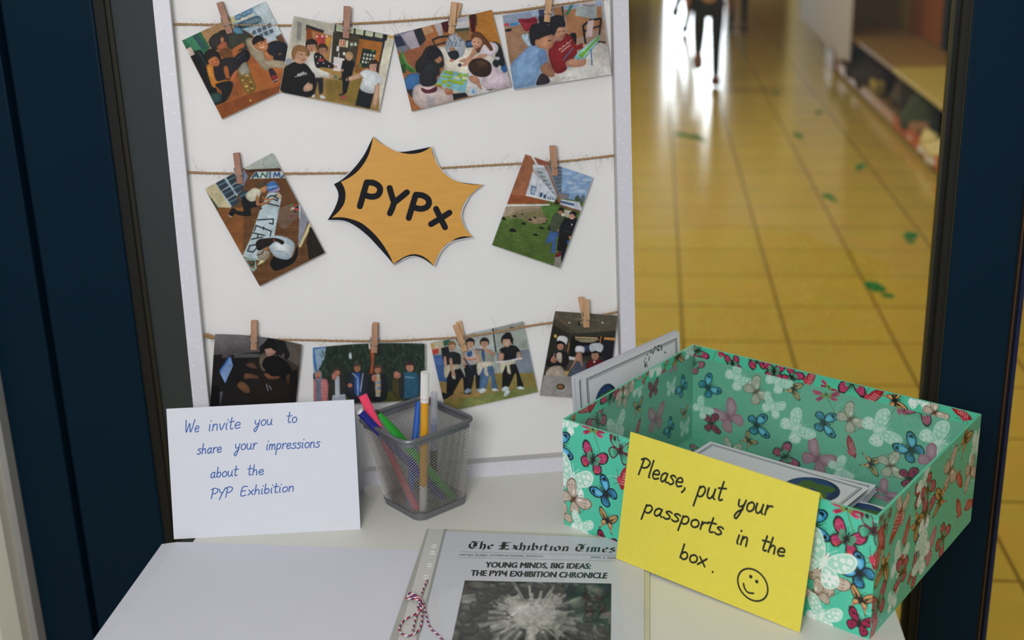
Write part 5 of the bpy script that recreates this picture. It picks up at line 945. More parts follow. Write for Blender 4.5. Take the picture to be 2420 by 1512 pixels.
# ------------------------------------------------------------------ orange burst sign with black lettering
WB = -DP + .0095
def cb(x, y, w): return bpx(750 + x / 4.2, 300 + y / 4.2, w)
YEL = [(555, 95), (610, 145), (680, 190), (750, 228), (830, 255), (930, 268), (1020, 255), (1080, 230), (1130, 197), (1145, 260), (1180, 345), (1240, 440), (1310, 500), (1390, 540), (1500, 568), (1645, 575), (1580, 622), (1500, 695), (1448, 775), (1425, 860), (1435, 935), (1470, 1010), (1540, 1090), (1450, 1086), (1380, 1105), (1320, 1140), (1270, 1172), (1215, 1245), (1180, 1310), (1155, 1375), (1090, 1310), (1020, 1272), (945, 1262), (870, 1285), (810, 1320), (755, 1360), (715, 1270), (640, 1150), (550, 1045), (440, 955), (330, 912), (230, 895), (145, 900), (215, 835), (265, 760), (280, 680), (268, 605), (235, 545), (330, 495), (410, 430), (480, 335), (525, 230)]
BLK = [(555, 95), (680, 190), (820, 248), (1130, 197), (1180, 345), (1240, 440), (1390, 540), (1645, 575), (1500, 695), (1425, 860), (1470, 1010), (1542, 1092), (1440, 1108), (1350, 1130), (1285, 1165), (1215, 1245), (1155, 1380), (1060, 1312), (990, 1285), (940, 1281), (870, 1298), (800, 1340), (755, 1364), (690, 1285), (600, 1185), (500, 1080), (380, 985), (260, 930), (103, 922), (165, 820), (205, 715), (203, 640), (165, 568), (240, 525), (320, 455), (400, 365), (470, 265), (525, 155)]
cx_, cy_ = 830, 720
WHT = [(x + (x - cx_) * .008 + 4 * np.sign(x - cx_) * (x < 1700), y + 6 * np.sign(y - cy_)) for x, y in BLK]
def arcs(pts):                                # smooth the arcs between the sharp tips
    P = [np.array(p, float) for p in pts]; n = len(P)
    tip = [i for i in range(n) if unit(P[i] - P[i - 1]) @ unit(P[(i + 1) % n] - P[i]) < .72]
    out = []
    for a, b in zip(tip, tip[1:] + [tip[0] + n]):
        run = [P[k % n] for k in range(a, b + 1)]; out += (spline([(*p, 0) for p in run], 5) if len(run) > 2 else [np.array((*p, 0)) for p in run])[:-1]
    return [(p[0], p[1]) for p in out]
YEL, BLK = arcs(YEL), arcs(BLK)
WHT = [(x + (x - cx_) * .008 + 4 * np.sign(x - cx_), y + 6 * np.sign(y - cy_)) for x, y in BLK]
sg = empty('burst_sign', tuple(cb(830, 720, WB)), 'orange and black comic burst sign with PYPx lettering in the middle of the board', 'sign')
M['burst_y'] = mat('burst_orange', 'cf9638', 0.5, var=0.05, scale=30, stretch=(1, 1, 6)); M['burst_b'] = mat('burst_black', '222327', 0.85, spec=0.1)
MB().prism([cb(x, y, WB) for x, y in WHT], -en * .0006).build('backing', M['card'], sg)
MB().prism([cb(x, y, WB + .0003) for x, y in BLK], -en * .0002).build('black_layer', M['burst_b'], sg)
MB().prism([cb(x, y, WB + .0006) for x, y in YEL], -en * .0002).build('orange_layer', M['burst_y'], sg)
PXM = np.linalg.norm(bpx(1000, 480, WB) - bpx(1001, 480, WB))
for nm, ss in (('P', [[(422, 787), (490, 550)], [(490, 550), (560, 556), (612, 590), (622, 632), (600, 675), (550, 692), (500, 685), (462, 668)]]),
               ('Y', [[(717, 605), (738, 680), (762, 750)], [(889, 648), (820, 705), (762, 750)], [(762, 745), (745, 800), (720, 857)]]),
               ('P', [[(907, 903), (977, 672)], [(977, 672), (1045, 680), (1095, 712), (1108, 755), (1085, 795), (1035, 812), (985, 806), (945, 790)]]),
               ('x', [[(1178, 812), (1222, 905), (1268, 996)], [(1312, 850), (1222, 908), (1128, 964)]])):
    m = MB()
    for k, s in enumerate(ss): m.stroke([cb(q[0], q[1], WB + .0008 + k * .00004) for q in spline([(x, y, 0) for x, y in s], 6)], 60 / 4.2 * PXM, en)
    m.build('letter_' + nm.lower(), M['burst_b'], sg)

# ------------------------------------------------------------------ single stroke handwriting
HW = {  # strokes with x height 1, y up; advance
 'W': ([[(0, 2), (.25, 0), (.65, 1.5), (.95, 0), (1.45, 2.05)]], 1.6), 'e': ([[(.1, .5), (.62, .6), (.6, .9), (.38, 1.02), (.12, .78), (.08, .35), (.3, .02), (.7, .2)]], .86),
 'i': ([[(.12, 1), (.1, .15), (.22, 0)], [(.2, 1.5), (.22, 1.58)]], .42), 'n': ([[(.1, 1), (.08, 0)], [(.08, .55), (.32, .98), (.55, .9), (.6, .4), (.62, 0)]], .85),
 'v': ([[(.02, 1), (.28, 0), (.62, 1.05)]], .76), 't': ([[(.25, 1.85), (.2, .3), (.34, 0), (.52, .12)], [(-.05, 1.15), (.6, 1.22)]], .68),
 'y': ([[(.05, 1), (.1, .45), (.32, .3), (.58, .55)], [(.66, 1.05), (.5, -.1), (.25, -.95), (.02, -.8), (.18, -.3), (.6, .1)]], .84),
 'o': ([[(.4, 1), (.1, .75), (.1, .2), (.38, 0), (.66, .3), (.64, .8), (.4, 1), (.3, .95)]], .82), 'u': ([[(.06, 1), (.08, .3), (.3, 0), (.55, .3), (.62, 1)], [(.62, 1), (.62, .2), (.78, .02)]], .9),
 's': ([[(.6, .9), (.35, 1.02), (.12, .8), (.45, .5), (.52, .2), (.25, -.02), (0, .12)]], .72), 'h': ([[(.12, 1.9), (.06, 0)], [(.07, .5), (.3, .95), (.54, .85), (.58, .4), (.6, 0)]], .84),
 'a': ([[(.6, .9), (.36, 1), (.1, .65), (.12, .15), (.32, 0), (.55, .4), (.62, .98)], [(.62, .98), (.58, .25), (.74, .02)]], .88), 'r': ([[(.1, 1), (.1, 0)], [(.1, .5), (.28, .95), (.58, .98)]], .64),
 'm': ([[(.08, 1), (.06, 0)], [(.07, .55), (.26, .97), (.42, .8), (.44, 0)], [(.44, .55), (.64, .97), (.82, .8), (.86, 0)]], 1.08),
 'p': ([[(.12, 1), (.02, -.95)], [(.1, .8), (.4, 1.05), (.64, .75), (.55, .2), (.3, .02), (.08, .2)]], .84), 'b': ([[(.1, 1.9), (.06, .1)], [(.07, .25), (.35, 0), (.62, .35), (.55, .85), (.3, .95), (.08, .6)]], .82),
 'P': ([[(.2, 1.75), (.08, -.05)], [(-.05, 1.6), (.35, 1.85), (.85, 1.6), (.75, 1.05), (.4, .8), (.14, .85)]], 1.0), 'Y': ([[(.05, 1.6), (.2, 1.0), (.5, .9)], [(.85, 1.75), (.45, .6), (.2, -.35)]], .95),
 'E': ([[(.8, 1.72), (.2, 1.68), (.08, .02), (.72, .06)], [(.14, .88), (.62, .92)]], 1.0), 'x': ([[(.04, 1), (.66, 0)], [(.66, 1.02), (.02, 0)]], .82),
 'l': ([[(.16, 1.9), (.12, .2), (.22, 0)]], .4), ',': ([[(.2, .1), (.2, -.1), (.02, -.45)]], .4), '.': ([[(.1, .05), (.14, .0)]], .3)}
def write(mb, text, bl, br, xh, plane, width, up, slant=0.12, upv=None):
    # text between two baseline points given in the photograph, xh pixels high
    bl = np.array(bl, float); br = np.array(br, float); d = unit(br - bl); adv = sum(HW[c][1] for c in text); sx = np.linalg.norm(br - bl) / adv
    nrm = np.array([d[1], -d[0]]); nrm = nrm if upv is None else np.array(upv, float); x = 0
    for c in text:
        for st in HW[c][0]:
            P = spline([(a, b, 0) for a, b in st], 5) if len(st) > 2 else [np.array((a, b, 0)) for a, b in st]
            pts = [plane(*(bl + d * ((x + p[0]) * sx + p[1] * xh * slant) + nrm * p[1] * xh)) for p in P]
            mb.stroke(pts, width, up, .00003 * (1 + RND.random()))
        x += HW[c][1]

# folded white card inviting comments
A0 = on_z(411, 1274) ; B0 = on_z(852, 1250); ce = unit(B0 - A0); cn = np.array([-ce[1], ce[0], 0]); th = math.radians(16)
cv = math.cos(th) * ZU + math.sin(th) * cn; ch = .148; cw = np.linalg.norm(B0 - A0); cf = np.cross(ce, cv)
wc_ = empty('tent_card', tuple((A0 + B0) / 2), 'white folded card with blue handwriting standing left of the pen cup', 'card')
MB().prism([A0, B0, B0 + cv * ch, A0 + cv * ch], -cf * .0006).build('front_leaf', M['card'], wc_)
ridge = A0 + cv * ch; bk = .148 * 0 + .0915; b1 = A0 + cn * bk; b2 = B0 + cn * bk
MB().prism([b2, b1, A0 + cv * ch - cf * .0006, B0 + cv * ch - cf * .0006], cn * .0005).build('back_leaf', M['card'], wc_)
def wcp(px, py): return on_plane(px, py, A0, cf) + cf * .00015
K2 = lambda x, y: (380 + x / 3.184, 900 + y / 3.184)
mb = MB()
for t, a, b, xh in (('We', (180, 388), (292, 384), 46), ('invite', (358, 376), (606, 356), 47), ('you', (704, 340), (845, 328), 42), ('to', (948, 313), (1028, 313), 42),
                    ('share', (272, 552), (462, 536), 40), ('your', (556, 520), (724, 512), 44), ('impressions', (792, 518), (1200, 498), 41),
                    ('about', (372, 730), (582, 712), 40), ('the', (652, 708), (780, 706), 40), ('PYP', (376, 884), (540, 868), 40), ('Exhibition', (598, 864), (1008, 828), 38)):
    write(mb, t, K2(*a), K2(*b), xh / 3.184, wcp, .00115, cf, upv=(.0, -1))
mb.build('handwriting', M['blue_ink'], wc_)

# ------------------------------------------------------------------ handwriting plane of the yellow card hooked over the box
BA = np.array([-.100, 1.258, TZ + .13]); BB = np.array([.205, 1.047, TZ + .13]); BC = np.array([.3535, 1.292, TZ + .13]); BD = BA + (BC - BB)
bx = unit(BB - BA); by = unit(BC - BB); nf = np.array([bx[1], -bx[0], 0]); nr = np.array([by[1], -by[0], 0])
y0_ = on_plane(1490, 1020, BA + nf * .005, nf); y1_ = on_plane(1938, 1165, BA + nf * .005, nf); yt = math.radians(10.5)
yv = -math.cos(yt) * ZU + math.sin(yt) * nf; ye = unit(y1_ - y0_); yn = unit(np.cross(ye, yv)); yn = yn if yn @ nf > 0 else -yn
yc_ = empty('tent_card', tuple((y0_ + y1_) / 2), 'yellow folded card with black handwriting and smiley hooked over the box front', 'card')
MB().prism([y0_, y1_, y1_ + yv * .1408, y0_ + yv * .1408], -yn * .0004).build('front_leaf', M['yellow'], yc_)
yb_ = -math.cos(math.radians(7)) * ZU - math.sin(math.radians(7)) * nf
MB().prism([y0_ - nf * .0004, y1_ - nf * .0004, y1_ - nf * .0092 - ZU * .012 , y1_ - nf * .0092 + yb_ * .118, y0_ - nf * .0092 + yb_ * .118, y0_ - nf * .0092 - ZU * .012][:2] + [y1_ - nf * .0092 - ZU * .012, y0_ - nf * .0092 - ZU * .012], -nf * .0003).build('fold', M['yellow'], yc_)
sk_ = ye * .0055
MB().prism([y0_ + sk_ * .3 - nf * .0092 - ZU * .012, y1_ + sk_ * .4 - nf * .0092 - ZU * .012, y1_ + sk_ - nf * .0092 + yb_ * .118, y0_ + sk_ - nf * .0092 + yb_ * .118], -nf * .0003).build('back_leaf', M['yellow'], yc_)
def ycp(px, py): return on_plane(px, py, y0_, yn) + yn * .00015
K5 = lambda x, y: (1300 + x / 2.953, 1000 + y / 2.953)
mb = MB()
for t, a, b, xh in (('Please,', (614, 352), (952, 462), 66), ('put', (1018, 508), (1212, 542), 72), ('your', (1300, 596), (1540, 646), 68), ('passports', (650, 618), (1206, 786), 56), ('in', (1296, 836), (1382, 862), 62), ('the', (1470, 880), (1640, 938), 58), ('box', (902, 940), (1092, 1004), 56), ('.', (1130, 1036), (1142, 1040), 50)):
    write(mb, t, K5(*a), K5(*b), xh / 2.953, ycp, .0021, yn, slant=.22, upv=(.06, -1))
mb.build('handwriting', M['black_ink'], yc_)
mb = MB()
cir = [K5(1415 + 104 * math.cos(t) + 14 * math.sin(t), 1127 + 112 * math.sin(t) + 30 * math.cos(t) * .6) for t in np.linspace(-1.3, 5.1, 40)]
mb.stroke([ycp(*p) for p in cir], .0019, yn); mb.stroke([ycp(*K5(x, y)) for x, y, _ in spline([(1350, 1118, 0), (1358, 1150, 0), (1382, 1180, 0), (1420, 1186, 0)], 6)], .0019, yn)
for x, y in ((1401, 1070), (1443, 1104)): c = ycp(*K5(x, y)); mb.add([c + .0019 * (math.cos(k * .5236) * ye + math.sin(k * .5236) * yv) + yn * .00004 for k in range(12)], [tuple(range(12))])
mb.build('smiley', M['black_ink'], yc_)

# ------------------------------------------------------------------ newspaper booklet in a plastic sleeve
K6 = lambda x, y: on_z(900 + x / 3.667, 1230 + y / 3.667, TZ + ZS)
bk_ = empty('newspaper_booklet', (-.13, 1.09, TZ + .0015), 'printed newspaper booklet in a clear punched sleeve tied with cord', 'booklet')
ZS = .0034
def flat(pts, z0, z1, name, m): return MB().prism([np.array((x, y, TZ + z0)) for x, y in pts], (0, 0, z1 - z0)).build(name, m, bk_)
flat([(-.2530, 1.2335), (-.0035, 1.2295), (-.0015, .92), (-.249, .92)], .0016, .0020, 'back_sleeve', mat('film_edge', 'c9c9b8', 0.3))
for k, d in enumerate((.0, .0022, .0042)):
    flat([(-.2312, 1.2300 - d * .3), (-.0135 + d, 1.2270 - d), (-.0105 + d, .925), (-.221 - d * .2, .925)], .0020 + k * .0004, .00235 + k * .0004, 'page', mat('page_paper', 'd0d3dc', 0.55, var=.01) if k == 2 else mat('page_paper_inner', 'c2c2a6', 0.6))
UPV = (.20, -1)
def film_mat():
    m = bpy.data.materials.new('clear_film'); m.use_nodes = True; nt = m.node_tree; N = nt.nodes; L = nt.links
    N.remove(N['Principled BSDF']); t = N.new('ShaderNodeBsdfTransparent'); g = N.new('ShaderNodeBsdfGlossy'); mx = N.new('ShaderNodeMixShader')
    t.inputs[0].default_value = (0.985, 0.985, 0.98, 1); g.inputs['Roughness'].default_value = 0.08
    tc = N.new('ShaderNodeTexCoord'); nz = N.new('ShaderNodeTexNoise'); nz.inputs['Scale'].default_value = 14; L.new(tc.outputs['Object'], nz.inputs['Vector'])
    bp = N.new('ShaderNodeBump'); bp.inputs['Strength'].default_value = 0.25; bp.inputs['Distance'].default_value = 0.004; L.new(nz.outputs['Fac'], bp.inputs['Height']); L.new(bp.outputs[0], g.inputs['Normal'])
    mx.inputs[0].default_value = 0.035; L.new(t.outputs[0], mx.inputs[1]); L.new(g.outputs[0], mx.inputs[2]); L.new(mx.outputs[0], N['Material Output'].inputs[0]); return m
M['film'] = film_mat()
flat([(-.2332, 1.2325), (-.0045, 1.2295), (-.0022, .92), (-.2215, .92)], .0036, .0037, 'front_sleeve', M['film'])
sl = flat([(-.2515, 1.2335), (-.2332, 1.2328), (-.2215, .92), (-.2395, .92)], .0020, .0024, 'binding_strip', mat('strip_film', 'c6c6c0', 0.35, var=.02))
flat([(-.2535, 1.2335), (-.2515, 1.2335), (-.2395, .92), (-.2500, .92)], .0018, .0026, 'weld_seam', mat('weld', 'a6a69f', 0.3))
flat([(-.2338, 1.2328), (-.2312, 1.2327), (-.2185, .92), (-.2222, .92)], .0022, .0034, 'weld_seam', mat('weld_inner', 'a3a6a2', 0.3))
hm = mat('hole_rim', 'e4e4e4', 0.3)
for x, y in ((462, 222), (448, 280), (424, 388), (392, 490), (330, 770)):
    c = on_z(900 + x / 3.667, 1230 + y / 3.667, TZ + .0024); m = MB()
    m.tube([c + np.array((.0029 * math.cos(t), .0029 * math.sin(t), .0003)) for t in np.linspace(0, 2 * math.pi, 20, endpoint=False)], .0004, 5, closed=True); m.build('punched_hole', hm, bk_)

def text_mesh(txt, bl, br, h, name, m, shear=0, bold=0.0, spacing=1.0, par=None, up=UPV, heavy=None):
    cu = bpy.data.curves.new('txt', 'FONT'); cu.body = txt; cu.offset = bold; cu.space_character = spacing; cu.shear = shear; cu.resolution_u = 3
    o = bpy.data.objects.new('txt', cu); COL.objects.link(o); bpy.context.view_layer.update()
    me = bpy.data.meshes.new_from_object(o.evaluated_get(bpy.context.evaluated_depsgraph_get())); bpy.data.objects.remove(o)
    V = np.array([v.co[:] for v in me.vertices]); F = [tuple(p.vertices) for p in me.polygons]; bpy.data.meshes.remove(me)
    x0, x1 = V[:, 0].min(), V[:, 0].max(); cap = .70
    bl = np.array(bl, float); br = np.array(br, float); up = np.array(up, float)
    q = MB()
    for k, (dx, dy) in enumerate(heavy or ((0, 0),)): q.add([K6(*(bl + (br - bl) * (x - x0) / (x1 - x0) + up * h * y / cap + np.array((dx, dy)))) + ZU * .00002 * k for x, y, _ in V], F)
    return q.build(name, m, par or bk_)
ZS = .00338
text_mesh('YOUNG MINDS, BIG IDEAS:', (905, 404), (1815, 417), 46, 'headline', M['print_ink'], .0, .0, heavy=((-4, 0), (-2, -1), (0, 1), (2, -1), (4, 0)))
text_mesh('THE PYP4 EXHIBITION CHRONICLE', (778, 476), (1955, 500), 48, 'headline', M['print_ink'], .0, .0, heavy=((-4, 0), (-2, -1), (0, 1), (2, -1), (4, 0)))
text_mesh('MATIJA GUBEC INTERNATIONAL SCHOOL', (680, 304), (1410, 316), 17, 'small_print', mat('grey_ink', '4c5854', .6))
text_mesh('APRIL 2, 2025', (1815, 324), (2033, 332), 16, 'small_print', bpy.data.materials['grey_ink'])
mb = MB()
for a, b in (((690, 268), (2036, 303)), ((678, 318), (2032, 350))):
    P = [K6(*(np.array(a) + (np.array(b) - np.array(a)) * t)) for t in np.linspace(0, 1, 12)]; mb.stroke(P, .00032, ZU)
mb.build('rule', bpy.data.materials['grey_ink'], bk_)
# blackletter masthead written with a broad nib: strokes on a unit square, x height .62
def bl_glyphs():
    def stem(x, h=.62): return [[(x - .05, h - .08), (x + .03, h), (x + .10, h - .08)], [(x + .03, h - .05), (x + .03, .08)], [(x - .03, .09), (x + .04, 0), (x + .12, .09)]]
    tall = lambda x: [[(x - .04, .98), (x + .03, 1.04)], [(x + .03, 1.0), (x + .03, .08)], [(x - .03, .09), (x + .04, 0), (x + .12, .09)]]
    G = {'h': (tall(.1) + [[(.13, .52), (.3, .63), (.4, .5), (.4, .12), (.32, -.14)]], .56), 'e': ([[(.3, .6), (.1, .45), (.1, .12), (.22, 0), (.4, .12)], [(.28, .62), (.4, .45), (.12, .3)]], .5),
         'i': (stem(.1) + [[(.1, .82), (.17, .88)]], .30), 'n': (stem(.1) + [[(.14, .5), (.3, .62), (.4, .54)], [(.4, .52), (.4, .08)], [(.34, .09), (.41, 0), (.5, .09)]], .58),
         'm': (stem(.1) + [[(.14, .5), (.28, .62), (.36, .54)], [(.36, .52), (.36, .08)], [(.3, .09), (.37, 0), (.44, .09)], [(.4, .5), (.54, .62), (.62, .54)], [(.62, .52), (.62, .08)], [(.56, .09), (.63, 0), (.72, .09)]], .82),
         'o': ([[(.28, .63), (.1, .5), (.1, .12), (.26, 0)], [(.28, .63), (.44, .5), (.44, .12), (.26, 0)]], .58), 't': ([[(.14, .86), (.14, .12), (.24, 0), (.36, .1)], [(.0, .6), (.32, .6)]], .42),
         'b': (tall(.1) + [[(.13, .52), (.3, .63), (.42, .48), (.42, .14), (.26, 0), (.1, .1)]], .56), 'x': ([[(.05, .56), (.12, .62), (.2, .5), (.34, .1), (.42, .02), (.48, .1)], [(.44, .6), (.1, .02)], [(.12, .3), (.4, .3)]], .52),
         's': ([[(.4, .58), (.2, .62), (.1, .48), (.38, .24), (.38, .1), (.2, 0), (.06, .06)]], .5),
         'T': ([[(.02, .84), (.2, .98), (.45, .9), (.72, 1.0)], [(.3, .9), (.1, .6), (.12, .18), (.36, 0), (.6, .1)], [(.44, .88), (.42, .2)], [(.55, .8), (.54, .3)]], .78),
         'E': ([[(.02, .86), (.2, .98), (.5, .9), (.76, .98)], [(.24, .94), (.24, .1)], [(.38, .88), (.37, .1)], [(.02, .08), (.25, .0), (.5, .06), (.72, .0), (.8, .12)], [(.24, .52), (.5, .56), (.64, .48)], [(.02, .5), (.2, .44)]], .88), ' ': ([], .34)}
    return G
GL = bl_glyphs(); mb = MB(); nib = np.array([.075, .06])
word = 'The Exhibition Times'; adv = sum(GL[c][1] for c in word); bl0 = np.array((752, 240.)); br0 = np.array((2034, 274.)); sx = np.linalg.norm(br0 - bl0) / adv; dd = unit(br0 - bl0); x = 0
for c in word:
    for st in GL[c][0]:
        Q = [K6(*(bl0 + dd * (x + q[0]) * sx + np.array(UPV) * q[1] * 62)) for q in [(a, b) for a, b in st] ]
        nv_ = K6(*(bl0 + dd * nib[0] * sx + np.array(UPV) * nib[1] * 62)) - K6(*bl0)
        up_l = ZU * .00006 * RND.random(); Q = [q + up_l for q in Q]
        for i in range(len(Q) - 1): mb.add([Q[i] + nv_, Q[i + 1] + nv_, Q[i + 1] - nv_, Q[i] - nv_], [(0, 1, 2, 3)] if np.cross(Q[i + 1] - Q[i], nv_)[2] < 0 else [(3, 2, 1, 0)])
    x += GL[c][1]
mb.build('masthead', M['print_ink'], bk_)
# grey press picture: heads and arms around a circle of hands
PQ = [(728, 518), (1998, 545), (1990, 1330), (552, 1330)]
A = Art(300, 190, PQ, bg='5a5b58')
A.p('3a3b39', 500, 500, 2100, 500, 2100, 1400, 500, 1400); A.e('9c9c98', 1330, 800, 300, 210); A.e('b4b4b0', 1330, 830, 210, 130); A.p('1f201f', 1180, 540, 1560, 545, 1500, 680, 1260, 680); A.p('2a2e2c', 1640, 540, 2000, 545, 1990, 900, 1700, 800, 1560, 780); A.p('6e6e6a', 690, 700, 980, 640, 1160, 760, 900, 800); A.p('484846', 640, 800, 1100, 780, 1150, 840, 640, 940)
for a, b, w, c in (((980, 640), (1260, 735), 38, 'a8a8a2'), ((1000, 720), (1150, 775), 40, '90908a'), ((860, 870), (1180, 835), 36, '3c3c3a'), ((900, 960), (1200, 860), 60, '83837e'), ((1000, 1030), (1230, 890), 56, 'a09f99'), ((1320, 1034), (1330, 900), 110, 'aeaea8'), ((1560, 980), (1440, 890), 50, '8c8c86'), ((1700, 880), (1500, 840), 46, '77777a'), ((1640, 760), (1510, 750), 40, '2c2f2d'), ((1500, 640), (1440, 740), 30, '9a9a94'), ((1320, 640), (1330, 750), 34, '8c8c88'), ((1200, 640), (1290, 740), 30, 'b0b0aa'), ((1400, 640), (1390, 740), 28, '84847e'), ((740, 880), (1150, 820), 26, '22221f')):
    A.l(c, w, *a, *b); A.l('c4c4be', w * .25, a[0] + 4, a[1] - w * .3, b[0], b[1] - w * .3, a=.5); A.e('bcbcb6', b[0], b[1], w * .6, w * .4)
for x, y, rx, ry, ro in ((970, 620, 75, 48, 20), (1100, 570, 110, 70, 20), (940, 720, 80, 45, 5), (780, 770, 95, 50, 15), (820, 930, 130, 55, -10), (1160, 990, 130, 60, -15), (1430, 1000, 60, 90, 60), (1700, 960, 135, 66, 20), (1770, 870, 95, 80, 15), (1720, 720, 95, 60, -10), (1860, 730, 80, 70, 10), (1860, 610, 110, 60, 10), (1700, 590, 90, 60, 5), (1460, 570, 90, 40, 0), (1280, 555, 80, 35, 0), (860, 560, 120, 40, 5), (700, 890, 70, 45, 10), (1900, 950, 90, 60, 30), (640, 1000, 70, 70, 0)):
    A.e('1c1d1c', x + 8, y + 14, rx, ry, ro); A.e('3a3b39', x, y, rx * .96, ry * .92, ro); A.e('545552', x - rx * .1, y - ry * .15, rx * .75, ry * .7, ro); A.e('6e6e6a', x - rx * .15, y - ry * .28, rx * .45, ry * .38, ro)
    for k in range(9):
        t = (k - 4) / 4.5; r_ = math.radians(ro); A.l('8a8a85' if k % 2 else '33342f', 4, x - rx * .7 * math.cos(r_) - t * ry * math.sin(r_) * -.8, y - rx * .7 * math.sin(r_) + t * ry * .7, x + rx * .5 * math.cos(r_), y + rx * .5 * math.sin(r_) + t * ry * .55, a=.55)
for p in ((700, 650, 900, 620, 960, 700, 700, 720), (1850, 830, 1990, 780, 1990, 900), (1560, 1000, 1640, 930, 1560, 900), (1000, 1034, 1040, 960, 960, 980)): A.p('93938d', *p, a=.6)
r = random.Random(2)
for k in range(26):                          # sleeves and forearms between the heads and the hands
    t = k / 26 * 6.283 + r.uniform(-.1, .1); c_ = (1330, 830); R0 = r.uniform(470, 640); R1_ = r.uniform(200, 260)
    p0 = (c_[0] + R0 * math.cos(t), c_[1] + R0 * .62 * math.sin(t)); p1 = (c_[0] + R1_ * math.cos(t), c_[1] + R1_ * .6 * math.sin(t)); pm = ((p0[0] * .5 + p1[0] * .5), (p0[1] * .5 + p1[1] * .5))
    A.l(r.choice(('2b2c2a', '3c3d3a', '8f8f89', '555652')), r.uniform(24, 40), *p0, *pm, a=.8); A.l(r.choice(('8a8a84', '74746f', '9a9a94')), r.uniform(20, 30), *pm, *p1, a=.8); A.l('b0b0aa', 6, pm[0], pm[1] - 7, p1[0], p1[1] - 6, a=.5); A.e('a8a8a2', *p1, 16, 11)
for k in range(22):
    t = k / 22 * 6.283; x, y = 1330 + 560 * math.cos(t) * r.uniform(.85, 1.15), 830 + 300 * math.sin(t) * r.uniform(.9, 1.15); rx, ry = r.uniform(55, 85), r.uniform(40, 56); ro = r.uniform(-25, 25)
    A.e('191a19', x + 6, y + 10, rx, ry, ro); A.e('343533', x, y, rx * .95, ry * .93, ro)
    for q in range(26): u_, v_ = r.uniform(-.8, .8), r.uniform(-.8, .6); A.l(r.choice(('1c1d1c', '5c5d5a', '7d7d78', '4a4b48')), 3.5, x + u_ * rx, y + v_ * ry, x + u_ * rx + r.uniform(10, 30), y + v_ * ry + r.uniform(-6, 12), a=.8)
    A.e('8a8a85', x - rx * .2, y - ry * .45, rx * .35, ry * .2, ro, a=.6)
for k in range(160): x, y = r.uniform(600, 1990), r.uniform(530, 1100); A.l(r.choice(('1c1d1c', '9c9c96', '6a6a66')), 4, x, y, x + r.uniform(-45, 45), y + r.uniform(-16, 16), a=.35)
A.mottle(.10, 4); A.noise(.07, 1); A.noise(.06, 2, 3); cols = A.out(2)
hq = [K6(*p) for p in PQ]
def pos(U, V): return (1 - V)[:, None] * ((1 - U)[:, None] * hq[0] + U[:, None] * hq[1]) + V[:, None] * ((1 - U)[:, None] * hq[3] + U[:, None] * hq[2])
mesh_print('press_picture', [grid_sheet(300, 190, pos, cols)], mat_print('news_print', .55), bk_)
# red white blue cord tied in a bow through the punched holes
def cordcol(a, L):
    t = (a / (2 * math.pi) + L / .0085) % 1.0
    return tuple(lin('b01f2c')) if t < .36 else (tuple(lin('28356e')) if t < .68 else tuple(lin('e8e6ea')))
K9 = lambda x, y, z: on_z(930 + x / 9.945, 1360 + y / 9.945, TZ + z)
m = MB(); zb = .0052
for pts in ([(800, 105, .003), (770, 165, zb), (740, 230, zb), (690, 350, zb), (640, 490, zb + .001)],
            [(620, 540, .0065), (510, 450, .008), (420, 405, .008), (350, 440, .007), (440, 465, .006), (600, 550, .0062)],
            [(600, 580, .0065), (450, 545, .0065), (320, 540, .006), (308, 505, .0065), (380, 485, .0075), (480, 500, .008), (610, 545, .0075)],
            [(620, 550, .0085), (650, 590, .0090), (640, 640, .008), (600, 600, .008), (625, 545, .0088)],
            [(615, 570, .006), (590, 690, zb), (565, 800, zb), (620, 800, .006), (690, 735, .0065), (680, 620, .006)],
            [(650, 570, .006), (640, 700, .0068), (655, 820, .0062), (670, 980, zb), (660, 1130, zb), (600, 1270, zb), (480, 1370, zb), (330, 1418, zb), (200, 1370, zb), (135, 1270, zb), (170, 1150, zb), (280, 1035, zb), (420, 950, zb), (550, 880, zb), (660, 790, .0058)],
            [(560, 860, .0072), (530, 970, .0055), (500, 1090, zb), (465, 1220, zb), (450, 1290, zb), (472, 1318, zb)],
            [(680, 590, .006), (715, 700, zb), (760, 880, zb), (800, 1060, .0048), (860, 1210, .0048), (950, 1310, .0048), (1060, 1400, .0048), (1150, 1510, .0048), (1190, 1620, .0048)]):
    P = spline([K9(*q) for q in pts], 12); m.tube(P, .00095, 12, twist=cordcol)
m.build('cord_bow', M['cord'], bk_, smooth=True)
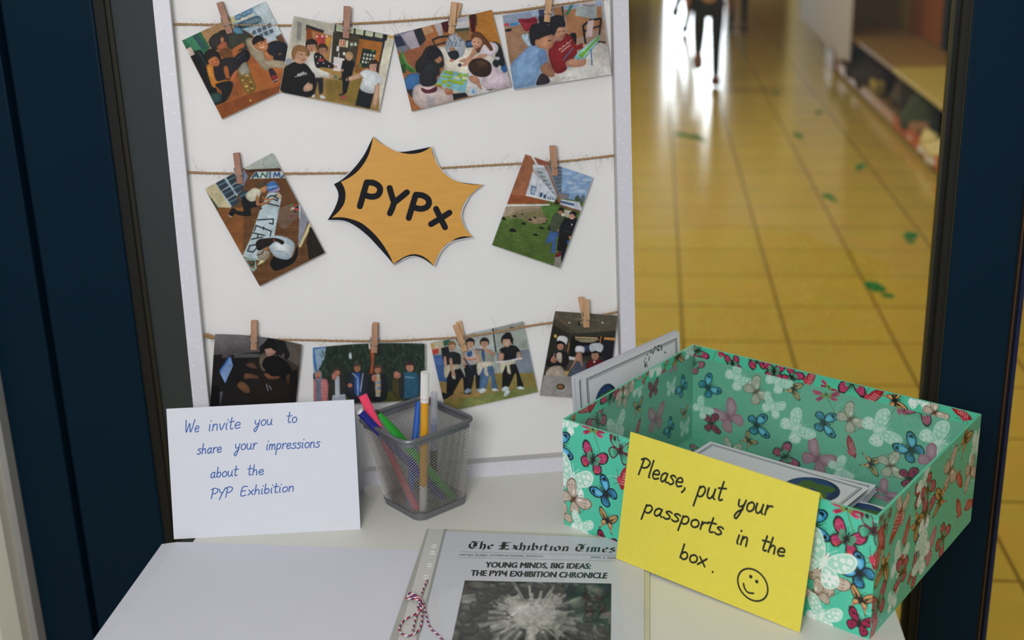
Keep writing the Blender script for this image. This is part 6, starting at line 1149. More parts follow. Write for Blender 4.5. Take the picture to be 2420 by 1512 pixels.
# ------------------------------------------------------------------ gift box covered in butterfly paper
HB_ = .13; WBX = np.linalg.norm(BB - BA); DBX = np.linalg.norm(BC - BB); TH = .0028
def wing_pts(kind):
    if kind == 'swallow': return [(.02, .02), (.10, -.22), (.36, -.42), (.46, -.36), (.42, -.15), (.22, .08)], [(.03, .04), (.22, .06), (.28, .22), (.24, .34), (.34, .52), (.26, .5), (.17, .34), (.06, .2)]
    if kind == 'blue': return [(.03, .0), (.10, -.26), (.30, -.44), (.44, -.40), (.46, -.2), (.32, .0), (.1, .06)], [(.03, .05), (.26, .03), (.38, .16), (.32, .36), (.16, .4), (.06, .25)]
    return [(.02, .0), (.08, -.22), (.30, -.46), (.48, -.44), (.5, -.2), (.34, .0), (.1, .06)], [(.03, .05), (.28, .04), (.42, .18), (.38, .36), (.22, .46), (.08, .3)]
def motif(A, kind, x, y, s, rot=0.0, tilt=1.0):
    # one butterfly: s = span in mm, rot in degrees, tilt squeezes one wing for a three quarter view
    r = math.radians(rot); C, S = math.cos(r), math.sin(r)
    def T(P): q = P * s; return np.c_[x + q[:, 0] * C - q[:, 1] * S, y + q[:, 0] * S + q[:, 1] * C]
    A.pre = T; f, h = wing_pts(kind); fl = lambda P, m: [c for a, b in P for c in ((a if m > 0 else a * tilt) * m, b)]
    cen = lambda P: (sum(a for a, b in P) / len(P), sum(b for a, b in P) / len(P))
    def inner(P, k, dx=0, dy=0): c = cen(P); return [(c[0] + (a - c[0]) * k + dx, c[1] + (b - c[1]) * k + dy) for a, b in P]
    if kind == 'dragon':
        for dx, dy, c in ((-.42, -.02, 'c4285a'), (-.3, .22, 'a81c48'), (.40, -.16, 'a81c48'), (.34, .06, 'c4285a')):
            A.b(c, 0, 0, dx * .5 - dy * .16, dy * .5 + dx * .16, dx * .95 - dy * .14, dy * .95 + dx * .14, dx * 1.05, dy * 1.05, dx * .95 + dy * .14, dy * .95 - dx * .14, dx * .4 + dy * .1, dy * .4 - dx * .1)
            A.b('7a8c3c', 0, 0, dx * .3 - dy * .1, dy * .3 + dx * .1, dx * .42, dy * .42, dx * .3 + dy * .1, dy * .3 - dx * .1)
            for k in (.9, .97, 1.0): A.e('f4d8e0', dx * k + (k - .95) * .3, dy * k + .02, .012)
        A.l('6a6a28', .022, 0, -.02, .12, .2, .26, .42, .36, .56); A.e('3c2a18', -.01, -.03, .035, .045); A.l('3c2a18', .014, -.02, -.06, -.08, -.1); A.l('3c2a18', .014, 0, -.06, .03, -.12)
        A.pre = None; return
    if kind == 'redspot':
        A.b('951626', -.05, .1, .0, -.25, .16, -.5, .26, -.5, .3, -.2, .24, .12, .12, .36, .02, .3); A.b('b8283a', .0, .1, .04, -.2, .16, -.42, .22, -.3, .2, .0, .1, .25)
        for i in range(5):
            for j in range(4): A.e('f2e4dc', .04 + j * .055 + i * .01, .2 - i * .09 - j * .02, .014, .022)
        A.b('c83a54', -.12, .08, -.05, .0, .02, .1, .0, .22, -.08, .2); A.l('5a1020', .012, -.1, .05, -.18, -.2); A.l('5a1020', .012, -.1, .12, -.28, .14); A.l('5a1020', .012, -.05, .2, -.2, .34)
        A.pre = None; return
    pal = {'blue': ('10151b', '3ba0d2', '6cc0e0'), 'lace': ('e4f6ee', '9ad8c0', 'f4fbf8'), 'monarch': ('16181a', 'c2386a', '66b28c'), 'brown': ('7d6a58', 'cbbcac', '4a2e20'), 'swallow': ('1c1412', 'd2a468', 'c02c34'), 'crimson': ('170c14', 'a5174a', '7a0e34'), 'teal': ('5c1428', '4fb590', '20322c'), 'mauve': ('a85878', 'c07c98', 'd4a4b6')}[kind]
    for m in (1, -1):
        A.b(pal[0], *fl(h, m)); 
        if kind == 'lace':
            A.b(pal[1], *fl(inner(h, .86), m), a=.75); A.b(pal[0], *fl(f, m)); A.b(pal[1], *fl(inner(f, .86), m), a=.75)
            def flower(cx, cy, rr):
                for k in range(6): A.e(pal[2], cx + rr * .6 * math.cos(k * 1.047), cy + rr * .6 * math.sin(k * 1.047), rr * .42, rr * .26, k * 60)
            for cx, cy, rr in ((.24, .24, .15), (.34, .14, .06), (.16, .36, .05), (.38, -.33, .07), (.26, -.26, .06), (.36, -.16, .06), (.2, -.1, .05), (.14, -.2, .04), (.42, -.22, .03), (.3, -.04, .035), (.12, .14, .04)): flower(cx * m * (1 if m > 0 else tilt), cy, rr)
        else:
            A.b(pal[1], *fl(inner(h, .76 if kind != 'brown' else .84), m)); A.b(pal[0], *fl(f, m)); A.b(pal[1], *fl(inner(f, .78 if kind != 'brown' else .86), m))
        tl = 1 if m > 0 else tilt
        if kind == 'blue':
            A.b(pal[2], *fl(inner(f, .42, -.04, .06), m)); A.b(pal[0], *[c for a, b in ((.28, -.3), (.34, -.34), (.4, -.26), (.36, -.2), (.3, -.22)) for c in (a * m * tl, b)]); A.l(pal[0], .03, .36 * m * tl, -.42, .46 * m * tl, -.3); A.l(pal[0], .022, .2 * m * tl, -.36, .42 * m * tl, -.12)
            for k in range(5): A.l(pal[0], .02, .08 * m * tl, .08 + k * .02, (.36 - k * .04) * m * tl, .12 + k * .065)
        if kind == 'monarch':
            A.b(pal[2], *fl([(.02, .02), (.12, -.18), (.24, -.16), (.24, -.02), (.2, .12), (.08, .16)], m))
            for k in range(9): t = -1.1 + k * .3; A.l(pal[0], .013, .02 * m, .02, .42 * math.cos(t) * m * tl, .02 + .42 * math.sin(t))
            for k in range(10): t = -1.0 + k * .24; A.e('f0d8d8', .43 * math.cos(t) * m * tl, .43 * math.sin(t), .011)
            A.e('d04830', .2 * m * tl, .34, .06, .04)
        if kind == 'brown':
            for k in range(8): t = -1.0 + k * .28; A.l(pal[2], .008, .03 * m, .02, .46 * math.cos(t) * m * tl, .02 + .44 * math.sin(t), a=.7)
            for k in range(9): t = -.9 + k * .24; A.e(pal[2], .43 * math.cos(t) * m * tl, .43 * math.sin(t), .022, .014)
            A.e('ece4da', .14 * m * tl, -.14, .04, .09, 35 * m); 
        if kind == 'swallow':
            for k in range(5): A.l(pal[0], .014, .06 * m, 0, (.44 - k * .05) * m * tl, -.36 + k * .11)
            A.l(pal[0], .05, .14 * m * tl, .08, .22 * m * tl, -.12); A.e(pal[2], .17 * m * tl, .28, .05, .035); A.e(pal[2], .08 * m * tl, .2, .03)
        if kind == 'crimson':
            A.l(pal[0], .03, .1 * m * tl, -.2, .42 * m * tl, -.3); A.e(pal[0], .3 * m * tl, -.22, .05, .035); A.e(pal[0], .24 * m * tl, .22, .04)
            for k in range(4): A.l(pal[2], .012, .05 * m, .02, (.4 - k * .06) * m * tl, -.2 + k * .16)
        if kind == 'teal':
            A.e(pal[2], .3 * m * tl, -.26, .06, .09, 20 * m); A.b('8a1c38', *fl([(.42, -.4), (.48, -.3), (.44, -.12), (.38, -.16)], m))
            for k in range(12): A.e('c03858' if k % 3 else 'e8e8e0', (.1 + (k * 37 % 23) * .012) * m * tl, -.22 + (k * 53 % 29) * .013, .014)
            for k in range(5): A.l(pal[2], .016, .05 * m, .08, (.34 - k * .05) * m * tl, .1 + k * .07)
        if kind == 'mauve':
            A.b(pal[2], *fl(inner(f, .4), m), a=.6)
            for k in range(7): t = -.9 + k * .3; A.l('98486a', .012, .03 * m, .02, .44 * math.cos(t) * m * tl, .44 * math.sin(t), a=.6)
    body = {'lace': 'eaf7f2', 'blue': '15161a', 'brown': '5a3824', 'mauve': '8a4060'}.get(kind, '1a1412')
    A.e(body, 0, .04, .03, .2); A.e(body, 0, -.16, .03, .035); A.l(body, .01, 0, -.18, -.1, -.36); A.l(body, .01, 0, -.18, .1, -.36); A.pre = None
def swirls(A, W, H, seed, n, col):
    r = random.Random(seed)
    for k in range(n):
        x, y, s, a0, sg = r.uniform(0, W), r.uniform(0, H), r.uniform(9, 20), r.uniform(0, 6.28), r.choice((-1, 1))
        P = []
        for i in range(22): t = i / 21; q = a0 + sg * t * 5.2; P += [x + s * (1.15 - t) * math.cos(q), y + s * (1.15 - t) * math.sin(q)]
        A.l(col, 1.3, *P, a=.55); A.l(col, 1.7, P[0], P[1], P[0] + s * 1.2 * math.cos(a0 - sg * 1.4), P[1] + s * 1.2 * math.sin(a0 - sg * 1.4), a=.45)
        for i in range(5): A.e(col, x + s * 1.4 * math.cos(a0 + i * .3), y + s * 1.4 * math.sin(a0 + i * .3), .9, a=.5)
MM = .455                                    # millimetres per photograph pixel near the box
def painted(fc, W, H, items, seed, base='50c8a8', lining=False, fold=0, res=.75, extra=0, kinds=None):
    A = Art(int(W / res), int(H / res), size=(W, H), bg=base)
    if lining: A.mix = (base, .30)
    swirls(A, W, H, seed, int(W * H / 2600), 'a6e6d2' if not lining else '8cc4b0')
    r = random.Random(seed)
    for kind, px, py, s, rot, *tl in items:
        x, y = fc.mm(px, py) if py is not None else px
        motif(A, kind, x, y, s * MM, rot, tl[0] if tl else 1.0)
    if extra:
        nc = max(1, round((extra * W / H) ** .5)); nr_ = -(-extra // nc)
        for k in range(extra): motif(A, r.choice(kinds), (k % nc + r.uniform(.15, .85)) * W / nc, (k // nc + r.uniform(.15, .85)) * H / nr_, r.uniform(34, 48), r.uniform(0, 360), r.uniform(.6, 1))
    if fold:                                 # outer paper folded over the rim
        A.mix = None; A.p('52c8a4', 0, 0, W, 0, W, fold, 0, fold); keep = A.Y > fold; old = A.rgb.copy(); rr = random.Random(seed + 3)
        for x in np.arange(8, W, 26): motif(A, rr.choice(('lace', 'dragon', 'redspot', 'swallow', 'lace', 'monarch', 'brown')), x + rr.uniform(-5, 5), rr.uniform(-4, fold - 1), rr.uniform(26, 36), rr.uniform(0, 360))
        A.rgb[keep] = old[keep]
    A.noise(.025, seed); return A, A.out(0)
def face_part(fc, W, H, A, cols):
    def pos(U, V): return fc.o + np.outer(U * W / 1000, fc.ax) + np.outer(V * H / 1000, fc.ay)
    return grid_sheet(A.nu, A.nv, pos, cols)
gb = empty('gift_box', tuple((BA + BC) / 2 - ZU * HB_), 'open mint green gift box covered in butterfly paper on the table corner', 'box')
W_, D_, H_ = WBX * 1000, DBX * 1000, HB_ * 1000
P0 = [('lace', 1342, 1000, 60, 20), ('blue', 1326, 1052, 78, 80), ('dragon', 1402, 1018, 84, 10), ('monarch', 1402, 1085, 78, 18), ('teal', 1467, 1063, 74, 14), ('lace', 1352, 1132, 110, 20), ('redspot', 1468, 1128, 84, 12), ('blue', 1429, 1163, 80, -52), ('brown', 1357, 1178, 86, 42), ('lace', 1374, 1242, 66, 15), ('swallow', 1436, 1228, 62, 10), ('crimson', 1432, 1283, 60, 14), ('brown', 1328, 1216, 66, -40)]
P0 += [(k, x + 598, y + 187, s, ro) for k, x, y, s, ro in P0 if k not in ('lace',)] + [('lace', 1947, 1325, 120, 24), ('lace', 1942, 1452, 80, 15), ('lace', 1560, 1130, 90, 40), ('monarch', 1600, 1250, 80, 20), ('blue', 1700, 1300, 80, 30)]
ff = Face(BA, bx, -ZU); A, c = painted(ff, W_, H_, P0, 11)
fr = Face(BB, by, -ZU)
PR = [('teal', 2090, 1240, 66, 14), ('redspot', 2072, 1320, 84, 0), ('brown', 2130, 1205, 80, 20), ('redspot', 2138, 1265, 80, 10), ('lace', 2125, 1325, 90, 30), ('monarch', 2076, 1425, 84, -10), ('lace', 2110, 1415, 60, 0), ('monarch', 2190, 1205, 90, 30), ('blue', 2172, 1290, 70, 20), ('mauve', 2190, 1300, 100, 10), ('crimson', 2175, 1165, 70, 0), ('redspot', 2118, 1385, 50, 20)]
A2, c2 = painted(fr, D_, H_, PR, 12, extra=21, kinds=('brown', 'redspot', 'lace', 'monarch', 'crimson', 'mauve', 'swallow', 'redspot'))
fb = Face(BC, -bx, -ZU); A3, c3 = painted(fb, W_, H_, [], 13, extra=30, kinds=('brown', 'blue', 'lace', 'monarch', 'crimson', 'mauve', 'swallow'), res=2)
fl_ = Face(BD, -by, -ZU); A4, c4 = painted(fl_, D_, H_, [], 14, extra=24, kinds=('brown', 'blue', 'lace', 'monarch', 'crimson', 'mauve', 'swallow'), res=2)
rim = tuple(lin('62c6a6'))
ia, ib, ic, idd = BA + (bx + by) * TH, BB + (-bx + by) * TH, BC + (-bx - by) * TH, BD + (bx - by) * TH
def strip(P, col): return np.array(P), [(0, 1, 2, 3), (4, 5, 6, 7), (8, 9, 10, 11), (12, 13, 14, 15)], np.tile(col, (16, 1))
top = [BA, BB, ib, ia, BB, BC, ic, ib, BC, BD, idd, ic, BD, BA, ia, idd]
base_ = (np.array([BA, BD, BC, BB]) - ZU * (HB_ - .0004), [(0, 1, 2, 3)], np.tile(rim, (4, 1)))
mesh_print('box_walls', [face_part(ff, W_, H_, A, c), face_part(fr, D_, H_, A2, c2), face_part(fb, W_, H_, A3, c3), face_part(fl_, D_, H_, A4, c4), strip(top, rim), base_], M['wrap'], gb)
# paler lining paper inside, with the outer paper folded over its top
LB = '69b398'
gl = Face(ia, by, -ZU); gbk = Face(idd, bx, -ZU); gr = Face(ic, -by, -ZU); gf = Face(ib, -bx, -ZU); iW, iD, iH = W_ - TH * 2000, D_ - TH * 2000, H_ - 3
PB = [('swallow', 1877, 920, 56, 100), ('dragon', 1953, 935, 90, 0), ('blue', 1950, 1000, 76, 92), ('brown', 2010, 990, 76, 45), ('lace', 2080, 1015, 96, 60), ('monarch', 2176, 966, 74, 200), ('blue', 2150, 1060, 80, -50), ('lace', 2218, 1045, 96, 60), ('mauve', 1932, 1082, 90, 30), ('redspot', 2007, 1062, 70, -30), ('swallow', 2060, 1096, 60, 100), ('brown', 2105, 1100, 72, 70), ('crimson', 2150, 1130, 60, 75), ('mauve', 2205, 1090, 76, 40), ('mauve', 2092, 1165, 66, 40), ('lace', 1985, 1108, 66, 60), ('lace', 1882, 1010, 90, 50), ('monarch', 1856, 1078, 74, 60), ('dragon', 2120, 958, 70, 60),
      ('blue', 1676, 914, 72, 50), ('lace', 1744, 892, 76, 50), ('mauve', 1722, 984, 92, -40), ('brown', 1788, 925, 76, 50), ('blue', 1792, 1005, 76, 80), ('crimson', 1682, 1000, 60, 80), ('lace', 1838, 900, 70, 40), ('lace', 1660, 965, 60, 40), ('dragon', 2060, 905, 60, 40), ('monarch', 1640, 860, 60, 30), ('brown', 1730, 1060, 60, 10), ('lace', 1826, 960, 66, 20), ('swallow', 1770, 1040, 50, 40)]
PL = [('lace', 1457, 1012, 84, -4), ('monarch', 1412, 995, 84, -30), ('brown', 1473, 938, 66, 20), ('swallow', 1508, 962, 54, 0), ('crimson', 1544, 918, 52, 0), ('lace', 1508, 918, 54, 20), ('mauve', 1550, 988, 84, 4), ('swallow', 1617, 975, 48, 0), ('blue', 1611, 916, 66, -40), ('blue', 1582, 1012, 60, -40), ('lace', 1586, 915, 50, 0), ('mauve', 1592, 862, 52, 10), ('redspot', 1506, 1010, 50, 10), ('lace', 1618, 1010, 54, 0), ('dragon', 1385, 970, 50, 0)]
Ab, cb_ = painted(gbk, iW, iH, PB, 21, LB, True, 15); Al, cl_ = painted(gl, iD, iH, PL, 22, LB, True, 14)
kk = ('brown', 'blue', 'lace', 'monarch', 'crimson', 'mauve', 'swallow')
Ar, cr_ = painted(gr, iD, iH, [], 23, LB, True, 14, res=1.2, extra=26, kinds=kk); Af, cf_ = painted(gf, iW, iH, [], 24, LB, True, 14, res=2, extra=30, kinds=kk)
flr = Face(idd - ZU * (HB_ - .003), bx, -by); Ao, co_ = painted(flr, iW, iD, [], 25, LB, True, 0, res=1.2, extra=60, kinds=kk)
mesh_print('lining', [face_part(gbk, iW, iH, Ab, cb_), face_part(gl, iD, iH, Al, cl_), face_part(gr, iD, iH, Ar, cr_), face_part(gf, iW, iH, Af, cf_), face_part(flr, iW, iD, Ao, co_)], mat_print('lining_paper', .38, .35), gb)

# ------------------------------------------------------------------ passports: folded white sheets with a globe and double border
def globe(A, x, y, rx, ry, seed=1):
    A.e('1d3560', x, y, rx, ry); A.e('2c4a7c', x - rx * .1, y - ry * .1, rx * .85, ry * .85)
    r = random.Random(seed)
    for dx, dy, w, h in ((-.35, -.25, .4, .5), (.3, -.4, .5, .35), (.35, .3, .4, .45), (-.1, .45, .35, .3), (-.6, .2, .2, .3)):
        A.b('4a6e2c', *[c for k in range(7) for c in (x + rx * (dx + w * (.7 + .4 * r.random()) * math.cos(k * .9)) * .95, y + ry * (dy + h * (.7 + .4 * r.random()) * math.sin(k * .9)) * .95)])
    t = np.linspace(0, 6.283, 40); 
    A.l('16283c', 1.2, *[c for q in t for c in (x + rx * math.cos(q), y + ry * math.sin(q))])
M['passport'] = mat_print('passport_print', .55)
def cover_art(seed, emblem=False, gl_=(160, 44, 31, 31), ants=False, W=210., H=148.):
    A = Art(210, 148, size=(W, H), bg='e9eaef')
    for d, w in ((7, 1.1), (9.6, .6)): A.l('1e2838', w, d, d, W - d, d, W - d, H - d, d, H - d, d, d)
    globe(A, *gl_, seed)
    if emblem:
        A.p('14264c', 16, 14, 40, 14, 40, 40, 16, 40); A.e('b8b8a0', 28, 27, 8, 8); A.e('14264c', 28, 27, 5, 5)
    r = random.Random(seed)
    for k in range(34 if ants else 0): t = r.uniform(3.2, 6.0); q = 14 + r.uniform(0, 7); A.e('18202a', 142 + q * math.cos(t) * 1.4, 26 + q * math.sin(t), 1.6, .8, math.degrees(t) + 60)
    A.noise(.01, seed); return A.out(0)
def booklet(o, ax, ay, thick, label, grp, seed, sag=0.0, emblem=False, leaves=3, gl_=(160, 44, 31, 31), ants=False, W=.21, H=.148):
    ax = unit(ax); ay = unit(ay); nn = unit(np.cross(ay, ax)); nn = nn if nn[2] > -0.2 else -nn
    if abs(nn[2]) < .3 and nn @ (EYE - o) < 0: nn = -nn
    r = empty('passport', tuple(o + ax * W / 2 + ay * H), label, 'booklet', grp)
    def pos(U, V): return o + np.outer(U * W, ax) + np.outer(V * H, ay) + np.outer(sag * np.sin(np.pi * U) * (1 - V), nn)
    mesh_print('cover', [grid_sheet(210, 148, pos, cover_art(seed, emblem, gl_, ants, W * 1000, H * 1000), -nn * .0003, tuple(lin('d8dade')))], M['passport'], r)
    rr = random.Random(seed)
    for k in range(1, leaves):
        z = -nn * thick * k / max(leaves - 1, 1); d = ax * rr.uniform(-.003, .003) + ay * rr.uniform(-.002, .002)
        nP = 12; us = np.linspace(0, 1, nP)
        a = [o + z + d + ax * W * u + nn * sag * math.sin(math.pi * u) for u in us]; b = [p + ay * H - nn * sag * math.sin(math.pi * u) for p, u in zip(a, us)]
        MB().add(a + b + [p - nn * .00025 for p in a + b], [(i, i + 1, nP + i + 1, nP + i) for i in range(nP - 1)] + [(2 * nP + i, 3 * nP + i, 3 * nP + i + 1, 2 * nP + i + 1) for i in range(nP - 1)]).build('leaf', M['card'], r)
    return r
# three lying in the box
zi = TZ + .003
def flat_in(px1, px2, z, side=1):
    a = on_z(*px1, z); b = on_z(*px2, z); ax = unit(b - a); ay = np.array([ax[1], -ax[0], 0]); return a, b, ax, ay
a, b, ax, ay = flat_in((1800, 1078), (2047, 1150), TZ + .030)
booklet(b - ax * .206, ax, ay, .008, 'white passport lying on top in the box, globe beside the yellow card', 'passports in the box', 3)
a, b, ax, ay = flat_in((1780, 1118), (2120, 1206), TZ + .0205)
booklet(b - ax * .206, ax, ay, .012, 'white passport at the right end of the box floor, under the top one', 'passports in the box', 4, gl_=(176, 34, 30, 30))
a, b, ax, ay = flat_in((1714, 1062), (1775, 1092), TZ + .020)
o_ = a + ax * .0
q = (BD - BA) ; ax2 = unit(unit(bx) + 0.12 * by); ay2 = np.array([ax2[1], -ax2[0], 0])
booklet(o_ - ax2 * .02 - ay2 * .0, ax2, ay2, .006, 'white passport at the left of the box, mostly hidden by the yellow card', 'passports in the box', 5)
# upright stack between the box and the board
ln_ = -bx; lb = np.array([*BA[:2], TZ]); l0 = lb + by * .064 + ln_ * .0232; l1 = lb + by * .272 + ln_ * .0045; sx_ = unit(l1 - l0); sn = np.array([-sx_[1], sx_[0], 0])
for k, (sh, dn, zz, lab) in enumerate(((0, .0, .1500, 'upright passport at the back of the stack between box and board'), (.004, -.0019, .1498, 'upright passport second from the board, dark emblem at its corner'), (.014, -.0038, .1492, 'upright passport at the front of the stack against the box, globe showing'))):
    up_ = math.cos(.065) * ZU + math.sin(.065) * sn
    booklet(l0 + sx_ * sh + sn * dn + up_ * zz, sx_, -up_, .0012, lab, 'passports between box and board', 7 + k, .0, emblem=(k == 1), gl_=((40, 48, 21, 24) if k == 2 else (90, 90, 20, 20)), ants=(k == 2), W=.205 - sh)
# ------------------------------------------------------------------ wire mesh pen cup
CB = np.array([-.2680, 1.3036, TZ]); ang = math.radians(2.6 + 45)
M['mesh'] = mat('mesh_steel', 'a9a7a3', 0.35, 0.8, var=.1, scale=300); M['rim'] = mat('rim_steel', '83848a', 0.42, 0.7)
cu = empty('pen_cup', tuple(CB), 'grey wire mesh pen cup with pens beside the white card', 'pen cup')
def ring_pts(side, rad, z, n=7, c=CB):
    P = []
    for k in range(4):
        a0 = ang + k * math.pi / 2; u = np.array([math.cos(a0), math.sin(a0), 0]); v = np.array([-u[1], u[0], 0])
        cc = c + (u + v) * (side / 2 - rad) * 1.0
        for i in range(n): t = math.pi / 2 * i / (n - 1); P.append(cc + rad * (math.cos(t) * u + math.sin(t) * v) + ZU * z)
    return P
S0, S1, HC = .0720, .0955, .105; CT = CB + np.array([-.0065, .003, 0])
def wall_pt(t, h):                            # t around 0..1, h up 0..1
    f = h; c = CB + (CT - CB) * f; side = S0 + (S1 - S0) * f; P = ring_pts(side, .011, HC * h, 7, c); m = len(P)
    L = [0]
    for i in range(m): L.append(L[-1] + np.linalg.norm(P[(i + 1) % m] - P[i]))
    s = (t % 1) * L[-1]
    for i in range(m):
        if s <= L[i + 1]: q = (s - L[i]) / max(L[i + 1] - L[i], 1e-9); return P[i] * (1 - q) + P[(i + 1) % m] * q
    return P[0]
NA, NH = 84, 54
G = [[wall_pt((i + (.5 if j % 2 else 0)) / NA, .02 + .95 * j / NH) for i in range(NA)] for j in range(NH + 1)]
mb = MB(); cen = CB
for j in range(NH):
    for i in range(NA):
        a = G[j][i]
        for di in ((0, -1) if j % 2 == 0 else (0, 1)):
            b = G[j + 1][(i + di) % NA]
            t = unit(b - a); out_ = unit(np.array([*(a - cen)[:2], 0])); s_ = np.cross(t, out_) * .00026; o2 = out_ * .00026
            vs = [a + s_ + o2, a - s_ + o2, a - s_ - o2, a + s_ - o2, b + s_ + o2, b - s_ + o2, b - s_ - o2, b + s_ - o2]
            mb.add(vs, [(0, 1, 5, 4), (1, 2, 6, 5), (2, 3, 7, 6), (3, 0, 4, 7)])
mb.build('mesh_wall', M['mesh'], cu)
R1 = ring_pts(S1 + .002, .012, HC, 9, CT)
m = MB(); m.tube(R1, .0025, 12, closed=True); m.build('rim', M['rim'], cu, smooth=True)
m = MB(); P_in = ring_pts(S1 - .001, .011, HC - .008, 9, CB + (CT - CB) * .92); P_up = ring_pts(S1 + .0005, .0115, HC, 9, CT); n_ = len(P_in)
m.add(P_in + P_up, [(i, (i + 1) % n_, n_ + (i + 1) % n_, n_ + i) for i in range(n_)]); m.build('rim_band', M['rim'], cu, smooth=True)
m = MB(); Pb = ring_pts(S0 + .002, .012, .0005, 9); Pt = ring_pts(S0 + .0045, .0125, .0085, 9, CB + (CT - CB) * .08); Pi = ring_pts(S0 + .001, .0115, .0085, 9, CB + (CT - CB) * .08); n_ = len(Pb)
m.add(Pb + Pt + Pi, [(i, (i + 1) % n_, n_ + (i + 1) % n_, n_ + i) for i in range(n_)] + [(n_ + i, n_ + (i + 1) % n_, 2 * n_ + (i + 1) % n_, 2 * n_ + i) for i in range(n_)] + [tuple(range(n_))[::-1]])
m.add([p + ZU * .003 for p in ring_pts(S0, .011, 0, 9)], [tuple(range(n_))]); m.build('base', M['rim'], cu, bevel=0)

# ------------------------------------------------------------------ pens in the cup
def axis(base, rimp, length): d = unit(rimp - base); return base, d, length
def ppt(px, py, z): return on_z(px, py, TZ + z)
def fluted(o, ax, r, h0, h1, n=14, depth=.10):
    o = np.array(o); ax = unit(ax); u = unit(np.cross(ax, (0.3, 1, .2))); w = np.cross(ax, u); vs = []
    for h in (h0, h1):
        for k in range(n * 4): a = 2 * math.pi * k / (n * 4); q = r * (1 - depth * (k % 4 == 3)); vs.append(o + ax * h + q * (math.cos(a) * u + math.sin(a) * w))
    N = n * 4; return MB().add(vs, [(k, (k + 1) % N, N + (k + 1) % N, N + k) for k in range(N)] + [tuple(range(N))[::-1], tuple(range(N, 2 * N))])
pl = lambda n, c, r=.35: mat(n, c, r, var=.02)
def top_len(base, d, px, py):                # length at which the pen end shows at a pixel
    best = min((np.hypot(*(project(base + d * L) - np.array((px, py)))), L) for L in np.linspace(.08, .2, 241)); return best[1]
# pink felt pen
b_ = ppt(984, 1204, .006); d_ = unit(ppt(890, 1004, .1045) - b_); L_ = top_len(b_, d_, 857, 933)
pn = empty('felt_pen', tuple(b_), 'pink felt pen with fluted cap leaning left in the mesh cup', 'pen', 'pens in the mesh cup')
MB().lathe(b_, d_, [(.003, 0), (.0042, .003), (.0042, L_ - .042)]).build('barrel', pl('pink_plastic', 'e2345c'), pn, smooth=False); fluted(b_, d_, .0052, L_ - .042, L_).build('cap', pl('pink_cap', 'f2486e'), pn)
# dark blue felt pen
b_ = ppt(1046, 1176, .012); d_ = unit(ppt(880, 1003, .1085) - b_); L_ = top_len(b_, d_, 848, 972)
pn = empty('felt_pen', tuple(b_), 'dark blue felt pen with white end plug leaning far left in the mesh cup', 'pen', 'pens in the mesh cup')
MB().lathe(b_, d_, [(.003, 0), (.0042, .003), (.0046, .03), (.0046, L_ - .002)]).build('barrel', pl('navy_plastic', '1f2280', .25), pn, smooth=False); MB().lathe(b_, d_, [(.0042, L_ - .002), (.0042, L_ + .0006), (.003, L_ + .001)]).build('end_plug', pl('white_plug', 'e6e6ea'), pn)
# green felt pen without its cap
b_ = ppt(1072, 1178, .008); d_ = unit(ppt(940, 1028, .1065) - b_); L_ = top_len(b_, d_, 876, 978)
pn = empty('felt_pen', tuple(b_), 'green felt pen with bare dark tip pointing up left in the mesh cup', 'pen', 'pens in the mesh cup')
MB().lathe(b_, d_, [(.003, 0), (.0046, .003), (.0048, L_ - .030), (.0046, L_ - .027), (.0032, L_ - .013), (.0028, L_ - .010), (.0022, L_ - .006)]).build('barrel', pl('green_plastic', '22962e'), pn, smooth=False)
MB().lathe(b_, d_, [(.0021, L_ - .006), (.0019, L_ - .002), (.0008, L_)]).build('tip', pl('felt_tip', '20261c'), pn)
# clear blue ball pen
b_ = ppt(965, 1205, .006); d_ = unit(ppt(979, 990, .100) + np.array([0, .025, 0]) - b_); L_ = top_len(b_, d_, 983, 950)
pn = empty('ball_pen', tuple(b_), 'slim translucent blue ball pen behind the yellow felt pen', 'pen', 'pens in the mesh cup')
tb_ = mat('clear_blue', '2a72d8', .15, trans=.45); MB().lathe(b_, d_, [(.0022, 0), (.0042, .012), (.0042, L_)], 8).build('barrel', tb_, pn); MB().lathe(b_, d_, [(.0016, .02), (.0016, L_ * .72)], 8).build('refill', pl('refill_blue', '2a9ae0'), pn)
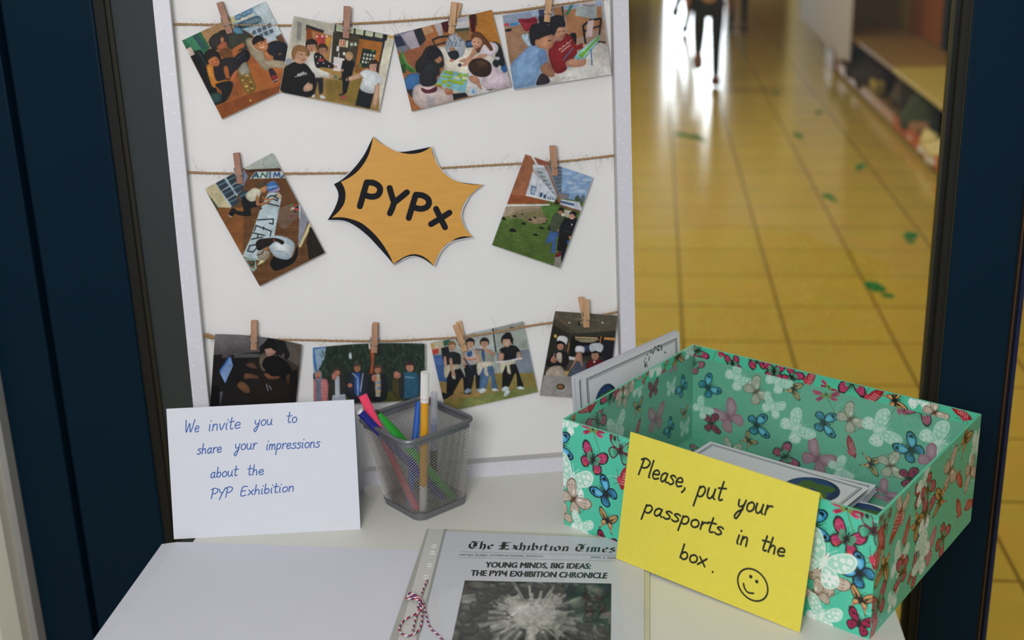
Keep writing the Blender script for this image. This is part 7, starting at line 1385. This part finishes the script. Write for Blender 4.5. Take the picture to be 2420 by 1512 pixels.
# yellow felt pen, white cap up
b_ = ppt(1000, 1204, .006); d_ = unit(ppt(998, 1030, .108) + np.array([0.0, .012, 0]) - b_); L_ = top_len(b_, d_, 995, 880)
pn = empty('felt_pen', tuple(b_), 'yellow felt pen with tall white cap standing upright in the mesh cup', 'pen', 'pens in the mesh cup')
MB().lathe(b_, d_, [(.0042, .0), (.0046, .002), (.0046, .033)]).build('end_cap', pl('white_cap', 'd9d8d6'), pn); MB().lathe(b_, d_, [(.0046, .033), (.0046, L_ - .03)]).build('barrel', pl('yellow_plastic', 'd99a22'), pn)
MB().lathe(b_, d_, [(.0049, L_ - .036), (.0049, L_ - .030)]).build('cap_collar', pl('cap_collar', 'dedcda'), pn); fluted(b_, d_, .0049, L_ - .030, L_, 12).build('cap', pl('white_cap_top', 'e0dedc'), pn)
mdot = MB()
u_ = unit(np.cross(d_, ZU + .01)); w_ = np.cross(d_, u_)
for k in range(14): a = k * 2 * math.pi / 14; c_ = b_ + d_ * (L_ - .0315) + .00495 * (math.cos(a) * u_ + math.sin(a) * w_); mdot.frame(c_ - .0004 * d_ - .0003 * u_ - .0003 * w_, d_ * .0008, u_ * .0006, w_ * .0006)
mdot.build('cap_dots', pl('orange_dots', 'c88a2c'), pn)
# roller pen with clear cap
b_ = ppt(1024, 1165, .008); d_ = unit(ppt(1018, 1010, .100) + np.array([.0, .022, 0]) - b_); L_ = top_len(b_, d_, 1016, 926)
pn = empty('roller_pen', tuple(b_), 'violet blue roller pen with clear grey cap, right of the yellow felt pen', 'pen', 'pens in the mesh cup')
MB().lathe(b_, d_, [(.0035, 0), (.0045, .003), (.0045, .055)]).build('barrel', pl('black_plastic', '14161c'), pn); MB().lathe(b_, d_, [(.0036, .055), (.0036, L_ - .040), (.0016, L_ - .032)]).build('grip', pl('violet_plastic', '4a50a8'), pn)
MB().lathe(b_, d_, [(.0042, .055), (.0042, L_), (.0034, L_), (.0034, .056)], 16).build('cap', mat('clear_cap', 'dfe2ea', .2, alpha=.35), pn)
